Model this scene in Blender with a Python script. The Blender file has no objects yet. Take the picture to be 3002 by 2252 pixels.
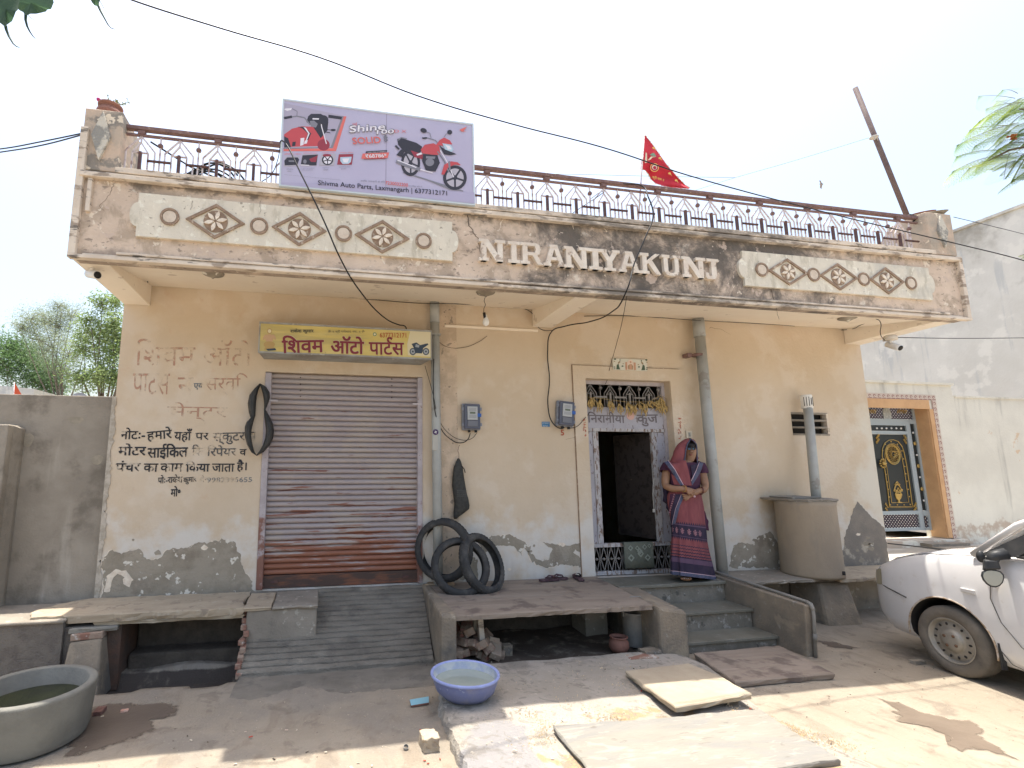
import bpy, bmesh, math, random
from mathutils import Vector, Matrix
random.seed(7)
sc = bpy.context.scene
COL = sc.collection
R = math.radians
# ------------------------------------------------------------------ camera
FPX, IW, IH, CX, CY = 1466.55, 3002.0, 2252.0, 1224.42, 1155.61     # focal length and principal point in photo pixels
EYE = Vector((0, 0, 1.75))
YAW, PITCH, ROLL = R(10.732), R(8.5625), R(-.0165)
cy_, sy_, cp_, sp_ = math.cos(YAW), math.sin(YAW), math.cos(PITCH), math.sin(PITCH)
F_ = Vector((sy_*cp_, cy_*cp_, sp_)); r0 = Vector((cy_, -sy_, 0)); u0 = r0.cross(F_)
R_ = math.cos(ROLL)*r0 + math.sin(ROLL)*u0
U_ = -math.sin(ROLL)*r0 + math.cos(ROLL)*u0
cam = bpy.data.cameras.new("camera"); camo = bpy.data.objects.new("camera", cam); COL.objects.link(camo)
cam.sensor_fit = 'HORIZONTAL'; cam.sensor_width = 36; cam.lens = FPX/IW*36
cam.shift_x = (IW/2-CX)/IW; cam.shift_y = (CY-IH/2)/IW
cam.clip_start = .05; cam.clip_end = 2000
mw = Matrix((R_, U_, -F_)).transposed().to_4x4(); mw.translation = EYE
camo.matrix_world = mw; sc.camera = camo

def ray(px, py):
    return R_*((px-CX)/FPX) - U_*((py-CY)/FPX) + F_
def PY(px, py, y):                 # the point seen at a photo pixel on the vertical plane y
    v = ray(px, py); return EYE + v*(y/v.y)
def PZ(px, py, z):
    v = ray(px, py); return EYE + v*((z-EYE.z)/v.z)
def PX(px, py, x):
    v = ray(px, py); return EYE + v*(x/v.x)
# ------------------------------------------------------------------ world, sun, exposure
SUN_EL, SUN_DIR = R(80.5), Vector((.02, .165, .986)).normalized()
w = bpy.data.worlds.new("World"); sc.world = w; w.use_nodes = True
nt = w.node_tree; nt.nodes.clear()
sky = nt.nodes.new('ShaderNodeTexSky'); sky.sky_type = 'NISHITA'; sky.sun_disc = False
sky.sun_elevation = SUN_EL; sky.sun_rotation = math.atan2(SUN_DIR.x, SUN_DIR.y)
sky.air_density = 1.35; sky.dust_density = 6.2; sky.ozone_density = 1.0; sky.altitude = 200
bg = nt.nodes.new('ShaderNodeBackground'); bg.inputs[1].default_value = .15
wo = nt.nodes.new('ShaderNodeOutputWorld')
nt.links.new(sky.outputs[0], bg.inputs[0]); nt.links.new(bg.outputs[0], wo.inputs[0])
sl = bpy.data.lights.new("sun", 'SUN'); sl.energy = 3.9; sl.angle = R(.53); sl.color = (1, .95, .86)
so = bpy.data.objects.new("sun", sl); COL.objects.link(so)
so.rotation_euler = (-SUN_DIR).to_track_quat('-Z', 'Y').to_euler()
sc.view_settings.view_transform = 'Standard'; sc.view_settings.look = 'None'
sc.view_settings.gamma = 1; sc.view_settings.exposure = 1.16; sc.view_settings.use_curve_mapping = False
# ------------------------------------------------------------------ helpers
def link(o, parent=None):
    COL.objects.link(o)
    if parent is not None:
        o.parent = parent
        m = Matrix.Identity(4); p = parent
        if p.get('_o') is not None: m = Matrix.Translation(Vector(p['_o'])).inverted()
        o.matrix_parent_inverse = m
    return o
def tag(o, label, cat, group=None, kind=None):
    o['label'] = label; o['category'] = cat
    if group: o['group'] = group
    if kind: o['kind'] = kind
    return o
_roots = []
def thing(name, label, cat, loc=(0, 0, 0), group=None):
    o = bpy.data.objects.new(name, None); o.empty_display_size = .1
    o.location = loc; o['_o'] = tuple(loc); COL.objects.link(o); _roots.append(o)
    return tag(o, label, cat, group)
def struct(o):
    o['kind'] = 'structure'; return o
def dup(root, loc, label):
    r = root.copy(); COL.objects.link(r); r.location = loc; r['label'] = label
    for ch in root.children:
        c = ch.copy(); COL.objects.link(c); c.parent = r
        for g in ch.children:
            d = g.copy(); COL.objects.link(d); d.parent = c
    return r

class MB:
    def __init__(s): s.v = []; s.f = []; s.m = []; s.mi = 0; s.sm = []; s.smooth = False
    def add(s, vs, fs, smooth=None):
        n = len(s.v); s.v += [tuple(p) for p in vs]
        for f in fs:
            s.f.append(tuple(i+n for i in f)); s.m.append(s.mi); s.sm.append(s.smooth if smooth is None else smooth)
        return s
    def box(s, x0, y0, z0, x1, y1, z1):
        return s.hexa([(x0,y0,z0),(x1,y0,z0),(x1,y1,z0),(x0,y1,z0)], [(x0,y0,z1),(x1,y0,z1),(x1,y1,z1),(x0,y1,z1)])
    def hexa(s, a, b):
        n = len(a); return s.add(list(a)+list(b), [tuple(range(n))[::-1], tuple(range(n, 2*n))] + [(i, (i+1) % n, (i+1) % n+n, i+n) for i in range(n)])
    def obox(s, c, size, rot=(0, 0, 0)):
        from mathutils import Euler
        m = Euler(rot).to_matrix(); c = Vector(c); h = [q/2 for q in size]
        f = lambda x, y, z: c + m @ Vector((x*h[0], y*h[1], z*h[2]))
        return s.hexa([f(-1,-1,-1), f(1,-1,-1), f(1,1,-1), f(-1,1,-1)], [f(-1,-1,1), f(1,-1,1), f(1,1,1), f(-1,1,1)])
    def polyy(s, pts, y0, y1):      # polygon in x,z given a thickness in y (y0 is the front)
        return s.hexa([(p[0], y1, p[1]) for p in pts], [(p[0], y0, p[1]) for p in pts])
    def polyz(s, pts, z0, z1):
        return s.hexa([(p[0], p[1], z0) for p in pts], [(p[0], p[1], z1) for p in pts])
    def flat(s, pts):
        return s.add(pts, [tuple(range(len(pts)))])
    def tube(s, pts, r, seg=8, caps=True):
        pts = [Vector(p) for p in pts]; n = len(pts)
        rs = r if isinstance(r, (list, tuple)) else [r]*n
        vs = []; up = None
        for i, p in enumerate(pts):
            t = (pts[min(i+1, n-1)]-pts[max(i-1, 0)])
            if t.length < 1e-9: t = Vector((0, 0, 1))
            t.normalize()
            if up is None:
                up = Vector((0, 0, 1)) if abs(t.z) < .9 else Vector((1, 0, 0))
                up = (up - t*up.dot(t)).normalized()
            else:
                up = up - t*up.dot(t)
                up = up.normalized() if up.length > 1e-6 else t.orthogonal().normalized()
            b = t.cross(up)
            for k in range(seg):
                a = 2*math.pi*k/seg; vs.append(p + (up*math.cos(a)+b*math.sin(a))*rs[i])
        fs = [(i*seg+k, i*seg+(k+1) % seg, (i+1)*seg+(k+1) % seg, (i+1)*seg+k) for i in range(n-1) for k in range(seg)]
        if caps: fs += [tuple(range(seg))[::-1], tuple(range((n-1)*seg, n*seg))]
        return s.add(vs, fs, True if seg > 5 else False)
    def lathe(s, prof, c, seg=24, sx=1, sy=1, rot=None, cap=True):
        c = Vector(c); vs = []
        for r, z in prof:
            for k in range(seg):
                a = 2*math.pi*k/seg; p = Vector((r*math.cos(a)*sx, r*math.sin(a)*sy, z))
                if rot is not None: p = rot @ p
                vs.append(c+p)
        n = len(prof)
        fs = [(i*seg+k, i*seg+(k+1) % seg, (i+1)*seg+(k+1) % seg, (i+1)*seg+k) for i in range(n-1) for k in range(seg)]
        if cap: fs += [tuple(range(seg))[::-1], tuple(range((n-1)*seg, n*seg))]
        return s.add(vs, fs, True)
    def ball(s, c, r, seg=12, rings=8, sc=(1, 1, 1), rot=None):
        prof = [(max(1e-4, math.sin(math.pi*i/rings))*r, -math.cos(math.pi*i/rings)*r*sc[2]) for i in range(rings+1)]
        return s.lathe(prof, c, seg, sc[0], sc[1], rot)
    def build(s, name, mat, parent=None, bevel=0, weld=False):
        me = bpy.data.meshes.new(name); me.from_pydata(s.v, [], s.f)
        ms = mat if isinstance(mat, (list, tuple)) else [mat]
        for m in ms: me.materials.append(m)
        for p, i, q in zip(me.polygons, s.m, s.sm): p.material_index = i; p.use_smooth = q
        me.update()
        o = bpy.data.objects.new(name, me); link(o, parent)
        if bevel:
            b = o.modifiers.new('b', 'BEVEL'); b.width = bevel; b.segments = 2; b.limit_method = 'ANGLE'; b.angle_limit = R(35)
        return o

def rough_slab(pts_top, thick, name, mat, parent=None, jit=.012, seed=1, step=.07):
    """a split stone slab: chipped outline, slightly uneven sides"""
    rnd = random.Random(seed); out = []
    n = len(pts_top)
    for i in range(n):
        a, b = Vector(pts_top[i]), Vector(pts_top[(i+1) % n]); L = (b-a).length; k = max(1, int(L/step))
        d = (b-a).normalized(); nn = Vector((-d.y, d.x, 0))
        for j in range(k):
            t = j/k; p = a.lerp(b, t)
            if j: p = p + nn*rnd.gauss(0, jit*.6) + d*rnd.uniform(-1, 1)*step*.2
            out.append(p)
    m = len(out); c = sum(out, Vector())/m
    ins = [p + (c-p).normalized()*.008 for p in out]
    rows = [[q+Vector((0, 0, 0)) for q in ins], [q-Vector((0, 0, .008)) for q in out],
            [q-Vector((0, 0, thick*.55))+(c-q).normalized()*rnd.uniform(-.006, .012) for q in out],
            [q-Vector((0, 0, thick))+(c-q).normalized()*rnd.uniform(0, .02) for q in out]]
    vs = sum(rows, []); fs = [tuple(range(m)), tuple(range(3*m, 4*m))[::-1]]
    for r_ in range(3): fs += [(r_*m+(i+1) % m, r_*m+i, (r_+1)*m+i, (r_+1)*m+(i+1) % m) for i in range(m)]
    return MB().add(vs, fs).build(name, mat, parent)

def jag(pts, amp, step, seed, closed=True):
    rnd = random.Random(seed); out = []
    n = len(pts)
    for i in range(n if closed else n-1):
        a, b = Vector(pts[i]), Vector(pts[(i+1) % n]); L = (b-a).length; k = max(1, int(L/step)); d = (b-a).normalized(); q = Vector((-d.y, d.x))
        w_ = 0
        for j in range(k):
            w_ = w_*.6 + rnd.gauss(0, amp); out.append(a.lerp(b, j/k) + (q*w_ if j else Vector((0, 0))))
    return out
# ------------------------------------------------------------------ materials
class NT:
    def __init__(s, name):
        s.m = bpy.data.materials.new(name); s.m.use_nodes = True; s.t = s.m.node_tree; s.N = s.t.nodes; s.L = s.t.links
        s.b = s.N['Principled BSDF']
        tc = s.N.new('ShaderNodeTexCoord'); s.co = tc.outputs['Object']; s.cache = {}
    def noise(s, scale, detail=6, rough=.55, aniso=None, dist=0):
        k = (scale, detail, rough, aniso, dist)
        if k in s.cache: return s.cache[k]
        co = s.co
        if aniso:
            mp = s.N.new('ShaderNodeMapping'); mp.inputs['Scale'].default_value = aniso; s.L.new(co, mp.inputs[0]); co = mp.outputs[0]
        n = s.N.new('ShaderNodeTexNoise'); n.inputs['Scale'].default_value = scale; n.inputs['Detail'].default_value = detail
        n.inputs['Roughness'].default_value = rough; n.inputs['Distortion'].default_value = dist
        s.L.new(co, n.inputs['Vector']); s.cache[k] = n.outputs[0]; return n.outputs[0]
    def math(s, op, a, b=None, clamp=False):
        n = s.N.new('ShaderNodeMath'); n.operation = op; n.use_clamp = clamp
        for i, x in enumerate((a, b)):
            if x is None: continue
            if isinstance(x, (int, float)): n.inputs[i].default_value = x
            else: s.L.new(x, n.inputs[i])
        return n.outputs[0]
    def ramp(s, v, a, b, smooth=True):
        n = s.N.new('ShaderNodeMapRange'); n.interpolation_type = 'SMOOTHSTEP' if smooth else 'LINEAR'
        s.L.new(v, n.inputs[0]); 
        if b < a: a, b = b, a; n.inputs[3].default_value = 1; n.inputs[4].default_value = 0
        n.inputs[1].default_value = a; n.inputs[2].default_value = b
        return n.outputs[0]
    def axis(s, ax):
        if ax in s.cache: return s.cache[ax]
        n = s.N.new('ShaderNodeSeparateXYZ'); s.L.new(s.co, n.inputs[0])
        for i, a in enumerate('XYZ'): s.cache[a] = n.outputs[i]
        return s.cache[ax]
    def mix(s, fac, a, b):
        n = s.N.new('ShaderNodeMix'); n.data_type = 'RGBA'
        if isinstance(fac, (int, float)): n.inputs[0].default_value = fac
        else: s.L.new(fac, n.inputs[0])
        for i, x in ((6, a), (7, b)):
            if isinstance(x, tuple): n.inputs[i].default_value = (*x, 1)
            else: s.L.new(x, n.inputs[i])
        return n.outputs[2]
def mask(T, d):
    """d: s=noise scale, lo, hi thresholds; bands=[(axis,a,b)] ramps from a (0) to b (1), multiplied and added with weight w"""
    v = T.noise(d.get('s', 5), d.get('det', 8), d.get('r', .6), d.get('an'), d.get('di', 0))
    g = None
    for ax, a, b in d.get('bands', ()):
        q = T.ramp(T.axis(ax), a, b, False); g = q if g is None else T.math('MULTIPLY', g, q)
    if g is not None: v = T.math('ADD', v, T.math('MULTIPLY', T.math('SUBTRACT', g, 1.0), d.get('w', 1.0)))
    out = T.ramp(v, d['lo'], d['hi'])
    if d.get('k') is not None: out = T.math('MULTIPLY', out, d['k'])
    return out
def mat(name, base, var=None, s=3, lo=.35, hi=.65, an=None, rough=.85, bump=.15, bs=60, metal=0, spec=.3, layers=(), coat=0, b2=None, alpha=None, trans=0, emis=None):
    T = NT(name); c = base
    if var is not None: c = T.mix(T.ramp(T.noise(s, 8, .62, an), lo, hi), base, var)
    for col, d in layers: c = T.mix(mask(T, d), c, col)
    if isinstance(c, tuple): T.b.inputs['Base Color'].default_value = (*c, 1)
    else: T.L.new(c, T.b.inputs['Base Color'])
    T.b.inputs['Roughness'].default_value = rough; T.b.inputs['Metallic'].default_value = metal
    T.b.inputs['Specular IOR Level'].default_value = spec; T.b.inputs['Coat Weight'].default_value = coat
    T.b.inputs['Transmission Weight'].default_value = trans
    if bump:
        n = T.noise(bs, 4, .6, an)
        if b2: n = T.math('ADD', n, T.math('MULTIPLY', T.noise(b2[0], 5, .6, b2[2] if len(b2) > 2 else None), b2[1]))
        bn = T.N.new('ShaderNodeBump'); bn.inputs['Strength'].default_value = bump; bn.inputs['Distance'].default_value = .02
        T.L.new(n, bn.inputs['Height']); T.L.new(bn.outputs[0], T.b.inputs['Normal'])
    if alpha:
        T.L.new(mask(T, alpha), T.b.inputs['Alpha'])
    return T.m
# curves to mesh text
def text_mesh(body, bold=0.0, res=3):
    c = bpy.data.curves.new('t', 'FONT'); c.body = body; c.resolution_u = res; c.size = 1
    o = bpy.data.objects.new('t', c); COL.objects.link(o); bpy.context.view_layer.update()
    me = bpy.data.meshes.new_from_object(o.evaluated_get(bpy.context.evaluated_depsgraph_get()))
    vs = [tuple(v.co) for v in me.vertices]; fs = [tuple(p.vertices) for p in me.polygons]
    bpy.data.objects.remove(o); bpy.data.curves.remove(c); bpy.data.meshes.remove(me)
    return vs, fs
def text_on(body, A, B, h, y, name, m, parent, bold=0.0, slant=0.0, dep=.0015, pts=None):
    """flat lettering on the plane y: bottom-left pixel A, bottom-right pixel B, height h pixels"""
    vs, fs = text_mesh(body)
    if not vs: return None
    x0 = min(v[0] for v in vs); x1 = max(v[0] for v in vs); y0 = min(v[1] for v in vs); y1 = max(v[1] for v in vs)
    a = PY(A[0], A[1], y); b = PY(B[0], B[1], y); t = PY(A[0], A[1]-h, y); H = (t-a).length
    e = (b-a); L = e.length; e.normalize(); up = Vector((-e.z, 0, e.x))
    q = MB(); k = 0
    sh = [(0, 0)] if not bold else [(0, 0), (bold, 0), (0, bold), (bold, bold), (bold/2, bold/2)]
    for dx, dy in sh:
        q.add([a + e*((v[0]-x0)/(x1-x0)*L + dx*H + slant*(v[1]-y0)/(y1-y0)*H) + up*((v[1]-y0)/(y1-y0)*H+dy*H) + Vector((0, -dep-k*.0004, 0)) for v in vs], fs); k += 1
    return q.build(name, m, parent)
# ================================================================== materials of the place
PLASTER = (.27, .235, .19)
m_wall = mat("peach_wall_paint", (.56, .455, .33), (.60, .50, .38), 1.3, .35, .7, rough=.9, bump=.25, bs=25, b2=(4, .6), layers=[
    ((.64, .56, .46), dict(s=2.2, lo=.5, hi=.62, k=.55)),
    ((.55, .40, .28), dict(s=9, lo=.62, hi=.72, k=.4)),
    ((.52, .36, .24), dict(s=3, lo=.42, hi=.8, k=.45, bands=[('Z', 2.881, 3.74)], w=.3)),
    ((.63, .60, .55), dict(s=3.2, lo=.3, hi=.55, k=.9, bands=[('Z', 1.618, 1.012)], w=.45)),
    ((.64, .60, .51), dict(s=2.0, lo=.3, hi=.5, k=.8, bands=[('X', 6.243, 7.279), ('Z', 3.084, 2.275)], w=.5)),
    ((.30, .25, .20), dict(s=30, lo=.735, hi=.75, k=.8)),
    ((.44, .36, .28), dict(s=1.5, lo=.45, hi=.7, k=.5, an=(4, 4, .5), bands=[('Z', 1.265, 0.557)], w=.4)),
])
m_bare = mat("bare_plaster", (.285, .25, .195), (.335, .295, .235), 6, .4, .6, rough=.95, bump=.5, bs=40, layers=[
    ((.22, .185, .145), dict(s=4, lo=.5, hi=.65, k=.7)), ((.68, .64, .56), dict(s=11, lo=.60, hi=.63))])
m_soffit = mat("cream_soffit_paint", (.80, .71, .59), (.83, .75, .63), 2.5, rough=.9, bump=.2, bs=12, layers=[
    ((.55, .46, .37), dict(s=5, lo=.62, hi=.66, k=.7))])
m_fascia = mat("weathered_fascia_paint", (.66, .535, .42), (.58, .46, .355), 3, rough=.92, bump=.4, bs=35, b2=(7, .8), layers=[
    ((.37, .29, .215), dict(s=4.5, lo=.49, hi=.62, k=.7, di=.4)),
    ((.74, .655, .54), dict(s=7, lo=.62, hi=.64, k=.8, di=.5)),
    ((.085, .078, .07), dict(s=2.3, lo=.33, hi=.56, k=.88, di=.35, r=.74, bands=[('X', .4, 2.4), ('X', 7.3, 4.8)], w=.34)),
    ((.10, .09, .08), dict(s=3.4, lo=.28, hi=.52, k=.85, r=.7, bands=[('Z', 3.95, 4.24)], w=.62)),
    ((.14, .115, .10), dict(s=3.6, lo=.30, hi=.55, k=.6, r=.7, bands=[('Z', 3.72, 3.52)], w=.55)),
    ((.15, .12, .10), dict(s=14, lo=.60, hi=.66, k=.6, an=(1, 1, 1.8))),
    ((.56, .45, .37), dict(s=6, lo=.62, hi=.66, k=.8)),
    ((.72, .62, .50), dict(s=16, lo=.655, hi=.67, k=.9, di=.6))])
m_mould = mat("moulding_limewash", (.70, .61, .50), (.60, .51, .41), 5, rough=.9, bump=.35, bs=40, layers=[
    ((.28, .22, .17), dict(s=6, lo=.54, hi=.60, k=.8, an=(.6, 1, 2.2))), ((.10, .09, .08), dict(s=9, lo=.60, hi=.66, k=.8, an=(.4, 1, 2))),
    ((.12, .105, .09), dict(s=4, lo=.35, hi=.6, k=.8, r=.7, bands=[('X', 0.651, 2.515), ('X', 6.658, 4.793)], w=.4, an=(.8, 1, 2)))])
m_panel = mat("pale_panel_render", (.70, .645, .53), (.64, .59, .485), 4, rough=.9, bump=.3, bs=40, layers=[
    ((.40, .36, .27), dict(s=7, lo=.52, hi=.68, k=.6, an=(1.6, 1, .5))), ((.80, .77, .65), dict(s=13, lo=.58, hi=.62, k=.7)),
    ((.50, .48, .42), dict(s=3, lo=.45, hi=.6, k=.6, bands=[('X', 5.518, 6.243)], w=.3)),
    ((.25, .22, .17), dict(s=20, lo=.64, hi=.68, k=.7))])
m_ring = mat("brown_relief_paint", (.33, .235, .165), (.24, .17, .12), 14, rough=.9, bump=.3, layers=[((.5, .42, .33), dict(s=20, lo=.6, hi=.64, k=.8))])
m_petal = mat("white_petal_relief", (.78, .70, .58), (.66, .56, .45), 20, rough=.9, bump=.3)
m_disc = mat("pinkish_relief_disc", (.66, .57, .46), (.57, .48, .38), 15, rough=.9, bump=.3)
m_letter = mat("relief_letter_limewash", (.76, .69, .59), (.66, .57, .47), 8, rough=.9, bump=.4, bs=50, layers=[
    ((.36, .28, .22), dict(s=9, lo=.60, hi=.64, k=.8))])
m_pillar = mat("parapet_pillar_render", (.58, .45, .34), (.42, .36, .29), 5, rough=.93, bump=.4, bs=40, layers=[
    ((.24, .22, .19), dict(s=3.5, lo=.52, hi=.58, k=.9)), ((.74, .64, .50), dict(s=7, lo=.62, hi=.65))])
m_cement = mat("grey_cement", (.235, .205, .165), (.29, .255, .208), 4, rough=.93, bump=.4, bs=45, b2=(8, .6), layers=[
    ((.12, .105, .09), dict(s=3, lo=.55, hi=.7, k=.7)), ((.46, .42, .35), dict(s=11, lo=.60, hi=.64, k=.6))])
m_ramp = mat("ramp_cement", (.178, .157, .127), (.228, .203, .166), 3, rough=.95, bump=.7, bs=45, b2=(10, 1), an=(1, 2, 2), layers=[
    ((.125, .112, .095), dict(s=5, lo=.52, hi=.68, k=.7)), ((.40, .36, .29), dict(s=2.6, lo=.55, hi=.75, k=.6))])
m_gwall = mat("boundary_wall_cement", (.25, .22, .18), (.32, .285, .235), 1.6, .38, .62, rough=.95, bump=.35, bs=50, b2=(5, .5), layers=[
    ((.145, .125, .10), dict(s=2.4, lo=.5, hi=.66, k=.75)), ((.46, .42, .36), dict(s=1.2, lo=.55, hi=.7, k=.5, an=(3, 1, .4))),
    ((.13, .115, .10), dict(s=3, lo=.35, hi=.6, k=.8, bands=[('Z', 1.063, 0.406)], w=.45))])
m_roughw = mat("rough_cast_render", (.16, .138, .12), (.215, .19, .16), 8, rough=.95, bump=1.0, bs=38, b2=(90, .7))
m_redstone = mat("red_sandstone_slab", (.235, .188, .148), (.29, .238, .19), 3, rough=.8, bump=.25, bs=40, an=(.5, 3, 3), layers=[
    ((.13, .10, .085), dict(s=4, lo=.52, hi=.64, k=.8)), ((.34, .28, .23), dict(s=9, lo=.60, hi=.66, k=.5, an=(.5, 3, 1)))])
m_bench = mat("buff_sandstone_slab", (.44, .36, .26), (.375, .305, .22), 4, rough=.88, bump=.4, bs=40, an=(.6, 2, 4), layers=[
    ((.27, .22, .17), dict(s=9, lo=.57, hi=.64, k=.8)), ((.46, .40, .31), dict(s=14, lo=.58, hi=.66, k=.6))])
m_lightslab = mat("pale_sandstone_slab", (.40, .34, .25), (.345, .285, .21), 4, rough=.85, bump=.3, bs=40, b2=(6, .6), layers=[
    ((.36, .29, .21), dict(s=12, lo=.62, hi=.67, k=.7))])
m_greyslab = mat("grey_sandstone_slab", (.225, .21, .178), (.26, .243, .205), 4, rough=.88, bump=.55, bs=25, an=(.35, 1.6, 1), b2=(5, 1.2, (.5, 1.6, 1)), layers=[
    ((.20, .197, .19), dict(s=2.6, lo=.45, hi=.65, k=.6, an=(.6, 1.5, 1), di=1.2)), ((.34, .315, .262), dict(s=7, lo=.55, hi=.62, k=.55, an=(.5, 1.8, 1), di=1.4)),
    ((.16, .14, .115), dict(s=12, lo=.62, hi=.67, k=.6, an=(.5, 2, 1), di=.6))])
m_ground = mat("cemented_street_ground", (.285, .242, .185), (.325, .28, .218), 1.1, .38, .64, rough=.95, bump=.55, bs=60, b2=(9, 1.2), layers=[
    ((.235, .208, .172), dict(s=1.5, lo=.42, hi=.6, k=.85, bands=[('X', 2.4, 1.0)], w=.5)),
    ((.17, .14, .11), dict(s=4.5, lo=.54, hi=.66, k=.6, di=.5)),
    ((.31, .265, .20), dict(s=7, lo=.60, hi=.66, k=.3, an=(2, .8, 1))),
    ((.34, .305, .25), dict(s=14, lo=.60, hi=.66, k=.6, an=(3, 3, 1))),
    ((.13, .11, .09), dict(s=35, lo=.66, hi=.70, k=.7)),
    ((.20, .16, .12), dict(s=4, lo=.52, hi=.64, k=.45, an=(1.3, .6, 1), di=.6)),
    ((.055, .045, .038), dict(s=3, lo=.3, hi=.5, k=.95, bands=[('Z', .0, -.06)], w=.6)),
    ((.075, .056, .042), dict(s=6, lo=.25, hi=.5, k=.92, bands=[('X', 1.10, 1.22), ('X', 3.14, 3.04), ('Y', 4.36, 4.52)], w=1.2)),  # brown soil under the platform, darkened further for the shade of the hollow
])
m_pave = mat("cracked_pavement_cement", (.30, .27, .225), (.35, .315, .27), 2.2, .4, .62, rough=.95, bump=.7, bs=45, b2=(7, 1.2), layers=[
    ((.245, .235, .23), dict(s=2.2, lo=.42, hi=.50, k=.95, bands=[('X', 1.75, 1.2), ('Y', 3.75, 3.45)], w=.6)),
    ((.33, .235, .13), dict(s=2.6, lo=.47, hi=.51, k=.9, di=.5, bands=[('X', 1.1, 1.5), ('X', 3.8, 2.9), ('Y', 3.75, 3.45)], w=.3)),
    ((.15, .135, .115), dict(s=5, lo=.58, hi=.66, k=.6)), ((.42, .38, .32), dict(s=18, lo=.62, hi=.66, k=.6)),
    ((.20, .18, .155), dict(s=9, lo=.57, hi=.60, k=.6, di=1.5)), ((.13, .115, .095), dict(s=1.6, lo=.5, hi=.6, k=.5, bands=[('Y', 3.8, 4.3)], w=.3))])
m_landing = mat("polished_green_stone", (.145, .138, .11), (.185, .178, .146), 5, rough=.45, bump=.08, bs=60, spec=.4, layers=[((.27, .27, .24), dict(s=9, lo=.58, hi=.68, k=.5))])
m_step = mat("step_riser_render", (.17, .155, .125), (.23, .21, .175), 8, rough=.93, bump=.5, bs=50, layers=[((.34, .33, .30), dict(s=14, lo=.60, hi=.63, k=.7)), ((.08, .08, .07), dict(s=9, lo=.6, hi=.66, k=.8))])
m_wing = mat("mossy_cheek_wall_render", (.26, .215, .16), (.19, .16, .125), 3.5, rough=.95, bump=.5, bs=45, b2=(8, .6), layers=[
    ((.11, .105, .095), dict(s=3, lo=.42, hi=.62, k=.85, bands=[('Z', 0.608, -0.049)], w=.3)), ((.34, .28, .20), dict(s=5, lo=.52, hi=.66, k=.6, di=.6)), ((.36, .34, .30), dict(s=11, lo=.60, hi=.68, k=.45))])
m_sidewall = mat("neighbour_limewashed_wall", (.72, .69, .60), (.64, .61, .53), 1.5, rough=.93, bump=.25, bs=30, layers=[
    ((.40, .38, .335), dict(s=1.6, lo=.52, hi=.7, k=.65, an=(3, 3, .35))), ((.62, .45, .29), dict(s=2.2, lo=.66, hi=.68, k=.8)),
    ((.47, .36, .27), dict(s=3, lo=.45, hi=.55, k=.8, bands=[('Z', 1.214, 0.759)], w=.5))])
m_tall = mat("tall_cement_wall", (.56, .545, .50), (.64, .625, .58), .9, rough=.95, bump=.2, bs=20, layers=[
    ((.30, .28, .24), dict(s=1.1, lo=.42, hi=.60, k=.8, bands=[('Z', 3.892, 7.328)], w=.35)),
    ((.40, .42, .43), dict(s=1.6, lo=.52, hi=.62, k=.5, an=(3, 3, .3))), ((.72, .70, .64), dict(s=1.8, lo=.55, hi=.6, k=.5))])
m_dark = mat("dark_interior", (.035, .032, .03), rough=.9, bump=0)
m_black = mat("black_cable_rubber", (.012, .012, .013), rough=.5, bump=0)
m_rubber = mat("dusty_tyre_rubber", (.040, .040, .040), (.105, .098, .09), 7, .45, .75, rough=.8, bump=.2)
m_rust = mat("rusted_rail_paint", (.23, .145, .13), (.17, .105, .10), 20, rough=.85, bump=.3, layers=[((.36, .27, .22), dict(s=30, lo=.6, hi=.66, k=.8))])
m_railw = mat("old_white_rail_paint", (.62, .56, .56), (.38, .28, .26), 12, .5, .62, rough=.7, bump=.2)
m_raild = mat("dark_maroon_rail_paint", (.075, .045, .05), (.14, .07, .055), 12, rough=.6, bump=.1)
m_pvc = mat("grey_pvc_pipe", (.40, .415, .40), (.34, .345, .33), 4, rough=.55, bump=.05, layers=[((.25, .23, .20), dict(s=6, lo=.6, hi=.66, k=.6))])
m_white = mat("white_plastic", (.75, .74, .71), rough=.45, bump=0)
m_brick = mat("reclaimed_brick", (.27, .145, .105), (.34, .25, .19), 9, .45, .55, rough=.95, bump=.5, bs=60, layers=[((.55, .50, .45), dict(s=14, lo=.58, hi=.62, k=.8))])
m_terra = mat("terracotta", (.27, .13, .095), (.21, .10, .075), 9, rough=.8, bump=.2, layers=[((.55, .40, .32), dict(s=12, lo=.62, hi=.68, k=.6))])
m_metal = mat("lilac_frame_paint", (.50, .47, .49), (.42, .38, .39), 8, rough=.6, bump=.1, bs=80, layers=[
    ((.22, .085, .05), dict(s=7, lo=.50, hi=.56, k=.9, bands=[('Z', 1.77, 0.759)], w=.35)), ((.20, .12, .09), dict(s=40, lo=.63, hi=.67))])
m_slat = mat("rusting_shutter_paint", (.365, .32, .32), (.325, .275, .27), 4, rough=.55, bump=.15, bs=50, an=(.4, 1, 3), layers=[
    ((.40, .35, .31), dict(s=1.8, lo=.45, hi=.6, k=.6)),
    ((.17, .065, .045), dict(s=6, lo=.645, hi=.665, an=(.28, 1, 3.2), k=.95)),
    ((.22, .09, .06), dict(s=8, lo=.565, hi=.61, an=(.2, 1, 3.5), k=.9, bands=[('Z', 2.174, 1.267)], w=.16)),
    ((.26, .10, .055), dict(s=6, lo=.34, hi=.44, an=(.22, 1, 3.2), k=.92, bands=[('Z', 1.75, 0.72)], w=.46, r=.7)),
    ((.09, .05, .04), dict(s=4, lo=.35, hi=.6, an=(.5, 1, 1), k=.8, bands=[('Z', 0.78, 0.578)], w=.6))])
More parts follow.
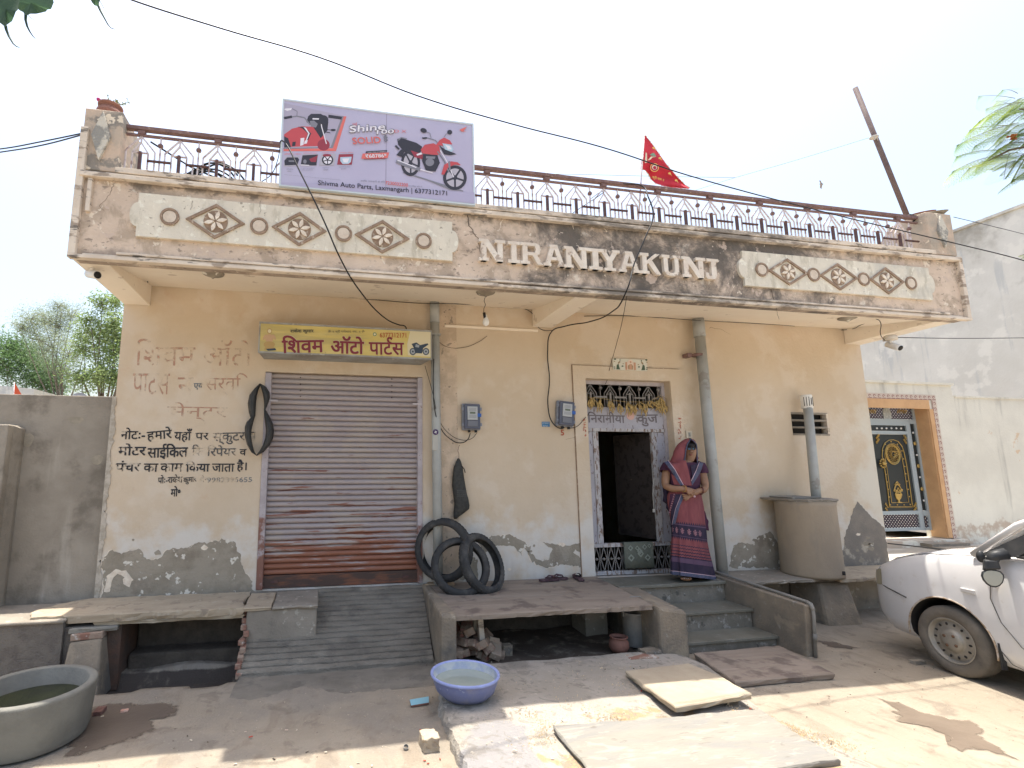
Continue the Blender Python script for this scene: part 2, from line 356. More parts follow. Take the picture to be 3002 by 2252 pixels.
m_guide = mat("rusting_guide_rail_paint", (.44, .40, .42), (.36, .32, .33), 8, rough=.6, bump=.1, bs=80, layers=[
    ((.20, .085, .055), dict(s=7, lo=.36, hi=.50, k=.92, bands=[('Z', 2.1, .9)], w=.5)), ((.20, .12, .09), dict(s=40, lo=.63, hi=.67))])
m_botbar = mat("dark_rusted_steel", (.085, .055, .045), (.20, .085, .05), 7, .45, .65, an=(.5, 1, 2), rough=.75, bump=.2)
m_earth = mat("shaded_hollow_earth", (.075, .06, .048), (.11, .09, .07), 7, rough=.95, bump=.6, bs=40)  # shade of the hollows under bench and platform is put into this colour
# ================================================================== ground
def gbase(x, y): return .003*math.sin(x*5.1+y*3.3)+.003*math.sin(x*2.3-y*5.1)+.0015*math.sin(x*11+2*y)
def build_ground():
    def gz(x, y):
        z = gbase(x, y)
        if -6 < x < -.60 and 4.69+.02*math.sin(x*9) < y < 5.6: z = -.16 + (.13 if 5.15 < y else 0) + .02*math.sin(x*7+y*3)
        if 1.02 < x < 3.05 and 4.42 < y < 5.5: z = .03 + .012*math.sin(x*9+y*5)
        return z
    xs = [-150, -60, -25, -12, -8] + [-6+.06*i for i in range(260)] + [10, 11, 12, 13, 15, 18, 25, 60, 150]
    ys = [-60, -20, -8, -3, -1, 0] + [1+.055*i for i in range(92)] + [6.5, 7, 8, 9, 10, 11, 12, 15, 20, 30, 60, 150, 400]
    vs = [(x, y, gz(x, y) if y < 7 else 0) for y in ys for x in xs]; n = len(xs)
    fs = [(j*n+i, j*n+i+1, (j+1)*n+i+1, (j+1)*n+i) for j in range(len(ys)-1) for i in range(n-1)]
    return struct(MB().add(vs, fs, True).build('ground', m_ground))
build_ground()
# raised pavement: cement sheet with a broken left kerb edge
def build_pavement():
    L = [(1.02, 4.45), (.97, 4.1), (.90, 3.8), (.885, 3.5), (.87, 3.2), (.855, 2.9), (.86, 2.4), (.86, 1.0)]
    Rr = [(3.2, 1.0), (3.3, 2.3), (3.28, 2.7), (3.2, 3.4), (3.3, 3.7), (3.42, 4.0), (3.45, 4.2), (3.45, 4.45)]
    rnd = random.Random(3)
    def dens(P, amp):
        o = []
        for a, b in zip(P, P[1:]):
            k = max(1, int((Vector(b)-Vector(a)).length/.05))
            for i in range(k): t = i/k; o.append((a[0]+(b[0]-a[0])*t+rnd.gauss(0, amp), a[1]+(b[1]-a[1])*t))
        o.append(P[-1]); return o
    L2, R2 = dens(L, .006), dens(Rr, .0)
    N = 90; q = MB(); cols = 34
    def at(P, t):
        y = 4.45-3.45*t
        for a, b in zip(P, P[1:]):
            lo, hi = min(a[1], b[1]), max(a[1], b[1])
            if lo <= y <= hi and hi > lo: s = (y-a[1])/(b[1]-a[1]); return a[0]+(b[0]-a[0])*s
        return P[-1][0]
    vs = []
    for j in range(N+1):
        t = j/N; y = 4.45-3.45*t; l = at(L, t)+rnd.gauss(0, .006); r_ = at(Rr[::-1], t)
        for i in range(cols+1):
            s = i/cols; x = l+(r_-l)*s; e = max(0, (x-(r_-.35))/.35)
            z = .085*(1-e*e*.93)-.003 + .004*math.sin(x*13+y*5)+.003*math.sin(y*17-x*4)
            if i == 0: z -= .008+rnd.random()*.012
            vs.append((x, y, z))
        
    m = cols+1
    fs = [((j+1)*m+i, (j+1)*m+i+1, j*m+i+1, j*m+i) for j in range(N) for i in range(cols)]
    base = len(vs)
    for j in range(N+1): x, y, z = vs[j*m]; vs.append((x-.012+rnd.gauss(0, .006), y, .04)); vs.append((x-.03, y, -.02))
    for j in range(N): fs += [(j*m, base+2*j, base+2*j+2, (j+1)*m), (base+2*j, base+2*j+1, base+2*j+3, base+2*j+2)]
    for i in range(cols): pass
    b2 = len(vs)
    for i in range(m): vs.append((vs[i][0], 4.45, -.05))
    for i in range(cols): fs.append((i, i+1, b2+i+1, b2+i))
    return struct(q.add(vs, fs, False).build('pavement', m_pave))
build_pavement()
# grit lying in the gap between the cement apron and the slabs
def grit():
    rnd = random.Random(5); q = MB()
    for i in range(2600):
        k = rnd.random()
        if k < .4: x, y = 1.40+rnd.gauss(0, .16)+rnd.random()*.6, 3.38+rnd.gauss(0, .10)
        elif k < .62: t = rnd.random(); x, y = 1.36+.05*rnd.gauss(0, 1), 3.35-t*.85
        elif k < .8: t = rnd.random(); x, y = 2.85+t*.35+rnd.gauss(0, .05), 3.35-t*.6+rnd.gauss(0, .05)
        else: x, y = rnd.uniform(1.1, 3.1), rnd.uniform(2.6, 4.2)
        s = rnd.uniform(.0025, .0075) if rnd.random() < .95 else rnd.uniform(.008, .014)
        z = .083; pts = [(x+s*rnd.uniform(-1, 1), y+s*rnd.uniform(-1, 1), z) for _ in range(3)]
        c = (x, y, z+s*.8)
        pts = [(x-s, y-s*.6, z-.004), (x+s*rnd.uniform(.5, 1), y-s*.5, z-.004), (x+s*.2, y+s, z-.004)]
        q.add(pts+[c], [(0, 1, 3), (1, 2, 3), (2, 0, 3)])
    m = mat("straw_coloured_grit", (.50, .37, .21), (.58, .49, .36), 60, rough=.95, bump=0)
    o = q.build('gravel', m); tag(o, 'loose straw coloured grit scattered between the stone slabs', 'gravel', kind='stuff')
grit()
# ================================================================== the house
house = thing('house', 'flat roofed peach painted house with a long weathered balcony fascia', 'house', (2.7, 5.6, .0))
YW = 5.6; XL, XR = -2.11, 7.42; ZT = 4.25
SX0, SX1, SZ0, SZ1 = -.634, 1.117, .522, 2.81        # shutter opening
DX0, DX1, DZ0, DZ1 = 3.17, 4.338, .49, 2.861        # door opening
VX0, VZ0, VX1, VZ1 = 5.35, 2.2, 5.75, 2.42         # vent opening set below from pixels
p = PY(2318, 1211, YW); p2 = PY(2432, 1275, YW); VX0, VZ1, VX1, VZ0 = p.x, p.z, p2.x, p2.z
def wall():
    q = MB(); T = .25
    q.box(XL, YW, -.3, SX0, YW+T, ZT); q.box(SX0, YW, SZ1, SX1, YW+T, ZT); q.box(SX0, YW, -.3, SX1, YW+T, SZ0)
    q.box(SX1, YW, -.3, DX0, YW+T, ZT); q.box(DX0, YW, DZ1, DX1, YW+T, ZT); q.box(DX0, YW, -.3, DX1, YW+T, DZ0)
    q.box(DX1, YW, -.3, VX0, YW+T, ZT); q.box(VX0, YW, VZ1, VX1, YW+T, ZT); q.box(VX0, YW, -.3, VX1, YW+T, VZ0)
    q.box(VX1, YW, -.3, XR, YW+T, ZT)
    q.box(XL, YW+T, -.3, XL+.25, 12.6, ZT); q.box(XR-.25, YW+T, -.3, XR, 12.6, ZT); q.box(XL, 12.6, -.3, XR, 12.85, ZT)
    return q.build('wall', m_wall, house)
wall()
MB().box(XL, 4.56, 4.20, XR, 12.9, 4.30).build('roof', m_cement, house)
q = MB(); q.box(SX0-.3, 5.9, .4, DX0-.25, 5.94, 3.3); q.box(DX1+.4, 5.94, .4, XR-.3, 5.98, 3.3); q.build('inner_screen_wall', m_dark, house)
# soffit, three cantilever beams, fascia
YF = 4.40; BX0, BX1 = -2.105, 7.447
MB().hexa([(BX0+.05, 4.47, 3.52), (BX1-.05, 4.47, 3.52), (BX1-.05, 5.598, 3.705), (BX0+.05, 5.598, 3.705)], [(BX0+.05, 4.47, 3.60), (BX1-.05, 4.47, 3.60), (BX1-.05, 5.598, 3.79), (BX0+.05, 5.598, 3.79)]).build('soffit', m_soffit, house)
for x0 in (XL, 2.50, XR-.258):
    x1 = x0+.258
    a = [(x0, 4.475, 3.496), (x0, 5.597, 3.484), (x0, 5.597, 3.72), (x0, 4.475, 3.53)]
    MB().hexa(a, [(x1, p_[1], p_[2]) for p_ in a]).build('beam', m_soffit, house, bevel=.006)
fz0, fz1 = 3.49, 4.28
MB().box(BX0+.03, YF, fz0, BX1-.03, YF+.12, fz1).build('fascia', m_fascia, house)
for xa in (BX0+.001, BX1-.101): MB().hexa([(xa, YF+.121, 3.54), (xa+.1, YF+.121, 3.54), (xa+.1, 5.59, 3.73), (xa, 5.59, 3.73)], [(xa, YF+.121, fz1), (xa+.1, YF+.121, fz1), (xa+.1, 5.59, fz1), (xa, 5.59, fz1)]).build('fascia_end', m_fascia, house)
def strips(zs, name):
    for z0, z1, pr, xa, xb in zs:
        MB().box(xa, YF-pr, z0, xb, YF+.02, z1).build(name, m_mould, house, bevel=.004)
strips([(4.272, 4.322, .03, BX0+.29, BX1-.36), (4.205, 4.245, .05, BX0+.03, BX1-.01), (4.248, 4.268, .02, BX0+.04, BX1-.03)], 'coping_moulding')
strips([(3.478, 3.508, .045, BX0, BX1), (3.533, 3.556, .03, BX0+.36, BX1-.3)], 'base_moulding')
strips([(3.511, 3.530, .018, BX0+.1, 1.62), (3.511, 3.530, .018, 2.35, BX1-.1)], 'base_moulding')
MB().box(BX0-.002, YF-.04, 3.51, BX0+.055, YF+.02, 4.66).build('end_moulding', m_mould, house, bevel=.004)
MB().box(BX0+.09, YF-.03, 3.90, BX0+.125, YF+.02, 4.20).build('end_moulding', m_mould, house, bevel=.004)
MB().box(BX1-.05, YF-.04, 3.51, BX1+.003, YF+.02, 4.26).build('end_moulding', m_mould, house, bevel=.004)
# pillars of the parapet
for (xa, xb, zt) in ((BX0+.002, -1.80, 4.86), (7.06, 7.445, 4.82)):
    o = MB().box(xa, YF-.005, 4.285, xb, YF+.42, zt).build('parapet_pillar', m_pillar, house, bevel=.008)
    cx = (xa+xb)/2; hz = (zt-4.36)/2; cz = 4.37+hz-.02
    g = MB(); pts = [(cx, cz+hz*.92), (cx+.075, cz), (cx, cz-hz*.92), (cx-.075, cz)]
    g.polyy(pts[::-1], YF-.03, YF)
    g.build('diamond_relief', mat("pillar_diamond_render"+str(xa > 0), (.60, .56, .47), (.30, .29, .26), 9, .45, .55, rough=.95, bump=.6, bs=50), o)
    MB().hexa([(xa+.02, YF+.42, 4.31), (xb-.02, YF+.42, 4.31), (xb-.02, YF+.8, 4.31), (xa+.02, YF+.8, 4.31)],
              [(xa+.02, YF+.42, zt-.02), (xb-.02, YF+.42, zt-.02), (xb-.02, YF+.45, zt-.05), (xa+.02, YF+.45, zt-.05)]).build('pillar_buttress', m_pillar, o)
MB().box(7.28, 4.84, 4.31, 7.40, 12.5, 4.72).build('side_parapet', m_wall, house)
# relief panels with lobed ends
def lobed(x0, x1, z0, z1):
    h = (z1-z0); c = (z0+z1)/2; pts = []
    pts += [(x0, z0), (x1, z0)]
    for i in range(13):
        a = -math.pi/2+math.pi*i/12; rr = h*.28
        pts.append((x1+rr*.55*math.cos(a)+.0, c+rr*math.sin(a)))
    pts += [(x1, z1), (x0, z1)]
    for i in range(13):
        a = math.pi/2+math.pi*i/12; rr = h*.28
        pts.append((x0+rr*.55*math.cos(a), c+rr*math.sin(a)))
    return pts
def ornament_row(px0, px1, pcs, pds, rad):
    a = PY(*px0, YF); b = PY(*px1, YF)
    pn = MB().polyy(lobed(a.x, b.x, b.z, a.z), YF-.028, YF+.01).build('relief_panel', m_panel, house)
    for c in pcs:
        c = PY(*c, YF-.03)
        g = MB(); n = 28
        for r0_, r1_, y0, y1 in ((rad, rad*.76, -.014, .0),):
            vs = []; fs = []
            for k in range(n):
                t = 2*math.pi*k/n
                for rr, yy in ((r0_, 0), (r0_, -.014), (r1_, -.014), (r1_, 0)): vs.append((c.x+rr*math.cos(t), YF-.0285+yy, c.z+rr*math.sin(t)))
            for k in range(n):
                for j in range(3): fs.append((k*4+j, k*4+j+1, ((k+1) % n)*4+j+1, ((k+1) % n)*4+j))
            g.add(vs, fs)
        ring = g.build('ring_relief', m_ring, pn)
        MB().polyy([(c.x+rad*.7*math.cos(2*math.pi*k/20), c.z+rad*.7*math.sin(2*math.pi*k/20)) for k in range(20)], YF-.040, YF-.02).build('disc_relief', m_disc, pn)
    for (cx, cz, hw, hh) in pds:
        c = PY(cx, cz, YF-.03); e = PY(cx+hw, cz, YF-.03).x-c.x; f = c.z-PY(cx, cz+hh, YF-.03).z
        g = MB(); th = .82
        o_ = [(c.x, c.z+f), (c.x+e, c.z), (c.x, c.z-f), (c.x-e, c.z)]; i_ = [(c.x+(x-c.x)*th, c.z+(z-c.z)*th) for x, z in o_]
        for k in range(4):
            k2 = (k+1) % 4; g.polyy([o_[k2], o_[k], i_[k], i_[k2]], YF-.043, YF-.02)
        g.build('diamond_relief', m_ring, pn)
        rr = f*.62
        d = MB().polyy([(c.x+rr*math.cos(2*math.pi*k/24), c.z+rr*math.sin(2*math.pi*k/24)) for k in range(24)], YF-.0335, YF-.02).build('flower_disc', m_ring, pn)
        for k in range(6):
            t = math.pi/3*k+.25; u = Vector((math.cos(t), math.sin(t))); n = Vector((-u.y, u.x))
            P = [Vector((c.x, c.z))+u*rr*s+n*w_*rr for s, w_ in ((.10, 0), (.35, .14), (.6, .17), (.82, .09), (.97, 0), (.82, -.09), (.6, -.17), (.35, -.14))]
            MB().polyy([(v.x, v.y) for v in P], YF-.046, YF-.030).build('petal', m_petal, pn)
PXD = 3002/2212.
D = lambda x, y: (x*PXD, y*PXD)
ornament_row(D(303, 420), D(976, 566), [D(367, 469), D(560, 489), D(742, 505), D(915, 521)],
             [(466*PXD, 479*PXD, 64*PXD, 38*PXD), (647*PXD, 495.5*PXD, 59*PXD, 37*PXD), (826*PXD, 512*PXD, 59*PXD, 36*PXD)], .078)
ornament_row(D(1598, 544), D(2010, 650), [D(1645, 583), D(1757, 594), D(1865, 603.5), D(1967, 612)],
             [(1702*PXD, 588*PXD, 43*PXD, 29*PXD), (1811*PXD, 598.5*PXD, 41*PXD, 29*PXD), (1915*PXD, 607*PXD, 37*PXD, 29*PXD)], .078)
# relief letters of the name
def letter(ch, xa, xb, ztop, zbot):
    W = lambda pts: [(xa+(xb-xa)*u, zbot+(ztop-zbot)*v) for u, v in pts]
    G = []; R_4 = lambda a, b, c, d: [(a, b), (c, b), (c, d), (a, d)]
    if ch == 'N': G = [R_4(.08, 0, .28, 1), R_4(.70, 0, .90, 1), [(.08, 1), (.34, 1), (.90, 0), (.64, 0)], R_4(0, 0, .36, .14), R_4(0, .86, .2, 1), R_4(.60, .86, 1, 1)]
    if ch == 'I': G = [R_4(.3, 0, .7, 1), R_4(.04, 0, .96, .15), R_4(.04, .85, .96, 1)]
    if ch == 'R': G = [R_4(.1, 0, .32, 1), R_4(0, 0, .42, .14), R_4(0, .86, .7, 1), R_4(.3, .42, .7, .56), [(.7, 1), (.86, .92), (.9, .71), (.86, .5), (.7, .42), (.64, .56), (.7, .71), (.64, .86)], [(.5, .48), (.72, .48), (1, .0), (.76, 0)]]
    if ch == 'A': G = [[(.06, 0), (.26, 0), (.56, 1), (.36, 1)], [(.74, 0), (.94, 0), (.64, 1), (.44, 1)], R_4(.22, .28, .78, .42), R_4(0, 0, .34, .13), R_4(.66, 0, 1, .13), R_4(.3, .88, .6, 1)]
    if ch == 'Y': G = [R_4(.36, 0, .62, .5), [(.02, 1), (.28, 1), (.6, .45), (.38, .45)], [(.72, 1), (.98, 1), (.62, .45), (.4, .45)], R_4(.22, 0, .78, .13), R_4(0, .87, .36, 1), R_4(.64, .87, 1, 1)]
    if ch == 'K': G = [R_4(.1, 0, .32, 1), [(.28, .44), (.30, .62), (.76, 1), (1.0, 1)], [(.36, .56), (.56, .70), (1, 0), (.74, 0)], R_4(0, 0, .42, .14), R_4(0, .86, .42, 1)]
    if ch == 'U': G = [R_4(.1, .2, .32, 1), R_4(.68, .2, .9, 1), [(.1, .22), (.32, .22), (.4, .14), (.6, .14), (.68, .22), (.9, .22), (.8, .04), (.66, 0), (.34, 0), (.2, .04)], R_4(0, .86, .42, 1), R_4(.6, .86, 1, 1)]
    if ch == 'J': G = [R_4(.5, .2, .82, 1), [(.5, .22), (.82, .22), (.74, .04), (.58, 0), (.2, 0), (.1, .08), (.1, .3), (.3, .3), (.32, .14), (.46, .14)], R_4(.22, .86, .98, 1)]
    g = MB()
    for i, pl in enumerate(G):
        w_ = W(pl)
        ar = sum(w_[k][0]*w_[(k+1) % len(w_)][1]-w_[(k+1) % len(w_)][0]*w_[k][1] for k in range(len(w_)))
        if ar > 0: w_ = w_[::-1]
        g.polyy(w_[::-1], YF-.038-.0007*i, YF+.005)
    return g.build('letter', m_letter, house)
LX = [(257, 447), (462, 556), (556, 716), (720, 882), (872, 1050), (1046, 1150), (1125, 1275), (1265, 1422), (1422, 1566), (1578, 1712), (1722, 1893), (1880, 1990)]
for ch, (a, b) in zip("NIRANIYAKUNJ", LX):
    f = lambda x: (1300+x/2.4578)
    zt = lambda x: 480+(543+(x-258)*(695-543)/(1985-258)-2)/2.4578; zb = lambda x: 480+(697+(x-258)*(838-697)/(1985-258))/2.4578
    A = PY(f(a), zb(a), YF-.03); B = PY(f(b), zb(b), YF-.03); C = PY(f(a), zt(a), YF-.03)
    letter(ch, A.x, B.x, C.z, A.z)
# bare plaster where the paint has fallen, traced from the wall, a few mm off the paint
def patch(pix, seed, name='bare_plaster', m=None, amp=.006, y=YW, off=.003, parent=None):
    pts = [PY(a, b, y) for a, b in pix]; pl = jag([(p_.x, p_.z) for p_ in pts], amp, .018, seed)
    ar = sum(pl[k][0]*pl[(k+1) % len(pl)][1]-pl[(k+1) % len(pl)][0]*pl[k][1] for k in range(len(pl)))
    if ar > 0: pl = pl[::-1]
    if m is None and len(pix) > 8:
        c_ = sum((Vector(p_) for p_ in pl), Vector((0, 0)))/len(pl); rr_ = random.Random(seed+50); w_ = 0; rim = []
        for p_ in pl: w_ = w_*.7+rr_.gauss(.001, .004); v_ = Vector(p_); rim.append(v_+(v_-c_).normalized()*w_)
        MB().add([(p_[0], y-off+.0012, p_[1]) for p_ in rim], [tuple(range(len(rim)))]).build('paint_edge', m_petal, parent or house)
    q = MB(); n = len(pl); q.add([(p_[0], y-off, p_[1]) for p_ in pl]+[(p_[0], y+.001, p_[1]) for p_ in pl], [tuple(range(n))]+[(i, i+n, (i+1) % n+n, (i+1) % n) for i in range(n)])
    return q.build(name, m or m_bare, parent or house)
patch([(300, 1760), (302, 1640), (330, 1612), (356, 1625), (405, 1608), (430, 1640), (462, 1640), (490, 1612), (560, 1600), (650, 1578), (690, 1590), (700, 1620), (712, 1660), (735, 1700), (745, 1740), (600, 1745), (400, 1755)], 1, amp=.008)
patch([(305, 1735), (312, 1690), (340, 1668), (370, 1672), (392, 1700), (380, 1722), (362, 1712), (366, 1692), (345, 1682), (330, 1700), (322, 1735)], 90, m=m_petal, amp=.004, off=.0042)
patch([(1400, 1590), (1440, 1570), (1495, 1566), (1540, 1590), (1556, 1600), (1555, 1625), (1535, 1605), (1530, 1630), (1510, 1605), (1480, 1600), (1440, 1598), (1425, 1625)], 2)
patch([(1590, 1590), (1640, 1600), (1705, 1590), (1712, 1600), (1680, 1620), (1705, 1640), (1712, 1670), (1690, 1660), (1640, 1655), (1600, 1665), (1560, 1650), (1545, 1615), (1575, 1640), (1610, 1640), (1620, 1610)], 3)
patch([(2468, 1640), (2480, 1560), (2500, 1500), (2512, 1470), (2530, 1490), (2560, 1520), (2590, 1545), (2600, 1600), (2608, 1655), (2590, 1668), (2540, 1662), (2470, 1668)], 4, m=mat("dark_bare_plaster", (.20, .18, .155), (.25, .22, .185), 5, rough=.95, bump=.4, layers=[((.5, .45, .36), dict(s=5, lo=.5, hi=.6, k=.7, bands=[('Z', .95, .75)], w=.3))]))
patch([(2135, 1665), (2150, 1600), (2175, 1590), (2210, 1600), (2225, 1570), (2260, 1560), (2285, 1600), (2290, 1665)], 5)
patch([(1285, 1640), (1290, 1570), (1330, 1560), (1345, 1600), (1400, 1640), (1400, 1700), (1300, 1700)], 6)
# small flakes on the wall
rnd = random.Random(11)
for i in range(26):
    cx = rnd.choice([rnd.uniform(1380, 1700), rnd.uniform(2120, 2290), rnd.uniform(310, 720), rnd.uniform(2485, 2560)]); cy0 = rnd.uniform(1560, 1690); s_ = rnd.uniform(4, 13)
    patch([(cx+s_*rnd.uniform(.5, 1.3)*math.cos(t), cy0+s_*rnd.uniform(.4, 1)*math.sin(t)) for t in [k*math.pi/4 for k in range(8)]], 20+i, name='bare_plaster', m=m_bare if rnd.random() < .6 else m_petal, amp=.002, off=.0045)
# band above the middle bay and the raised surround of the door
a = PY(1303, 953, YW); b = PY(1575, 966, YW); MB().box(a.x, 5.575, a.z-.03, b.x, YW, a.z+.0).build('wall_ledge', m_soffit, house, bevel=.004)
MB().box(DX0-.17, 5.582, .5, DX0-.003, YW, DZ1+.16).box(DX1+.003, 5.582, .5, DX1+.15, YW, DZ1+.16).box(DX0-.0025, 5.582, DZ1+.003, DX1+.0025, YW, DZ1+.16).build('door_surround', m_wall, house)
MB().box(DX0-.177, 5.5835, .5, DX0-.1705, YW, DZ1+.168).box(DX0-.1704, 5.5835, DZ1+.1605, DX1+.152, YW, DZ1+.168).build('surround_groove', m_ring, house)
# flat toned strip standing in for the shaded recess behind the first down pipe
MB().box(1.30, 5.592, .53, 1.53, YW, 3.69).build('recess_strip', mat("recess_shade_plaster", (.50, .40, .30), (.62, .50, .38), 6, .4, .6, rough=.95, bump=.6, layers=[((.30, .25, .2), dict(s=12, lo=.6, hi=.64))]), house)
# vent with three concrete slats
ven = MB().box(VX0, 5.7, VZ0, VX1, 5.73, VZ1).build('vent', m_dark, house)
for k in range(4):
    z = VZ0+(VZ1-VZ0)*k/3; MB().box(VX0, 5.595, z-.012, VX1, 5.66, z+.012).build('slat', m_cement, ven)
MB().box(VX1-.03, 5.59, VZ0, VX1, 5.65, VZ1).build('side_rim', m_mould, ven)
# round ceiling roses on the soffit
for px_, py_ in ((625, 801), (1424, 857), (2485, 935)):
    s0 = PZ(px_, py_, 3.56); z = 3.52+(s0.y-4.47)*.185/1.128
    MB().lathe([(.10, z), (.095, z-.012), (.05, z-.03), (.015, z-.045), (.008, z-.055)], (s0.x, s0.y, 0), 20).build('ceiling_rose', m_bare, house)
# cracks in the fascia, raised hairlines
mcrack = mat("crack_line", (.12, .095, .075), rough=.95, bump=0)
def crack(pix, y, name='crack', r_=.0022):
    pts = [PY(a_, b_, y) for a_, b_ in pix]; out = []
    rn = random.Random(len(pix)*7+int(pix[0][0]))
    for A_, B_ in zip(pts, pts[1:]):
        for k in range(6): t = k/6; v = A_.lerp(B_, t); out.append(v+Vector((rn.gauss(0, .004), 0, rn.gauss(0, .004))))
    MB().tube(out, [r_*.8*(1-.6*i/len(out)) for i in range(len(out))], 4).build(name, mcrack, house)
crack([(335, 535), (322, 570), (292, 605), (305, 622)], YF-.001); crack([(565, 590), (558, 620)], YF-.03); crack([(763, 590), (762, 640)], YF-.03)
crack([(1367, 600), (1375, 660), (1400, 700), (1410, 745)], YF-.002, r_=.006); crack([(2100, 690), (2110, 720), (2103, 790)], YF-.002)
crack([(2260, 850), (2275, 900), (2285, 945)], YF-.002, r_=.004); crack([(1800, 660), (1805, 700)], YF-.002); crack([(1850, 1405), (1850, 1406)], YF)
for pp in ([(1300, 955), (1290, 1100), (1298, 1300), (1290, 1500)], [(1700, 1280), (1650, 1290)], [(2080, 960), (2110, 965), (2150, 985)]): crack(pp, 5.596)
# ================================================================== roof railing
YR = 4.50
rail = thing('roof_railing', 'rust red steel roof railing with white arch and arrow bars above the fascia', 'railing', (2.6, YR, 4.31))
RX0, RX1, RZ0, RZ1 = -1.80, 7.06, 4.30, 4.80
n_r = 30
MB().box(RX0, YR-.025, RZ1-.03, RX1, YR+.025, RZ1+.006).build('top_rail', m_rust, rail, bevel=.004)
MB().box(RX0, YR-.012, RZ1-.085, RX1, YR+.012, RZ1-.068).build('lower_rail', m_rust, rail)
xa_, xb_ = PY(416.7, 392, YR).x, PY(746.9, 431, YR).x; pitch = (xb_-xa_)/3
xs_ = []; x = xa_
while x > RX0+.02: x -= pitch
x += pitch
while x < RX1-.05: xs_.append(x); x += pitch
zt = RZ1-.085; T = .012
proto_r = {}
def bar(name, key, build, m, dx):
    if key not in proto_r: proto_r[key] = build().build(name, m, rail); proto_r[key].location = (dx, 0, 0); return
    o = proto_r[key].copy(); COL.objects.link(o); o.location = (dx, 0, 0)
def seg(a, b, t=T, q=None):
    q = q or MB(); a = Vector(a); b = Vector(b); d = (b-a).normalized(); n = Vector((-d.y, d.x))*t/2
    return q.polyy([tuple(a+n), tuple(b+n), tuple(b-n), tuple(a-n)], YR-t/2, YR+t/2)
for k, x in enumerate(xs_):
    w_ = pitch*.37; w2 = pitch*.20
    bar('outer_arch', 'oa', lambda: seg((0, zt), (w_, zt-.145), q=seg((0, zt), (-w_, zt-.145), q=seg((w_, zt-.145), (w_, RZ0), q=seg((-w_, zt-.145), (-w_, RZ0))))), m_railw, x)
    bar('inner_arch', 'ia', lambda: seg((0, zt-.06), (w2, zt-.16), q=seg((0, zt-.06), (-w2, zt-.16), q=seg((w2, zt-.16), (w2, RZ0), q=seg((-w2, zt-.16), (-w2, RZ0), q=seg((-w2, zt-.16), (w2, zt-.16), q=seg((0, zt), (0, zt-.06))))))), m_railw, x)
    bar('post', 'po', lambda: seg((0, zt-.15), (0, RZ0), .024), m_raild, x)
    if k % 2 == 0: bar('bracket', 'br', lambda: MB().box(-.03, YR-.02, RZ1-.068, .03, YR+.02, RZ1-.035), m_rust, x)
    xm = x+pitch/2
    if xm < RX1:
        bar('rod', 'ro', lambda: seg((0, zt), (0, RZ0), .012), m_railw, xm)
        bar('ball', 'ba', lambda: MB().ball((0, YR, zt-.075), .024, 10, 6), m_rust, xm)
        bar('cross_bar', 'cb', lambda: MB().tube([(-pitch*.30, YR-.012, zt-.238), (pitch*.30, YR-.012, zt-.238)], .0125, 6), m_raild, xm)
# ================================================================== billboard
YB = 4.34
bb = thing('billboard', 'pale lilac motorcycle advertising board wired to the roof railing', 'billboard', (.47, YB, 4.33))
b0 = PY(828, 292, YB); b1 = PY(1384, 367, YB); b2_ = PY(1390, 602, YB); b3 = PY(826, 540, YB)
bx0, bx1, bz0, bz1 = (b0.x+b3.x)/2, (b1.x+b2_.x)/2, (b2_.z+b3.z)/2, (b0.z+b1.z)/2
m_flex = mat("lilac_printed_flex", (.45, .425, .57), (.475, .455, .60), 1.3, rough=.6, bump=.1, bs=5)
MB().box(bx0, YB, bz0, bx1, YB+.02, bz1).build('panel', m_flex, bb)
m_steel = mat("pale_blue_grey_frame", (.55, .62, .66), rough=.5, bump=0)
MB().box(bx0-.012, YB-.006, bz0-.012, bx0+.004, YB+.035, bz1+.012).box(bx1-.004, YB-.006, bz0-.012, bx1+.012, YB+.035, bz1+.012).box(bx0+.0041, YB-.006, bz1-.004, bx1-.0041, YB+.035, bz1+.012).box(bx0+.0041, YB-.006, bz0-.012, bx1-.0041, YB+.035, bz0+.004).build('frame', m_steel, bb)
MB().box(bx0+.955, YB-.0012, bz0+.004, bx0+.960, YB+.001, bz1-.005).build('seam', mat("flex_seam", (.30, .27, .36), bump=0), bb)
def P2(m, cols):
    return mat(m, cols, rough=.6, bump=0)
pr_red, pr_dred, pr_blk, pr_gry, pr_wht, pr_lgt, pr_blu, pr_org = [P2('print_'+n, c) for n, c in (('red', (.52, .085, .10)), ('dark_red', (.30, .05, .075)), ('black', (.045, .045, .06)), ('grey', (.22, .22, .26)), ('white', (.74, .72, .78)), ('light_grey', (.44, .42, .48)), ('blue_grey', (.42, .55, .66)), ('orange_red', (.68, .17, .15)))]
lay = [0]
def bp(pts, m, name='print', sc_=3.568, o=(800, 260), y=YB, par=None):
    """a printed shape on the board, given in close-up pixels"""
    lay[0] += 1; e = .001+lay[0]*.00006
    v = [PY(o[0]+a/sc_, o[1]+b/sc_, y)+Vector((0, -e, 0)) for a, b in pts]
    ar = sum(v[k].x*v[(k+1) % len(v)].z-v[(k+1) % len(v)].x*v[k].z for k in range(len(v)))
    if ar < 0: v = v[::-1]
    return (v, m)
prints = {}
def add(pr):
    v, m = pr; prints.setdefault(m.name, [MB(), m])[0].flat(v)
def el(cx, cy, rx, ry, n=26, rot=0, a0=0, a1=2*math.pi):
    return [(cx+rx*math.cos(t)*math.cos(rot)-ry*math.sin(t)*math.sin(rot), cy+rx*math.cos(t)*math.sin(rot)+ry*math.sin(t)*math.cos(rot)) for t in [a0+(a1-a0)*k/n for k in range(n+(0 if a1-a0 > 6.28 else 1))]]
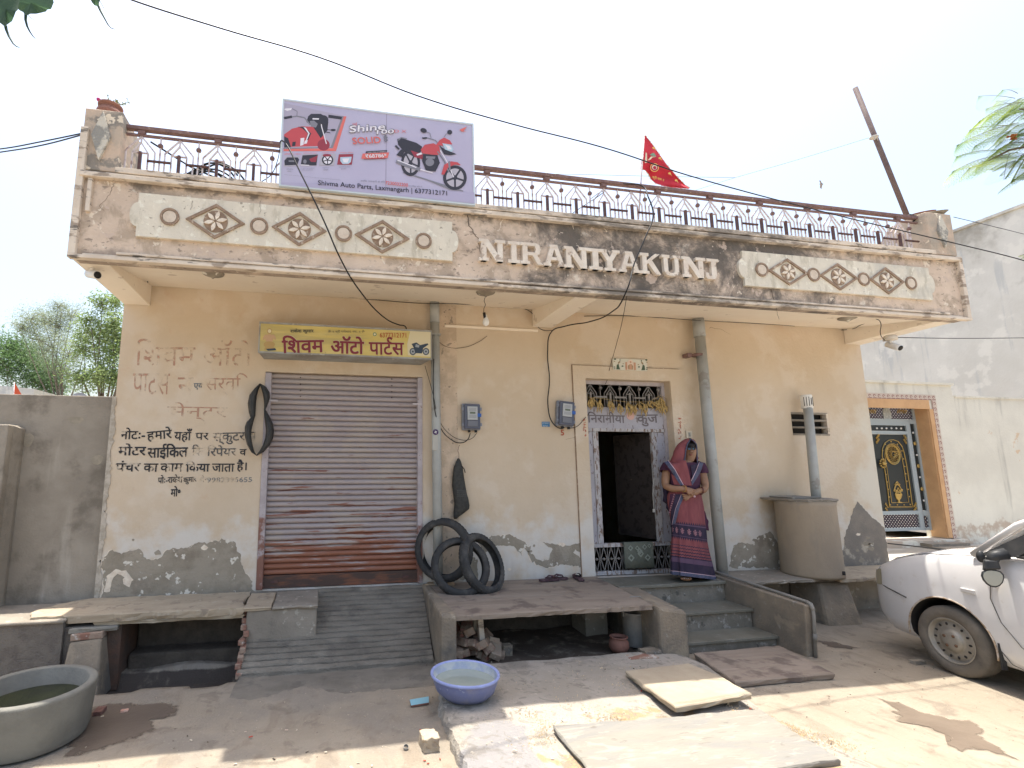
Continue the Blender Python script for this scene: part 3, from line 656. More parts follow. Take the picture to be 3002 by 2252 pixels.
def ln(pts, w_):
    out = []
    for (x0, y0), (x1, y1) in zip(pts, pts[1:]):
        L = math.hypot(x1-x0, y1-y0) or 1; nx, ny = -(y1-y0)/L*w_/2, (x1-x0)/L*w_/2
        out.append([(x0+nx, y0+ny), (x1+nx, y1+ny), (x1-nx, y1-ny), (x0-nx, y0-ny)])
    return out
def A_(pts, m): add(bp(pts, m))
def L_(pts, w_, m):
    for s_ in ln(pts, w_): A_(s_, m)
# left picture: tank and handlebar
A_([(118, 150), (760, 290), (640, 640), (118, 655)], P2('print_pale_backdrop', (.40, .37, .47)))
A_([(740, 290), (770, 292), (660, 655), (112, 655), (112, 632), (625, 625)], pr_org); A_([(722, 288), (742, 291), (628, 622), (112, 632), (112, 622), (605, 612)], pr_gry)
A_([(118, 480), (200, 420), (300, 395), (420, 400), (540, 500), (560, 600), (118, 612)], pr_red)
A_([(118, 500), (160, 520), (190, 615), (118, 618)], pr_blk); A_(el(530, 590, 65, 60), pr_dred)
A_([(260, 400), (330, 400), (400, 470), (370, 540), (345, 530), (365, 470), (310, 420)], pr_blk); A_([(320, 402), (345, 410), (385, 470), (355, 545), (345, 540), (370, 470)], pr_wht)
A_([(290, 520), (330, 515), (320, 590), (285, 600)], pr_wht); A_([(335, 545), (365, 540), (355, 575), (325, 580)], pr_wht); A_([(205, 560), (240, 555), (235, 600), (200, 605)], pr_blk)
A_([(350, 350), (370, 290), (400, 265), (500, 265), (545, 290), (580, 350), (570, 440), (500, 520), (420, 400)], pr_blk)
A_([(385, 340), (430, 335), (470, 370), (450, 410), (400, 400)], pr_gry); A_([(415, 310), (495, 312), (490, 326), (415, 324)], pr_wht)
L_([(118, 305), (250, 290), (330, 305), (390, 380)], 14, pr_gry); L_([(118, 310), (200, 295)], 26, pr_blk); L_([(580, 290), (720, 310)], 32, pr_blk); L_([(250, 295), (255, 240), (200, 210)], 8, pr_gry)
A_([(130, 210), (200, 205), (190, 225), (150, 235), (118, 222)], pr_wht); L_([(500, 300), (510, 400), (560, 580)], 10, pr_wht); A_(el(530, 330, 50, 50), pr_blk)
L_([(560, 430), (610, 435)], 6, pr_blk); A_(el(630, 435, 28, 12), pr_blk); L_([(550, 455), (600, 465)], 8, pr_blk)
# four small pictures
for (x0, x1, yt, yb) in ((112, 278, 715, 815), (285, 475, 690, 810), (483, 660, 690, 808), (675, 842, 685, 800)):
    A_([(x0+22, yt), (x1, yt-4), (x1-18, yb-4), (x0, yb)], pr_lgt)
A_([(120, 755), (150, 722), (260, 722), (275, 745), (255, 800), (125, 805)], pr_blk); A_([(165, 752), (240, 752), (235, 770), (165, 768)], pr_gry)
A_([(310, 700), (470, 692), (455, 805), (290, 805)], pr_blk); A_([(380, 740), (470, 700), (450, 770), (400, 770)], pr_dred); L_([(290, 800), (380, 806)], 10, pr_wht); A_(el(335, 765, 18, 22), pr_gry)
def wheel_p(cx, cy, rx, ry, m_in):
    A_(el(cx, cy, rx, ry), pr_blk); A_(el(cx, cy, rx*.74, ry*.76), m_in)
    for k in range(5):
        t = 2*math.pi*k/5+.3; L_([(cx, cy), (cx+rx*.78*math.cos(t), cy+ry*.8*math.sin(t))], rx*.16, pr_blk)
    A_(el(cx, cy, rx*.2, ry*.2), pr_blk)
wheel_p(572, 748, 60, 55, pr_wht); A_(el(565, 700, 45, 14), pr_dred)
A_([(690, 690), (842, 686), (825, 798), (672, 798)], pr_dred); A_([(705, 720), (825, 715), (815, 770), (790, 790), (730, 792), (705, 760)], pr_blu); A_([(725, 735), (800, 732), (780, 775), (740, 775)], pr_wht)
# big motorcycle
L_([(1360, 880), (1990, 1075)], 10, pr_gry); A_([(1460, 900), (1960, 1060), (1990, 1075), (1850, 1060)], pr_gry)
wheel_p(1440, 780, 100, 138, pr_lgt); wheel_p(1903, 935, 124, 128, pr_lgt)
A_([(1300, 530), (1340, 520), (1500, 570), (1560, 610), (1540, 680), (1480, 720), (1370, 660), (1310, 590)], pr_blk)
L_([(1310, 545), (1340, 515), (1400, 530)], 12, pr_gry)
A_([(1440, 650), (1570, 690), (1580, 745), (1480, 720)], pr_dred); A_([(1500, 690), (1550, 670), (1560, 690), (1510, 705)], pr_wht)
A_([(1545, 640), (1590, 590), (1680, 575), (1740, 610), (1750, 690), (1700, 700), (1560, 680)], pr_red)
A_([(1700, 600), (1745, 540), (1790, 515), (1850, 545), (1875, 585), (1800, 600), (1760, 600)], pr_red); A_([(1770, 575), (1860, 590), (1890, 640), (1860, 675), (1800, 640)], pr_blu); A_([(1800, 590), (1850, 605), (1870, 640), (1830, 640)], pr_wht)
A_([(1740, 600), (1800, 640), (1900, 680), (1920, 690), (1850, 700), (1790, 690)], pr_blk)
L_([(1720, 660), (1790, 760), (1840, 880)], 14, pr_gry); L_([(1750, 650), (1820, 770), (1890, 930)], 10, pr_wht)
L_([(1560, 520), (1620, 520), (1700, 545), (1720, 570)], 9, pr_gry); L_([(1560, 522), (1610, 520)], 16, pr_blk)
L_([(1655, 520), (1640, 470), (1600, 455)], 6, pr_gry); A_(el(1575, 442, 34, 24, rot=.3), pr_blk); L_([(1790, 510), (1810, 480), (1840, 465)], 6, pr_gry); A_(el(1848, 460, 26, 24), pr_blk)
A_([(1570, 690), (1720, 700), (1745, 780), (1700, 870), (1600, 860), (1560, 760)], pr_blk); A_(el(1640, 775, 45, 40), pr_gry); A_([(1600, 710), (1700, 715), (1690, 740), (1600, 735)], pr_gry)
L_([(1290, 760), (1400, 810), (1540, 850)], 36, pr_gry); L_([(1300, 752), (1500, 830)], 10, pr_wht); L_([(1540, 850), (1670, 885)], 10, pr_wht); L_([(1280, 600), (1320, 640)], 20, pr_blk); A_([(1290, 700), (1340, 640), (1380, 650), (1350, 720)], pr_blk)
A_([(1760, 900), (1790, 800), (1860, 765), (1930, 775), (1965, 805), (1900, 800), (1830, 830), (1790, 905)], pr_red)
A_([(1830, 770), (1850, 760), (1860, 860), (1840, 860)], pr_gry)
# red wing emblem, price flash
A_([(1950, 435), (2030, 400), (2012, 420), (2018, 424), (1998, 436), (2005, 441), (1985, 448), (2025, 455), (1975, 455)], pr_org)
A_([(975, 660), (1195, 648), (1190, 668), (968, 680)], pr_blk); A_([(938, 685), (1215, 672), (1200, 730), (925, 738)], pr_org); A_([(955, 738), (1180, 730), (1175, 738), (950, 745)], pr_dred)
A_([(100, 985), (900, 1010), (1400, 1060), (2105, 1090), (2108, 1205), (90, 1008)], P2('print_lilac_footer', (.42, .395, .545)))
for kk, (g, m) in prints.items(): g.build('print', m, bb)['kind'] = 'stuff'
YT = YB-.009
cp = lambda x, y: (800+x/3.568, 260+y/3.568)
def bt(body, A, B, h, m, **k): text_on(body, cp(*A), cp(*B), h/3.568, YT, 'lettering', m, bb, **k)
bt("Shivma Auto Parts, Laxmangarh | 6377312171", (472, 1025), (1822, 1135), 66, pr_blk, bold=.012)
bt("Shine", (800, 462), (1170, 432), 66, pr_wht, bold=.05, slant=.25); YT += .0032
bt("Shine", (796, 468), (1176, 438), 76, pr_gry, bold=.10, slant=.25); YT -= .0032
bt("100", (1085, 478), (1262, 470), 40, pr_wht, bold=.06, slant=.25); YT += .0032; bt("100", (1081, 482), (1268, 474), 48, pr_gry, bold=.12, slant=.25); YT -= .0032
bt("D X", (1270, 460), (1395, 462), 28, pr_org, slant=.2); bt("नई", (832, 388), (885, 388), 32, pr_org)
bt("SOLID", (838, 584), (1130, 570), 66, pr_org, bold=.05); bt("है", (1160, 562), (1208, 562), 74, pr_gry, bold=.03)
bt("₹68786*", (972, 728), (1190, 720), 38, pr_wht, bold=.04); bt("एक्स-शोरूम (राजस्थान)", (990, 676), (1180, 664), 12, pr_wht)
bt("अधिक जानकारी के लिए", (915, 978), (1172, 992), 26, pr_gry); bt("7230032200", (1176, 1002), (1412, 1028), 34, pr_org, bold=.03); bt("पर मिस्ड कॉल दें", (1418, 1030), (1562, 1040), 22, pr_gry)
for t_, x0, x1, y_ in (("डिजिटल मीटर", 118, 300, 692), ("प्रोटेक्टिव कवर", 318, 465, 684), ("ट्यूबलेस टायर", 515, 645, 682), ("आकर्षक डिज़ाइन", 700, 842, 678)): bt(t_, (x0, y_), (x1, y_), 16, pr_org)
for t_, x0, x1, y_ in (("डिजिटल", 140, 215, 850), ("मीटर", 150, 195, 872), ("5 स्टेप एडजस्टेबल", 295, 438, 840), ("रियर सस्पेंशन", 300, 420, 860), ("ट्यूबलेस", 520, 590, 836), ("टायर", 528, 580, 858), ("स्टाइलिश हैलोजन", 690, 808, 828), ("हेडलैंप", 712, 770, 848)): bt(t_, (x0, y_), (x1, y_), 14, pr_gry)
bt("Terms and conditions apply. Accessories shown may not be part of standard fitment.", (120, 905), (710, 962), 9, pr_gry)
# ================================================================== shop sign box
YS = 5.26
sg = thing('shop_signboard', 'faded yellow shop signboard box with maroon lettering over the rolling shutter', 'signboard', (.25, YS, 2.93))
s0, s1, s2, s3 = PY(761.6, 946, YS), PY(1265, 971.5, YS), PY(1265, 1049, YS), PY(757.5, 1037, YS)
m_sign = mat("faded_yellow_vinyl", (.56, .45, .14), (.62, .52, .22), 2.5, .35, .7, an=(.7, 1, 2.5), rough=.5, bump=.2, bs=4, layers=[((.40, .34, .16), dict(s=2, lo=.5, hi=.62, k=.6, an=(.5, 1, 4))), ((.22, .18, .11), dict(s=26, lo=.66, hi=.7, k=.8))])
m_boxg = mat("dusty_grey_sheet_metal", (.34, .35, .34), (.25, .235, .21), 4, rough=.7, bump=.1, layers=[((.45, .43, .36), dict(s=8, lo=.6, hi=.65))])
sx0, sx1, sz0, sz1 = (s0.x+s3.x)/2, (s1.x+s2.x)/2, (s2.z+s3.z)/2, (s0.z+s1.z)/2
MB().hexa([(sx0, YS+.02, sz0), (sx1, YS+.02, sz0), (sx1-.06, 5.595, sz0+.0), (sx0+.02, 5.595, sz0)], [(sx0, YS+.02, sz1), (sx1, YS+.02, sz1), (sx1, 5.595, sz1), (sx0, 5.595, sz1)]).build('casing', m_boxg, sg)
MB().box(sx0+.01, YS, sz0+.012, sx1-.01, YS+.0195, sz1-.01).build('face', m_sign, sg)
MB().box(sx0-.004, YS-.006, sz1-.0095, sx1+.004, YS+.03, sz1+.01).box(sx0-.004, YS-.006, sz0-.006, sx0+.0095, YS+.03, sz1-.01).box(sx1-.0095, YS-.006, sz0-.006, sx1+.004, YS+.03, sz1-.01).box(sx0+.01, YS-.004, sz0-.006, sx1-.01, YS+.019, sz0+.0115).build('trim', m_boxg, sg)
c6 = lambda x, y: (720+x/2.7655, 900+y/2.7655)
sm_mar, sm_blk, sm_red, sm_wht = P2('maroon_vinyl', (.20, .035, .05)), P2('faded_black_vinyl', (.07, .08, .07)), P2('faded_red_vinyl', (.42, .12, .05)), P2('cream_vinyl', (.62, .56, .38))
def st(body, A, B, h, m, y=YS-.0035, **k): return text_on(body, c6(*A), c6(*B), h/2.7655, y, 'lettering', m, sg, **k)
for off, m_, bd in ((0, sm_mar, .045), (.003, sm_wht, .065)):
    st("िशवम", (296, 376), (632, 368), 138, m_, y=YS-.0035+off, bold=bd); st("ऑटो", (690, 376), (955, 384), 138, m_, y=YS-.0035+off, bold=bd); st("पाटस", (1000, 388), (1282, 392), 98, m_, y=YS-.0035+off, bold=bd)
def reph(pts, m, y, t, par):
    v = [PY(*c6(*p_), y) for p_ in pts]; q = MB()
    for k, (a_, b_) in enumerate(zip(v, v[1:])):
        d = (b_-a_).normalized(); n_ = Vector((-d.z, 0, d.x))*t; q.flat([a_-n_-Vector((0, k*.0002, 0)), b_-n_-Vector((0, k*.0002, 0)), b_+n_-Vector((0, k*.0002, 0)), a_+n_-Vector((0, k*.0002, 0))])
    return q.build('lettering', m, par)
reph([(1188, 298), (1160, 285), (1150, 262), (1165, 248), (1188, 262)], sm_mar, YS-.006, .011, sg)
st("राकेश कुमार", (362, 218), (552, 216), 40, sm_blk, bold=.03); st("卐 ॥ श्री गणेशाय नमः ॥ 卐".replace("卐", "ॐ"), (668, 216), (965, 216), 30, sm_blk)
st("6377312171", (1088, 248), (1302, 250), 38, sm_red, bold=.03)
lay[0] = 0; prints = {}
def S_(pts, m): add(bp(pts, m, sc_=2.7655, o=(720, 900), y=YS-.002))
S_([(1335, 150+45), (1504, 205), (1504, 405), (1316, 392), (1310, 300)], sm_wht)
S_(el(1047, 222, 15, 15), P2('green_vinyl', (.12, .25, .16))); S_(el(1047, 222, 9, 9), sm_wht)
blk = P2('navy_vinyl', (.04, .06, .09)); gr = P2('grey_vinyl', (.30, .33, .36))
for cx in (1356, 1462): S_(el(cx, 362, 27, 29), blk); S_(el(cx, 362, 19, 21), gr); S_(el(cx, 362, 7, 8), blk)
S_([(1345, 300), (1385, 288), (1415, 310), (1475, 295), (1482, 306), (1440, 335), (1430, 378), (1375, 375), (1362, 330)], blk); S_([(1380, 300), (1410, 312), (1405, 330), (1375, 325)], gr)
# small seated deity figure reduced to soft golden shapes
og = P2('ochre_vinyl', (.42, .29, .12)); pk = P2('pinkish_vinyl', (.50, .33, .20))
S_(el(194, 196, 21, 22), og); S_(el(194, 196, 14, 15), sm_wht); S_(el(192, 255, 34, 34), pk); S_(el(192, 305, 46, 26), og); S_(el(155, 245, 9, 26, rot=.5), pk); S_(el(232, 245, 9, 26, rot=-.5), pk); S_([(160, 320), (225, 320), (240, 345), (150, 348)], og); S_([(165, 340), (240, 335), (250, 352), (180, 356)], blk)
for kk, (g, m) in prints.items(): g.build('print', m, sg)['kind'] = 'stuff'
# ================================================================== rolling shutter
sh = thing('rolling_shutter', 'closed lilac grey rolling shutter rusting brown towards its foot', 'shutter', (.25, 5.65, .53))
NS = 37; pz = (2.81-.655)/NS
for k in range(NS):
    z0 = .655+pz*k; prof = [(5.675, z0), (5.652, z0+.006), (5.642, z0+pz*.3), (5.642, z0+pz*.6), (5.65, z0+pz*.82), (5.668, z0+pz*.93), (5.675, z0+pz)]
    vs = [(x, y, z) for x in (-.577, 1.07) for y, z in prof]; n = len(prof)
    MB().add(vs, [(i, i+n, i+n+1, i+1) for i in range(n-1)], True).build('slat', m_slat, sh)
MB().box(-.577, 5.63, .527, 1.07, 5.675, .654).build('bottom_bar', m_botbar, sh, bevel=.006)
for x0, x1 in ((-.632, -.567), (1.06, 1.115)):
    MB().box(x0, 5.585, .525, x1, 5.7, 2.80).build('guide_rail', m_guide, sh, bevel=.005)
for x0 in (-.60, 1.0): MB().box(x0, 5.575, 2.48, x0+.11, 5.584, 2.50).build('stop_pin', m_metal, sh)
for x0 in (-.49, .90): MB().box(x0, 5.618, .58, x0+.07, 5.63, .605).build('lock_hasp', m_raild, sh)
lay[0] = 0
mh = P2('shutter_hole', (.03, .02, .02)); g = MB()
for cx, ys in ((445, (470, 525, 573, 626, 678, 725)), (1185, (488, 538, 585, 638, 688, 735))):
    for yy in ys: c = PY(*c6(cx, yy), 5.64); g.polyy([(c.x+.008*math.cos(t), c.z+.007*math.sin(t)) for t in [k*math.pi/4 for k in range(8)]], 5.6385, 5.6405)
g.build('rivet_hole', mh, sh)['kind'] = 'stuff'
# ================================================================== entrance door
dr = thing('entrance_door', 'lilac grey steel double door standing half open under a grille', 'door', (3.75, 5.72, .5))
YD = 5.7
def dpx(x, y, yy=YD): p_ = PY(1640+x/2.183, 1000+y/2.183, yy); return p_.x, p_.z
tx0, tz0 = dpx(178, 556); _, tz1 = dpx(178, 420); tx1, _ = dpx(702, 575); ox0, otz = dpx(247, 577); ox1, obz = dpx(636, 1285); oxl, _ = dpx(283, 1285)
ox0 = (ox0+oxl)/2; ox1b, _ = dpx(588, 580); ox1 = (ox1+ox1b)/2
MB().box(DX0, YD, DZ0, DX0+.045, YD+.05, DZ1).box(DX1-.045, YD, DZ0, DX1, YD+.05, DZ1).box(DX0+.0451, YD, DZ1-.045, DX1-.0451, YD+.05, DZ1).build('frame', m_metal, dr)
m_lil = mat("lilac_door_paint", (.42, .415, .46), (.38, .37, .405), 5, rough=.6, bump=.1, bs=40, layers=[((.17, .12, .10), dict(s=22, lo=.60, hi=.63, an=(1.5, 1, .5), k=.8))])
m_peel = mat("peeling_door_paint", (.40, .39, .405), (.47, .455, .455), 9, .4, .5, rough=.75, bump=.4, layers=[((.22, .16, .13), dict(s=24, lo=.53, hi=.56, an=(1.6, 1, .45)))])
MB().box(DX0+.0455, YD+.004, tz0, DX1-.0455, YD+.04, tz1).build('transom_panel', m_lil, dr)
MB().box(DX0+.0455, YD-.008, tz0-.04, DX1-.0455, YD+.045, tz0-.001).build('transom_rail', m_peel, dr)
zb_ = obz-.0
MB().box(DX0+.0455, YD+.012, zb_, ox0-.07, YD+.03, tz0-.041).box(DX0+.0455, YD+.006, zb_+.8, ox0-.07, YD+.0119, zb_+.84).build('left_leaf', m_lil, dr)
MB().box(ox0-.0695, YD, zb_, ox0, YD+.04, tz0-.041).build('peeling_stile', m_peel, dr)
MB().box(ox1+.0705, YD+.012, zb_, DX1-.0455, YD+.03, tz0-.041).build('right_leaf', m_lil, dr)
MB().box(ox1, YD, zb_, ox1+.07, YD+.04, tz0-.041).build('peeling_stile', m_peel, dr)
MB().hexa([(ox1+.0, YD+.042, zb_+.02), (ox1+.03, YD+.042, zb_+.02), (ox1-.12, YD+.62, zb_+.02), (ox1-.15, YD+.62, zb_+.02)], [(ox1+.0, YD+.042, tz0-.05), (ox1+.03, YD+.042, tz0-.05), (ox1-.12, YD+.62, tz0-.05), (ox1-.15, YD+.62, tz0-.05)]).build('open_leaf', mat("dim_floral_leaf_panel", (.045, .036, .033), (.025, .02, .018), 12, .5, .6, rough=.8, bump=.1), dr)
# low sill grille with diamonds, top grille with arches
def grille(x0, x1, z0, z1, kind):
    g = MB(); h = z1-z0; yy = YD+.02; t = .009
    def sg_(a, b, tt=t):
        a = Vector(a); b = Vector(b); d = (b-a).normalized(); n_ = Vector((-d.y, d.x))*tt/2; g.polyy([tuple(a+n_), tuple(b+n_), tuple(b-n_), tuple(a-n_)], yy-tt/2, yy+tt/2)
    if kind == 'top':
        p_ = (x1-x0)/4.4
        for k in range(5):
            c = x0+.08+p_*k*1.12
            if c > x1: break
            w_, w2 = p_*.34, p_*.20
            for s_ in (-1, 1):
                sg_((c, z1), (c+s_*w_, z1-h*.40)); sg_((c+s_*w_, z1-h*.40), (c+s_*w_, z0)); sg_((c, z1-h*.2), (c+s_*w2, z1-h*.42)); sg_((c+s_*w2, z1-h*.42), (c+s_*w2, z0))
            sg_((c-w2, z1-h*.42), (c+w2, z1-h*.42)); sg_((c, z1-h*.34), (c, z1-h*.85), .022); sg_((c, z1), (c, z1-h*.2))
            m_ = c+p_*.56
            if m_ < x1: sg_((m_, z1), (m_, z0)); sg_((m_-p_*.32, z1-h*.56), (m_+p_*.32, z1-h*.56), .022); g.ball((m_, yy-.01, z1-h*.17), .023, 10, 6)
    else:
        n_ = 11; p_ = (x1-x0)/n_
        for k in range(n_):
            c = x0+p_*(k+.5)
            for s_ in (-1, 1): sg_((c, z1), (c+s_*p_*.42, z0+h*.5)); sg_((c+s_*p_*.42, z0+h*.5), (c, z0))
            g.ball((c, yy, z0+h*.5), .017, 8, 6)
            sg_((c+p_/2, z0), (c+p_/2, z1), .006)
        sg_((x0, z0+h*.5), (x1, z0+h*.5), .006)
    return g
m_grille = mat("dusty_white_grille_paint", (.26, .245, .225), (.19, .17, .155), 20, rough=.7, bump=.1)
grille(DX0+.05, DX1-.05, tz1+.005, DZ1-.046, 'top').build('arched_grille', m_grille, dr)
MB().box(DX0+.0455, YD-.004, obz-.045, DX1-.0455, YD+.05, obz-.001).box(DX0+.0455, YD-.002, .501, DX1-.0455, YD+.05, .545).build('sill_bar', m_peel, dr)
grille(DX0+.05, DX1-.05, .546, obz-.046, 'low').build('sill_grille', m_grille, dr)
for body, A, B, h in (("िनरानीया", (180, 522), (418, 526), 68), ("कंुज", (500, 548), (632, 545), 90)):
    vs, fs = text_mesh(body)
    text_on(body, (1640+A[0]/2.183, 1000+A[1]/2.183), (1640+B[0]/2.183, 1000+B[1]/2.183), h/2.183, YD+.003, 'lettering', P2('painted_relief_grey', (.17, .15, .16)), dr, bold=.03, dep=.004)
c = PY(1640+455/2.183, 1000+478/2.183, YD); MB().polyy([(c.x+.055*math.cos(t), c.z+.055*math.sin(t)) for t in [k*math.pi/12 for k in range(24)]], YD-.001, YD+.0035).build('round_sticker', P2('pink_sticker', (.60, .38, .33)), dr)
# dry marigold garland of withered leaves on a string across the transom
gl = thing('dried_leaf_garland', 'withered straw yellow leaf garland strung across the top of the entrance door', 'garland', (3.75, 5.65, 2.55))
m_dry = mat("withered_leaf", (.52, .38, .16), (.36, .25, .10), 30, rough=.9, bump=.2)
rnd = random.Random(4)
def g7(x, y): p_ = PY(1700+x/7.373, 1100+y/7.373, 5.675); return p_
MB().tube([g7(130, 470), g7(500, 510), g7(1000, 580), (g7(1500, 575)), g7(1750, 440), g7(1890, 520)], .0025, 5).build('string', m_dry, gl)
for cx, cy0, n_, L in ((260, 500, 9, .16), (440, 540, 7, .15), (640, 560, 7, .16), (860, 620, 5, .14), (1010, 600, 7, .17), (1150, 640, 6, .13), (1250, 600, 4, .11), (1340, 690, 6, .12), (1430, 620, 5, .11), (1530, 560, 5, .12), (1680, 560, 8, .17), (1760, 480, 8, .20), (1830, 650, 6, .13)):
    q = MB()
    for k in range(n_):
        a0 = g7(cx+rnd.uniform(-40, 40), cy0+rnd.uniform(-15, 15)); dx = rnd.uniform(-.05, .05); l = L*rnd.uniform(.6, 1.1)
        pts = [a0, a0+Vector((dx*.9, rnd.uniform(-.04, 0), -l*.35)), a0+Vector((dx*1.2+rnd.uniform(-.02, .02), rnd.uniform(-.05, 0), -l*.7)), a0+Vector((dx+rnd.uniform(-.03, .03), rnd.uniform(-.03, 0), -l))]
        q.tube(pts, [.003, .009, .008, .002], 5)
    q.build('leaf_bunch', m_dry, gl)
# door mat draped over the sill grille
mt = thing('door_mat', 'grey green patterned mat hung over the low sill grille of the entrance', 'mat', (3.85, 5.68, .55))
mm = mat("mat_fabric", (.135, .15, .12), (.17, .18, .15), 20, rough=.95, bump=.4, bs=120); ml = P2('mat_light_fabric', (.30, .33, .28))
m0 = dpx(410, 1290, 5.66); m1 = dpx(605, 1450, 5.66)
q = MB(); nx = 16
xs2 = [m0[0]+(m1[0]-m0[0])*i/nx for i in range(nx+1)]
rows = []
for (yy, zz) in ((5.76, obz+.002), (5.66, obz+.012), (5.65, obz-.02), (5.655, obz-.15), (5.65, m1[1]+.004), (5.664, m1[1]+.004), (5.668, obz-.02), (5.7, obz-.0005)):
    rows += [(x_, yy+.004*math.sin(i*1.1), zz) for i, x_ in enumerate(xs2)]
n = nx+1
q.add(rows, [(j*n+i, j*n+i+1, (j+1)*n+i+1, (j+1)*n+i) for j in range(7) for i in range(nx)], True).build('fabric', mm, mt)
q = MB(); k = 0
for cx, cz, s_ in ((460, 1388, 26), (515, 1345, 22), (545, 1318, 20), (498, 1325, 18), (520, 1360, 26), (565, 1385, 24), (455, 1325, 20), (575, 1310, 16)):
    c = dpx(cx, cz, 5.644); e = s_/2.183*8/2126; k += 1
    o_ = [(c[0]+e, c[1]), (c[0], c[1]+e), (c[0]-e, c[1]), (c[0], c[1]-e)]; i_ = [(c[0]+(x_-c[0])*.5, c[1]+(z_-c[1])*.5) for x_, z_ in o_]
    for j in range(4): q.flat([(o_[j][0], 5.6435-k*.0001, o_[j][1]), (o_[(j+1) % 4][0], 5.6435-k*.0001, o_[(j+1) % 4][1]), (i_[(j+1) % 4][0], 5.6435-k*.0001, i_[(j+1) % 4][1]), (i_[j][0], 5.6435-k*.0001, i_[j][1])])
q.build('pattern', ml, mt)
# white cord with plug in the doorway
q = MB(); pts = [PY(1640+x/2.183, 1000+y/2.183, 5.685) for x, y in ((606, 880), (600, 920), (598, 980), (602, 1040), (604, 1075))]
wc = thing('white_flex_with_plug', 'white flex with a plug hanging on the right leaf of the doorway', 'cable', tuple(pts[0]))
q.tube(pts, .004, 6); q.build('flex', m_white, wc); MB().obox(pts[-1]+Vector((0, 0, -.02)), (.022, .02, .04)).build('plug', m_white, wc)
# peacock tile above the door
tl = thing('ceramic_tile_panel', 'small painted tile panel of two peacocks beside a pink shrine above the door', 'tile', tuple(PY(1850, 1070, YW)))
a = PY(1796, 1050, 5.57); b = PY(1898, 1088, 5.57)
MB().box(a.x, 5.571, b.z, b.x, 5.5816, a.z-.002).build('tile', mat("cream_glaze", (.62, .60, .50), rough=.25, bump=0), tl)
lay[0] = 0; prints = {}
def T_(pts, m): add(bp(pts, m, sc_=18.43, o=(1790, 1040), y=5.57))
tg, tp, tb, tw = P2('tile_green', (.07, .11, .07)), P2('tile_peach', (.52, .30, .20)), P2('tile_brown', (.30, .22, .12)), P2('tile_pale', (.68, .55, .45))
for s_, ox in ((1, 0), (-1, 2170)):
    f = lambda x, y: (ox+s_*x, y+(45 if s_ < 0 else 0))
    T_([f(330, 560), f(430, 480), f(460, 640), f(520, 800), f(310, 790)], tg); T_([f(390, 420), f(500, 330), f(530, 400), f(430, 500)], tb); T_([f(480, 250), f(530, 240), f(520, 340), (f(495, 340))], tg)
    for cx, cy0, r1, r2 in ((240, 240, 60, 45), (210, 370, 40, 22), (680, 490, 35, 25), (640, 620, 60, 35), (210, 670, 45, 30), (220, 760, 45, 25)): T_([f(cx+r1*math.cos(t), cy0+r2*math.sin(t)) for t in [k*.63 for k in range(10)]], tg if r1 > 40 else tb)
T_([(790, 400), (880, 400), (900, 820), (800, 820)], tp); T_([(1240, 420), (1350, 430), (1370, 840), (1260, 830)], tp)
T_([(900, 820), (900, 420), (960, 310), (1060, 240), (1180, 320), (1230, 430), (1240, 830)], tw); T_(el(1075, 400, 45, 55), tp); T_([(950, 800), (930, 600), (1030, 520), (1130, 520), (1210, 620), (1190, 810)], tb); T_([(1000, 800), (1010, 560), (1080, 500), (1140, 580), (1150, 800)], tp)
for kk, (g, m) in prints.items(): g.build('print', m, tl)['kind'] = 'stuff'
# ================================================================== down pipes
def pipe(pts, r_, m, label, name='drain_pipe', extra=None):
    t = thing(name, label, 'pipe', tuple(pts[-1])); q = MB(); q.tube(pts, r_, 18); q.build('tube', m, t)
    return t
p0 = PY(1274, 888, 5.5); p1 = PY(1285, 1640, 5.5)
t = pipe([(p0.x, 5.5, 3.68), (p1.x, 5.5, .52)], .052, m_pvc, 'grey down pipe between the shutter and the first meter box')
MB().tube([(p0.x, 5.5, 3.44), (p0.x, 5.5, 3.69)], .056, 18).build('collar', m_pvc, t)
c = PY(1280, 980, 5.45); MB().box(p0.x-.075, 5.44, c.z-.008, p0.x+.06, 5.59, c.z+.008).build('clamp', m_boxg, t)
st_ = PY(1281, 1262, 5.448); MB().box(p0.x-.045, 5.443, st_.z-.22, p0.x+.015, 5.4475, st_.z).build('paper_sticker', P2('pale_sticker', (.42, .41, .37)), t)
MB().polyy([(p0.x-.01+.032*math.cos(t_), st_.z-.02+.032*math.sin(t_)) for t_ in [k*math.pi/10 for k in range(20)]], 5.438, 5.4425).build('round_emblem', P2('dark_violet_sticker', (.06, .03, .10)), t)
q = MB(); c0 = (p0.x-.01, st_.z-.02)
for k in range(4):
    tt = math.pi/2*k+.4; q.flat([(c0[0]+.02*math.cos(tt), 5.4375, c0[1]+.02*math.sin(tt)), (c0[0]+.008*math.cos(tt+1), 5.4375, c0[1]+.008*math.sin(tt+1)), (c0[0]+.006*math.cos(tt-.8), 5.4375, c0[1]+.006*math.sin(tt-.8))])
q.build('emblem_mark', m_white, t)
p0 = PY(2050, 935, 5.46); pb = PY(2117, 1672, 5.4)
t = pipe([(p0.x, 5.48, 3.66), (pb.x+.02, 5.42, .50)], .062, m_pvc, 'tall grey down pipe just right of the standing woman')
MB().tube([(p0.x, 5.48, 3.44), (p0.x, 5.48, 3.68)], .070, 18).build('collar', m_pvc, t)
c = PY(2048, 1040, 5.45); MB().lathe([(.066, -.014), (.068, .014)], (c.x, 5.475, c.z), 18).build('clamp', m_rust, t)
MB().obox((c.x-.10, 5.53, c.z), (.06, .10, .05)).build('clamp_ear', m_rust, t); MB().obox((c.x+.10, 5.53, c.z), (.06, .10, .05)).build('clamp_ear', m_rust, t)
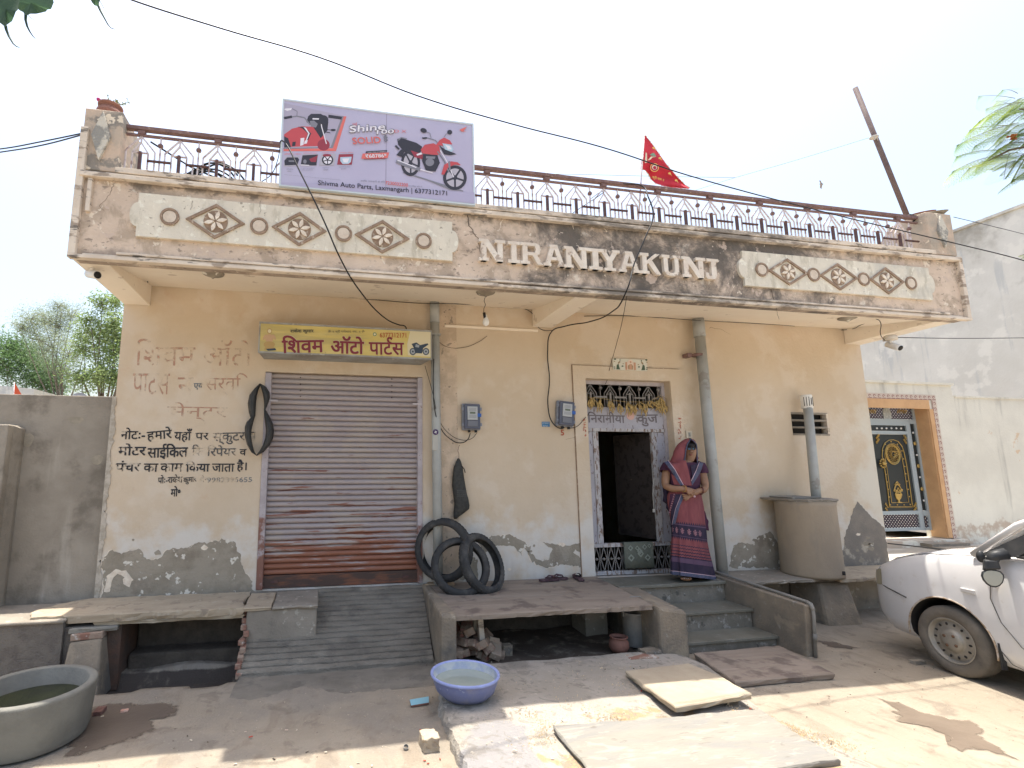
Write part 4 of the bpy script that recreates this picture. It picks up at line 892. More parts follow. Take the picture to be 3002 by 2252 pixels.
a = PY(2369, 1180, 5.45); b = PY(2405, 1468, 5.22)
t = pipe([(a.x, 5.46, a.z), (b.x, 5.27, b.z-.04)], .052, m_pvc, 'short leaning grey pipe rising from the round cement tank', 'tank_vent_pipe')
c = PY(2369, 1178, 5.45); q = MB()
q.lathe([(.064, c.z-.09), (.066, c.z+.075), (.060, c.z+.09)], (a.x-.01, 5.46, 0), 20); q.build('slotted_cap', m_white, t)
q = MB()
for k in range(7): tt = -math.pi/2+(k-3)*.42; q.obox((a.x-.01+.066*math.cos(tt), 5.46+.066*math.sin(tt), c.z), (.007, .004, .12) if k != 3 else (.010, .004, .09), (0, 0, tt+math.pi/2))
q.build('slot', m_dark, t)
# ================================================================== meter boxes
def meter(px_, py_, rot, label):
    c = PY(px_, py_, 5.53); t = thing('electricity_meter_box', label, 'meter box', tuple(c), 'electricity meter boxes on the wall')
    m_case = mat("smoky_clear_case", (.20, .22, .27), (.25, .27, .32), 8, rough=.35, bump=0); m_face = P2('meter_grey', (.42, .44, .45))
    W_, H_ = .215, .31
    def bx(x0, z0, x1, z1, y0, y1, nm, m, bev=0):
        o = MB().box(x0, y0, z0, x1, y1, z1).build(nm, m, None, bevel=bev)
        for v in o.data.vertices:
            x_, z_ = v.co.x, v.co.z; v.co.x = x_*math.cos(rot)+z_*math.sin(rot)+c.x; v.co.z = -x_*math.sin(rot)+z_*math.cos(rot)+c.z
        COL.objects.unlink(o); link(o, t); return o
    bx(-W_/2, -H_/2, W_/2, H_/2, 5.54, 5.598, 'back_case', m_case, .012)
    bx(-W_/2+.012, -H_/2+.012, W_/2-.012, H_/2-.012, 5.495, 5.54, 'cover', mat("smoky_cover_glass", (.10, .11, .15), rough=.2, bump=0), .012)
    bx(-.062, -.04, .058, .115, 5.484, 5.4945, 'meter_face', m_face, .004); bx(-.062, -.115, .058, -.048, 5.484, 5.4945, 'terminal_cover', P2('meter_dark_grey', (.16, .17, .20)), .004)
    bx(-.035, .03, .03, .052, 5.4815, 5.4838, 'display', P2('meter_display', (.12, .15, .11)))
    for z_ in (.09, .078, .066, .01, -.002, -.014): bx(-.045, z_, .04, z_+.004, 5.4825, 5.4838, 'printed_line', P2('meter_print', (.20, .20, .22)))
    bx(.055, -.005, .10, .035, 5.478, 5.4945, 'seal', P2('blue_seal', (.04, .12, .40)), .004)
    for s_ in (-1, 1):
        for z_ in (-.09, .09): bx(s_*W_/2-.012, z_-.018, s_*W_/2+.012, z_+.018, 5.52, 5.55, 'clip', m_case)
    for x_ in (-.03, .05): bx(x_-.012, -H_/2-.025, x_+.012, -H_/2, 5.53, 5.56, 'cable_gland', m_black)
    return c
mA = meter(1383, 1222, 0, 'upright clear electricity meter box above the hanging black bag')
mB = meter(1659, 1213, .09, 'tilted clear electricity meter box beside the door surround')
def paint_text(body, A, B, h, name, m, y=5.598, **k): return text_on(body, A, B, h, y, name, m, house, **k)
m_redp = mat("red_brush_paint", (.42, .10, .06), rough=.9, bump=0)
paint_text("5", (1644, 1277), (1653, 1277), 16, 'painted_number', m_redp, bold=.05)
bl = PY(1600, 1244, 5.596); MB().box(bl.x-.05, 5.592, bl.z-.03, bl.x+.05, 5.5985, bl.z+.03).build('blue_notice', P2('blue_notice_print', (.07, .20, .36)), house)
text_on("Jan Sampark", (1590, 1243), (1610, 1243), 5, 5.591, 'lettering', m_white, house); text_on("Survey", (1592, 1251), (1606, 1251), 4, 5.591, 'lettering', m_white, house)
# auspicious red marks on both door jambs, switch plate
for px_, ys in ((1715, range(1232, 1285, 11)), (1993, range(1228, 1290, 11))):
    q = MB(); 
    for y_ in ys:
        for k in range(3):
            c = PY(px_+random.uniform(-4, 4), y_+random.uniform(-4, 4), 5.578); a_ = random.uniform(0, 3.14); d = Vector((math.cos(a_), 0, math.sin(a_)))*.014; n_ = Vector((-d.z, 0, d.x))*.22
            o_ = Vector((0, -.0001*k, 0)); q.flat([c-d-n_+o_, c+d-n_+o_, c+d+n_+o_, c-d+n_+o_])
    q.build('painted_mark', m_redp, house)
c = PY(2022, 1274, 5.58); sw = thing('switch_plate', 'small cream switch plate on the wall just above the woman', 'switch', tuple(c))
MB().box(c.x-.043, 5.585, c.z-.045, c.x+.043, 5.5985, c.z+.045).build('plate', mat("cream_plate", (.58, .52, .42), bump=0), sw, bevel=.003)
MB().box(c.x-.012, 5.578, c.z-.026, c.x+.012, 5.5845, c.z+.026).build('rocker', P2('grey_rocker', (.30, .30, .27)), sw)
# ================================================================== lettering painted on the wall, left of the shutter
def faded(nm, col, k, lo=.40, hi=.52): return mat(nm, col, rough=.9, bump=0, alpha=dict(s=9, lo=lo, hi=hi, k=k, di=.5))
fb, fb2, fr, fg = faded('faded_black_wall_paint', (.05, .05, .055), .85, .36, .50), faded('very_faded_black_paint', (.16, .155, .15), .55, .42, .58), faded('ghost_red_wall_paint', (.50, .28, .20), .62, .40, .60), faded('blue_grey_wall_paint', (.16, .20, .24), .8, .38, .5)
c5 = lambda x, y: (300+x/2.552, 850+y/2.552)
def wt(body, A, B, h, m, bold=.02): text_on(body, c5(*A), c5(*B), h/2.552, 5.5985, 'painted_lettering', m, house, bold=bold)
wt("िशवम ऑटो", (240, 565), (1120, 570), 200, fr, .0); wt("पाटस", (222, 785), (500, 785), 160, fr, .0); wt("न", (560, 785), (680, 785), 130, fr, .0); wt("एवं", (682, 748), (752, 748), 60, fg, .03); wt("सिव".replace("िव", "र्वि"), (765, 790), (1090, 790), 170, fr, .0); wt("सेन्टर", (480, 980), (930, 985), 140, fr, .0)
wt("नोटः-", (132, 1118), (315, 1118), 84, fb, .04); wt("हमारे", (335, 1140), (520, 1122), 100, fb, .03); wt("यहाँ", (535, 1140), (665, 1140), 100, fb, .03); wt("पर", (694, 1124), (795, 1122), 52, fb, .03); wt("स्कुटर व", (822, 1160), (1150, 1150), 86, fb2, .04)
wt("मोटर", (115, 1240), (320, 1240), 88, fb, .05); wt("साईकिल".replace("कि", "िक"), (335, 1270), (635, 1262), 112, fb, .04); wt("िक", (668, 1240), (750, 1240), 80, fb2, .04); wt("िरपेयर", (780, 1245), (1000, 1243), 80, fb2, .04); wt("व", (1025, 1240), (1075, 1240), 46, fb, .05)
wt("पंचर", (96, 1362), (280, 1360), 80, fb, .05); wt("का", (305, 1362), (412, 1362), 60, fb, .05); wt("काम", (432, 1362), (598, 1360), 60, fb, .05); wt("िकया", (622, 1362), (798, 1360), 80, fb, .05); wt("जाता", (818, 1362), (985, 1362), 60, fb, .04); wt("है।", (1003, 1362), (1075, 1362), 90, fb, .04)
wt("पोः-राकेश", (415, 1450), (598, 1442), 62, fb, .03); wt("कुमार", (608, 1458), (705, 1448), 50, fb, .03); wt("मो॰", (725, 1440), (778, 1438), 50, fb2, .03); wt("9982395655", (782, 1442), (1118, 1438), 36, faded('ghost_blue_digits', (.28, .30, .31), .45, .42, .6), .04)
wt("मो॰", (510, 1548), (580, 1545), 76, fb, .05)
# ================================================================== bits hanging on the wall
def ribbon(pts, wid, thick, name, m, parent, ydir=-1):
    pass
# cut inner tube hung in a figure of eight by the shutter
tb = thing('hanging_inner_tube', 'flattened black inner tube hung in a figure of eight beside the shutter', 'inner tube', tuple(PY(758, 1125, 5.5)))
def tubeband(Pl, Pr, m):
    """closed band between an outer and an inner outline, both in pixels"""
    n = len(Pl); vs = []
    for i in range(n):
        o_ = PY(*c6(*Pl[i]), 5.53); n_ = PY(*c6(*Pr[i]), 5.53); mid = (o_+n_)/2
        vs += [Vector((o_.x, 5.56, o_.z)), Vector((mid.x, 5.46, mid.z)), Vector((n_.x, 5.53, n_.z)), Vector((mid.x, 5.57, mid.z))]
    fs = [(i*4+k, i*4+(k+1) % 4, ((i+1) % n)*4+(k+1) % 4, ((i+1) % n)*4+k) for i in range(n) for k in range(4)]
    return MB().add(vs, fs, True)
outer = [(120, 618), (165, 645), (192, 690), (196, 735), (178, 790), (160, 830), (190, 880), (218, 940), (229, 1000), (222, 1060), (195, 1120), (145, 1175), (88, 1208), (45, 1180), (10, 1120), (-12, 1040), (-10, 970), (5, 930), (40, 905), (22, 850), (14, 780), (28, 710), (70, 655)]
inner = [(120, 640), (128, 665), (140, 710), (148, 760), (150, 810), (148, 842), (150, 880), (158, 940), (166, 1000), (160, 1060), (140, 1120), (112, 1168), (88, 1198), (70, 1170), (55, 1110), (45, 1040), (50, 990), (62, 940), (80, 880), (82, 830), (85, 770), (92, 720), (108, 665)]
tubeband(outer, inner, None).build('rubber', mat("dull_inner_tube_rubber", (.035, .038, .038), (.06, .06, .058), 8, rough=.6, bump=.1), tb)
# black bag on a wire hook
bg_ = thing('hanging_black_bag', 'dull black plastic bag hung on a wire hook below the first meter box', 'bag', tuple(PY(1350, 1345, 5.5)))
c7 = lambda x, y: (1200+x/1.8433, 850+y/1.8433)
rows = [(910, 262, 272, .01), (925, 254, 280, .03), (960, 240, 290, .05), (1010, 234, 297, .06), (1060, 232, 305, .06), (1100, 238, 312, .07), (1135, 242, 322, .08), (1165, 244, 327, .08), (1185, 242, 325, .07), (1205, 240, 300, .06), (1225, 240, 272, .04), (1238, 242, 258, .02)]
q = MB(); vs = []; nr = 12
for y_, xl, xr, th in rows:
    a_ = PY(*c7(xl, y_), 5.53); b_ = PY(*c7(xr, y_), 5.53); mid = (a_+b_)/2; hw = (b_.x-a_.x)/2
    for k in range(nr):
        t_ = 2*math.pi*k/nr; wob = 1+.12*math.sin(k*3+y_*.03); vs.append((mid.x+hw*math.cos(t_), 5.54+th*.6*math.sin(t_)*wob, mid.z))
q.add(vs, [(j*nr+k, j*nr+(k+1) % nr, (j+1)*nr+(k+1) % nr, (j+1)*nr+k) for j in range(len(rows)-1) for k in range(nr)]+[tuple(range(nr)), tuple(range((len(rows)-1)*nr, len(rows)*nr))], True)
q.build('sack', mat("black_woven_plastic", (.032, .032, .03), (.05, .05, .045), 30, rough=.6, bump=.5, bs=30), bg_)
MB().tube([PY(*c7(x, y), 5.53) for x, y in ((268, 915), (268, 885), (262, 870), (268, 845), (272, 838))], .003, 5).build('wire_hook', m_rust, bg_)
MB().tube([PY(*c7(x, y), 5.52) for x, y in ((282, 950), (296, 968), (302, 988))], .006, 5).build('strap_end', m_black, bg_)
for k, y_ in enumerate((1088, 1098, 1108, 1118)): text_on("AUTO RUBBER PARTS"[:17-k*2], c7(256, y_), c7(312, y_+4), 4, 5.482, 'lettering', P2('faint_bag_print', (.10, .10, .095)), bg_)
# bulb on its flex
bz = PY(*c7(415, 12), 4.8)
bu = thing('hanging_bulb', 'white light bulb hanging on twisted flex under the balcony soffit', 'bulb', tuple(PY(*c7(412, 150), 4.9)))
yb_ = 4.9; top = PY(*c7(415, 20), yb_); pts = [top+Vector((0, 0, .06)), top, PY(*c7(404, 60), yb_), PY(*c7(412, 80), yb_), PY(*c7(403, 100), yb_), PY(*c7(402, 125), yb_)]
MB().tube(pts, .0035, 5).build('flex', m_black, bu); c = PY(*c7(404, 138), yb_); MB().tube([c+Vector((0, 0, .03)), c-Vector((-.01, 0, .03))], .016, 10).build('holder', m_black, bu)
MB().lathe([(.012, .075), (.014, .05), (.03, .02), (.036, -.005), (.030, -.03), (.012, -.045), (.001, -.048)], PY(*c7(414, 172), yb_)+Vector((0, 0, 0)), 16).build('bulb_glass', m_white, bu)
MB().lathe([(.05, .03), (.045, 0), (.03, -.02)], top+Vector((0, 0, .03)), 14).build('ceiling_boss', m_rust, bu)
# security cameras
def cctv(px_, py_, y, d, label):
    c = PY(px_, py_, y); t = thing('security_camera', label, 'camera', tuple(c), 'white security cameras under the balcony ends')
    d = Vector(d).normalized(); rot = d.to_track_quat('Z', 'Y').to_matrix()
    MB().lathe([(.068, -.0), (.066, .035), (.055, .055)], c+Vector((0, 0, .045)), 20).build('mount', mat("cream_camera_mount", (.62, .56, .47), bump=0), t)
    MB().tube([c+Vector((0, 0, .045)), c+Vector((0, 0, .005))], .016, 10).build('neck', m_white, t)
    MB().lathe([(.02, -.085), (.034, -.08), (.037, .04), (.038, .075), (.034, .082)], c+d*.03-Vector((0, 0, .02)), 20, rot=rot).build('body', m_white, t)
    MB().lathe([(.031, .0), (.028, .004), (.012, .006)], c+d*.113-Vector((0, 0, .02)), 16, rot=rot).build('lens', m_black, t)
cctv(268, 798, 4.62, (.62, -.55, -.22), 'white bullet security camera under the left end of the balcony')
cctv(2612, 1008, 4.65, (-.05, -.6, -.35), 'white bullet security camera facing out under the right end of the balcony')
# ================================================================== cables
def cable(pix, r_, label, name='cable', m=None, smooth=True):
    """pix: (px, py, depth y)"""
    pts = [PY(x*PXD, y*PXD, d) for x, y, d in pix]
    cu = bpy.data.curves.new(name, 'CURVE'); cu.dimensions = '3D'; sp = cu.splines.new('BEZIER' if smooth else 'POLY')
    if smooth:
        sp.bezier_points.add(len(pts)-1)
        for b_, p_ in zip(sp.bezier_points, pts): b_.co = p_; b_.handle_left_type = b_.handle_right_type = 'AUTO'
    else:
        sp.points.add(len(pts)-1)
        for b_, p_ in zip(sp.points, pts): b_.co = (*p_, 1)
    cu.bevel_depth = r_*.66; cu.bevel_resolution = 2; cu.resolution_u = 8; cu.materials.append(m or m_black)
    o = bpy.data.objects.new(name, cu); COL.objects.link(o); bpy.context.view_layer.update()
    me = bpy.data.meshes.new_from_object(o.evaluated_get(bpy.context.evaluated_depsgraph_get())); bpy.data.objects.remove(o)
    o = bpy.data.objects.new(name, me); COL.objects.link(o)
    return tag(o, label, 'cable')
cable([(255, -12, 3.432), (285, 0, 3.465), (480, 62, 3.63), (690, 124, 3.795), (905, 208, 3.96), (1106, 268, 4.092), (1300, 318, 4.1), (1490, 380, 4.25), (1800, 463, 4.3), (2060, 525, 4.35), (2212, 563, 4.4), (2330, 600, 4.45)], .009, 'thick black overhead cable slanting across the sky and the right roof corner', 'overhead_cable')
cable([(-120, 332, 5.6), (0, 322, 5.2), (90, 306, 4.8), (183, 287, 4.4)], .009, 'upper of two black cables running in to the left roof pillar', 'overhead_cable')
cable([(-120, 346, 5.6), (0, 329, 5.2), (90, 314, 4.8), (183, 290, 4.4)], .009, 'lower of two black cables running in to the left roof pillar', 'overhead_cable')
cable([(606, 318, 4.45), (609, 304, 4.28), (616, 309, 4.26), (650, 375, 4.15), (700, 478, 4.1), (735, 558, 4.2), (780, 632, 4.6), (830, 686, 5), (862, 702, 5.25), (876, 706, 5.3), (878, 713, 5.32)], .010, 'black cable dropping from the billboard corner to the shop signboard', 'drop_cable')
cable([(605, 318, 4.45), (600, 345, 4.48), (585, 378, 4.5), (563, 394, 4.52)], .006, 'short black wire end behind the railing left of the billboard', 'drop_cable')
cable([(1345, 397, 4.48), (1385, 401, 4.44), (1400, 425, 4.34), (1411, 465, 4.3), (1395, 510, 4.28), (1370, 570, 4.28), (1352, 632, 4.25), (1320, 675, 4.7), (1270, 696, 5.2), (1220, 705, 5.53), (1192, 716, 5.55), (1183, 760, 5.56), (1187, 820, 5.57), (1184, 880, 5.56), (1195, 915, 5.53), (1212, 926, 5.53), (1219, 924, 5.54)], .0105, 'black cable looping from the railing past the name letters to the tilted meter', 'drop_cable')
cable([(1354, 640, 4.26), (1345, 690, 4.6), (1330, 750, 5.2), (1316, 800, 5.58), (1310, 825, 5.65), (1290, 850, 5.68)], .0045, 'thin black wire dropping into the top grille of the entrance door', 'drop_cable')
cable([(1228, 926, 5.54), (1245, 922, 5.54), (1262, 905, 5.57), (1275, 890, 5.65)], .006, 'short black cable from the tilted meter into the doorway', 'drop_cable')
cable([(318, 608, 5.3), (332, 614, 5.57), (500, 624, 5.585), (640, 634, 5.585), (800, 647, 5.585), (925, 656, 5.43), (960, 656, 5.45), (1060, 661, 5.585), (1130, 666, 5.585), (1152, 680, 5.585), (1158, 700, 5.585), (1170, 712, 5.585), (1195, 714, 5.57)], .006, 'thin black cable clipped along the wall top under the left soffit', 'wall_cable')
cable([(1262, 683, 5.585), (1340, 682, 5.585), (1420, 686, 5.58), (1490, 691, 5.4), (1540, 694, 5.5), (1700, 703, 5.585), (1822, 713, 5.585), (1860, 702, 5.2), (1893, 690, 4.8), (1903, 700, 4.67), (1903, 725, 4.65), (1912, 736, 4.65)], .006, 'thin black cable under the right soffit leading to the right camera', 'wall_cable')
cable([(1930, 729, 4.65), (2060, 731, 5.1), (2212, 730, 5.6), (2360, 728, 6.2)], .008, 'black cable running right from the right security camera', 'wall_cable')
cable([(937, 775, 5.42), (936, 830, 5.43), (940, 890, 5.44), (952, 925, 5.5), (972, 948, 5.56), (995, 957, 5.56), (1010, 950, 5.55), (1016, 936, 5.54)], .008, 'thick black cable curving under the upright meter box', 'meter_cable')
cable([(918, 790, 5.5), (935, 850, 5.44), (948, 905, 5.48), (968, 935, 5.56), (995, 950, 5.56), (1018, 948, 5.55), (1030, 936, 5.54)], .005, 'thinner black cable sagging under the upright meter box', 'meter_cable')
cable([(938, 727, 5.5), (962, 748, 5.585), (1000, 751, 5.585), (1035, 738, 5.585), (1052, 726, 5.585)], .004, 'thin loose wire sagging on the wall right of the first down pipe', 'wall_cable')
cable([(1100, 374, 4.53), (1250, 377, 4.6), (1420, 381, 4.8), (1588, 384, 4.9)], .003, 'thin level washing wire behind the red flag', 'wire')
cable([(1500, 412, 4.8), (1588, 384, 4.9), (1700, 352, 4.8), (1880, 297, 4.75)], .0025, 'thin wire rising to the leaning steel pole', 'wire')
cable([(2060, 469, 4.7), (2140, 488, 5.2), (2260, 518, 6)], .006, 'black cable leaving the right roof pillar towards the tall wall', 'overhead_cable')
cable([(1275, 430, 4.6), (1230, 460, 4.56), (1320, 405, 4.5), (1345, 397, 4.48)][:1]+[(1300, 414, 4.56), (1235, 462, 4.56)], .006, 'black cable slanting behind the railing below the washing wire', 'drop_cable')
# coil of old cable behind the left railing
rc = random.Random(2); co = thing('cable_coil', 'tangled coil of black cable lying behind the left end of the railing', 'cable coil', (-1.2, 4.7, 4.3))
for k in range(7):
    cx, cz = -1.15+rc.uniform(-.12, .12), 4.46+rc.uniform(-.06, .06); rx, rz = rc.uniform(.16, .30), rc.uniform(.10, .20); th = rc.uniform(-.5, .3)
    pts = [(cx+rx*math.cos(t)*math.cos(th)-rz*math.sin(t)*math.sin(th), 4.68+.03*k/2+.02*math.sin(3*t), max(4.31, cz+rx*math.cos(t)*math.sin(th)+rz*math.sin(t))) for t in [i*math.pi/14 for i in range(27)]]
    MB().tube(pts, .009, 6).build('loop', m_black, co)
MB().tube([(-1.65, 4.65, 4.77), (-1.3, 4.68, 4.58), (-.95, 4.7, 4.46), (-.78, 4.7, 4.31)], .009, 6).build('loop', m_black, co)
# ================================================================== roof things
fl = thing('red_temple_flag', 'red pennant flag with gold fringe on a thin pole tied to the railing', 'flag', tuple(PY(1878, 640, 4.56)))
YFl = 4.6
f8 = lambda x, y: (1860+x/8.295, 370+y/8.295)
MB().tube([PY(1871, 655, YFl), PY(*f8(235, 190), YFl)], .0085, 8).build('pole', m_railw, fl)
m_flag = mat("red_flag_cloth", (.62, .035, .055), (.50, .03, .05), 6, rough=.8, bump=.1, layers=[])
top_e = [(235, 190), (370, 360), (510, 545), (650, 750), (800, 960), (930, 1110), (1090, 1290), (1230, 1430), (1340, 1505)]
bot_e = [(150, 1030), (260, 1070), (340, 1160), (400, 1290), (520, 1390), (700, 1450), (900, 1490), (1120, 1510), (1335, 1515)]
q = MB(); vs = []; nn = 8
for i, (a_, b_) in enumerate(zip(top_e, bot_e)):
    for j in range(nn+1):
        t = j/nn; vs.append(PY(*f8(a_[0]+(b_[0]-a_[0])*t, a_[1]+(b_[1]-a_[1])*t), YFl+.03*math.sin(i*1.1+j*.7)*min(1, i/2)))
q.add(vs, [(i*(nn+1)+j, i*(nn+1)+j+1, (i+1)*(nn+1)+j+1, (i+1)*(nn+1)+j) for i in range(8) for j in range(nn)], True).build('cloth', m_flag, fl)
q = MB(); mg = P2('gold_fringe', (.60, .46, .20)); rr = random.Random(8)
for E_, sgn in ((top_e, 1), (bot_e, -1)):
    for (x0, y0), (x1, y1) in zip(E_, E_[1:]):
        for k in range(14):
            t = k/14; x_, y_ = x0+(x1-x0)*t, y0+(y1-y0)*t; L = 38
            a_ = PY(*f8(x_, y_), YFl-.002); b_ = PY(*f8(x_+sgn*rr.uniform(5, L), y_-sgn*rr.uniform(-10, 22)), YFl); c_ = PY(*f8(x_+16, y_+16), YFl); q.flat([a_, b_, c_])
q.build('fringe', mg, fl)
lay[0] = 0; prints = {}
def F_p(pts, m): add(bp(pts, m, sc_=8.295, o=(1860, 370), y=YFl-.045))
my = P2('flag_yellow', (.75, .45, .12)); mwh = P2('flag_cream', (.72, .62, .45)); mgn = P2('flag_green', (.20, .33, .22)); mrd = P2('flag_deep_red', (.42, .02, .05))
F_p(el(487, 1008, 105, 105), my); F_p(el(487, 1008, 88, 88), mrd); F_p(el(487, 1000, 62, 62), mwh); F_p(el(490, 1012, 42, 42), mrd)
F_p([(370, 700), (430, 655), (480, 655), (530, 745), (450, 730)], mgn); F_p([(330, 820), (400, 740), (530, 750), (440, 760), (380, 820), (350, 835)], mwh); F_p([(250, 900), (270, 640), (300, 660), (310, 890)], mwh)
for cx, cy0 in ((465, 530), (615, 780), (850, 1150), (1010, 1320)): F_p(el(cx, cy0, 32, 26), my); F_p([(cx, cy0+10), (cx+30, cy0), (cx+60, cy0+70)], my)
for kk, (g, m) in prints.items(): g.build('print', m, fl)['kind'] = 'stuff'
text_on("श्री राम ॥", f8(430, 1290), f8(710, 1365), 11, YFl-.048, 'lettering', my, fl, bold=.04)
lp = thing('leaning_pole', 'brown steel pole leaning left above the right end of the railing', 'pole', tuple(PY(2662, 632, 4.65)))
MB().tube([PY(2670, 660, 4.65), PY(2507, 258, 4.75)], .028, 12).build('pole', mat("brown_pole_paint", (.13, .09, .09), (.17, .125, .115), 9, rough=.7, bump=.1), lp)
c = PY(2562, 403, 4.68); MB().ball(c, .05, 10, 6, (1, 1, .5)).build('rope_knot', P2('pale_rope', (.5, .47, .42)), lp)
for k in range(4): a_ = c+Vector((random.uniform(-.04, .04), -.03, -.01)); MB().tube([a_, a_+Vector((random.uniform(-.03, .05), 0, -.05))], .003, 5).build('rope_end', P2('pale_rope_end', (.5, .47, .42)), lp)
MB().tube([PY(2645, 640, 4.54), PY(2668, 630, 4.5), PY(2690, 636, 4.5), PY(2672, 655, 4.52)], .012, 6).build('cable_tie', m_black, lp)
# pots
c = PY(327, 322, 4.6); pt = thing('clay_flower_pot', 'round terracotta pot with a sparse flowering plant on the left roof pillar', 'flower pot', (c.x, 4.6, 4.86))
MB().lathe([(.05, 0), (.085, .02), (.112, .06), (.108, .10), (.085, .125), (.083, .14), (.100, .15), (.102, .165), (.088, .170), (.080, .15)], (c.x, 4.58, 4.86), 28).build('pot', m_terra, pt)
m_leafp = mat("small_pale_leaves", (.20, .27, .11), (.32, .36, .2), 30, rough=.7, bump=0)
q = MB(); ql = MB(); rr = random.Random(9)
for k in range(9):
    a_ = Vector((c.x+rr.uniform(-.04, .05), 4.58, 5.02)); pts = [a_]
    for j in range(4): pts.append(pts[-1]+Vector((rr.uniform(-.015, .045), rr.uniform(-.02, .02), rr.uniform(.005, .03))))
    q.tube(pts, .0025, 5)
    for p_ in pts[1:]:
        for jj in range(3):
            u = Vector((rr.uniform(-1, 1), rr.uniform(-1, 1), rr.uniform(-.5, 1))).normalized()*.018; v_ = u.cross(Vector((rr.random(), rr.random(), 1))).normalized()*.007
            ql.flat([p_, p_+u*.5+v_, p_+u, p_+u*.5-v_])
q.build('stems', m_leafp, pt); ql.build('leaves', m_leafp, pt)
fc = PY(289, 292, 4.58); MB().ball(fc, .018, 10, 6).build('blossom', P2('magenta_petals', (.45, .03, .16)), pt); MB().tube([fc, (c.x-.05, 4.58, 5.01)], .002, 5).build('stem', m_leafp, pt)
c = PY(2712, 622, 4.6); rotp = Matrix.Rotation(R(12), 3, 'X') @ Matrix.Rotation(R(-9), 3, 'Y')
pt = thing('shallow_water_bowl', 'wide grey cement bowl tilted on the right roof pillar', 'bowl', (c.x, 4.6, 4.8))
MB().lathe([(.07, -.02), (.17, .03), (.205, .06), (.205, .068), (.16, .045), (.06, .0)], (c.x-.02, 4.6, 4.85), 32, rot=rotp).build('bowl', m_cement, pt)
pt = thing('terracotta_lid', 'small terracotta dish inside the tilted bowl on the right roof pillar', 'dish', (c.x, 4.6, 4.88))
MB().lathe([(.05, -.01), (.10, .0), (.115, .018), (.10, .022), (.04, .012)], (c.x-.03, 4.6, 4.93), 28, rot=rotp).build('dish', m_terra, pt)
# ================================================================== entrance platform, ramp, steps
def lerp(a, b, t): return a+(b-a)*t
# ribbed ramp: one sawtooth cast
def ramp():
    n = 15; q = MB(); rnd = random.Random(6); y0, z0, y1, z1 = 5.55, .515, 4.70, .03; cols = 40
    rows = []
    for k in range(n):
        ya, yb = lerp(y0, y1, k/n), lerp(y0, y1, (k+1)/n); za, zb = lerp(z0, z1, k/n), lerp(z0, z1, (k+1)/n); d = .016
        rows += [(ya, za+.008), (lerp(ya, yb, .5), lerp(za, zb, .5)+.014), (lerp(ya, yb, .70), lerp(za, zb, .7)+.006), (lerp(ya, yb, .74), lerp(za, zb, .74)-.028), (lerp(ya, yb, .92), zb-.026), (lerp(ya, yb, .97), zb+.002)]
    rows += [(y1, z1-.01), (y1-.15, z1-.015), (y1-.40, z1-.034)]
    vs = []
    for j, (y, z) in enumerate(rows):
        t = (y0-y)/(y0-y1); xl = lerp(-.64, -.63, min(1, t)); xr = lerp(1.10, 1.04, min(1, t))
        for i in range(cols+1):
            s_ = i/cols; x = lerp(xl, xr, s_); e = .02*math.sin(x*3+j*.05)
            zz = z+.002*math.sin(x*9+j*.2)+rnd.gauss(0, .0012)
            if i == 0: x += rnd.gauss(-.01, .012)
            vs.append((x, y+e*.4+.004*math.sin(x*17+j*.7), zz))
    m = cols+1; fs = [((j+1)*m+i, (j+1)*m+i+1, j*m+i+1, j*m+i) for j in range(len(rows)-1) for i in range(cols)]
    b = len(vs)
    for j in range(len(rows)): x, y, z = vs[j*m]; vs.append((x+.0, y, -.2)); 
    for j in range(len(rows)-1): fs.append((j*m, b+j, b+j+1, (j+1)*m))
    o = q.add(vs, fs, False).build('concrete_ramp', m_ramp)
    tag(o, 'grey ribbed concrete ramp climbing to the rolling shutter', 'ramp'); return o
ramp()
a = PZ(790, 1732, .66); pr = thing('ramp_side_block', 'plastered block with a stone cap at the left top corner of the ramp', 'block', (-.3, 5.3, 0))
bxl, bxr = -.66, -.01
MB().hexa([(bxl, 5.0, .0), (bxr, 5.0, .0), (bxr, 5.58, .0), (bxl, 5.58, .0)], [(bxl+.02, 5.04, .468), (bxr, 5.04, .468), (bxr, 5.58, .485), (bxl+.02, 5.58, .485)]).build('block', m_cement, pr, bevel=.02)
rough_slab([(bxl-.01, 5.02, .495), (-.42, 5.02, .497), (-.42, 5.585, .515), (bxl-.01, 5.585, .515)], .03, 'cap_stone', m_bench, pr, jit=.008, seed=4)
rough_slab([(-.413, 5.02, .496), (bxr+.01, 5.01, .498), (bxr+.01, 5.585, .516), (-.413, 5.585, .516)], .03, 'cap_stone', m_cement, pr, jit=.004, seed=5)
# broken brick end of the ramp seen beside the dark drain
be = thing('brick_flank', 'exposed broken brick edge along the left flank of the ramp', 'brickwork', (-.65, 4.9, 0))
q = MB(); rr = random.Random(12)
for k in range(9):
    z = .03+.05*k; q.obox((-.645+rr.uniform(-.012, .012), 4.78+k*.05, z), (.05, .14, .046), (rr.uniform(-.1, .1), 0, rr.uniform(-.2, .2)))
    q.build('brick', m_brick, be, bevel=.006); q = MB()
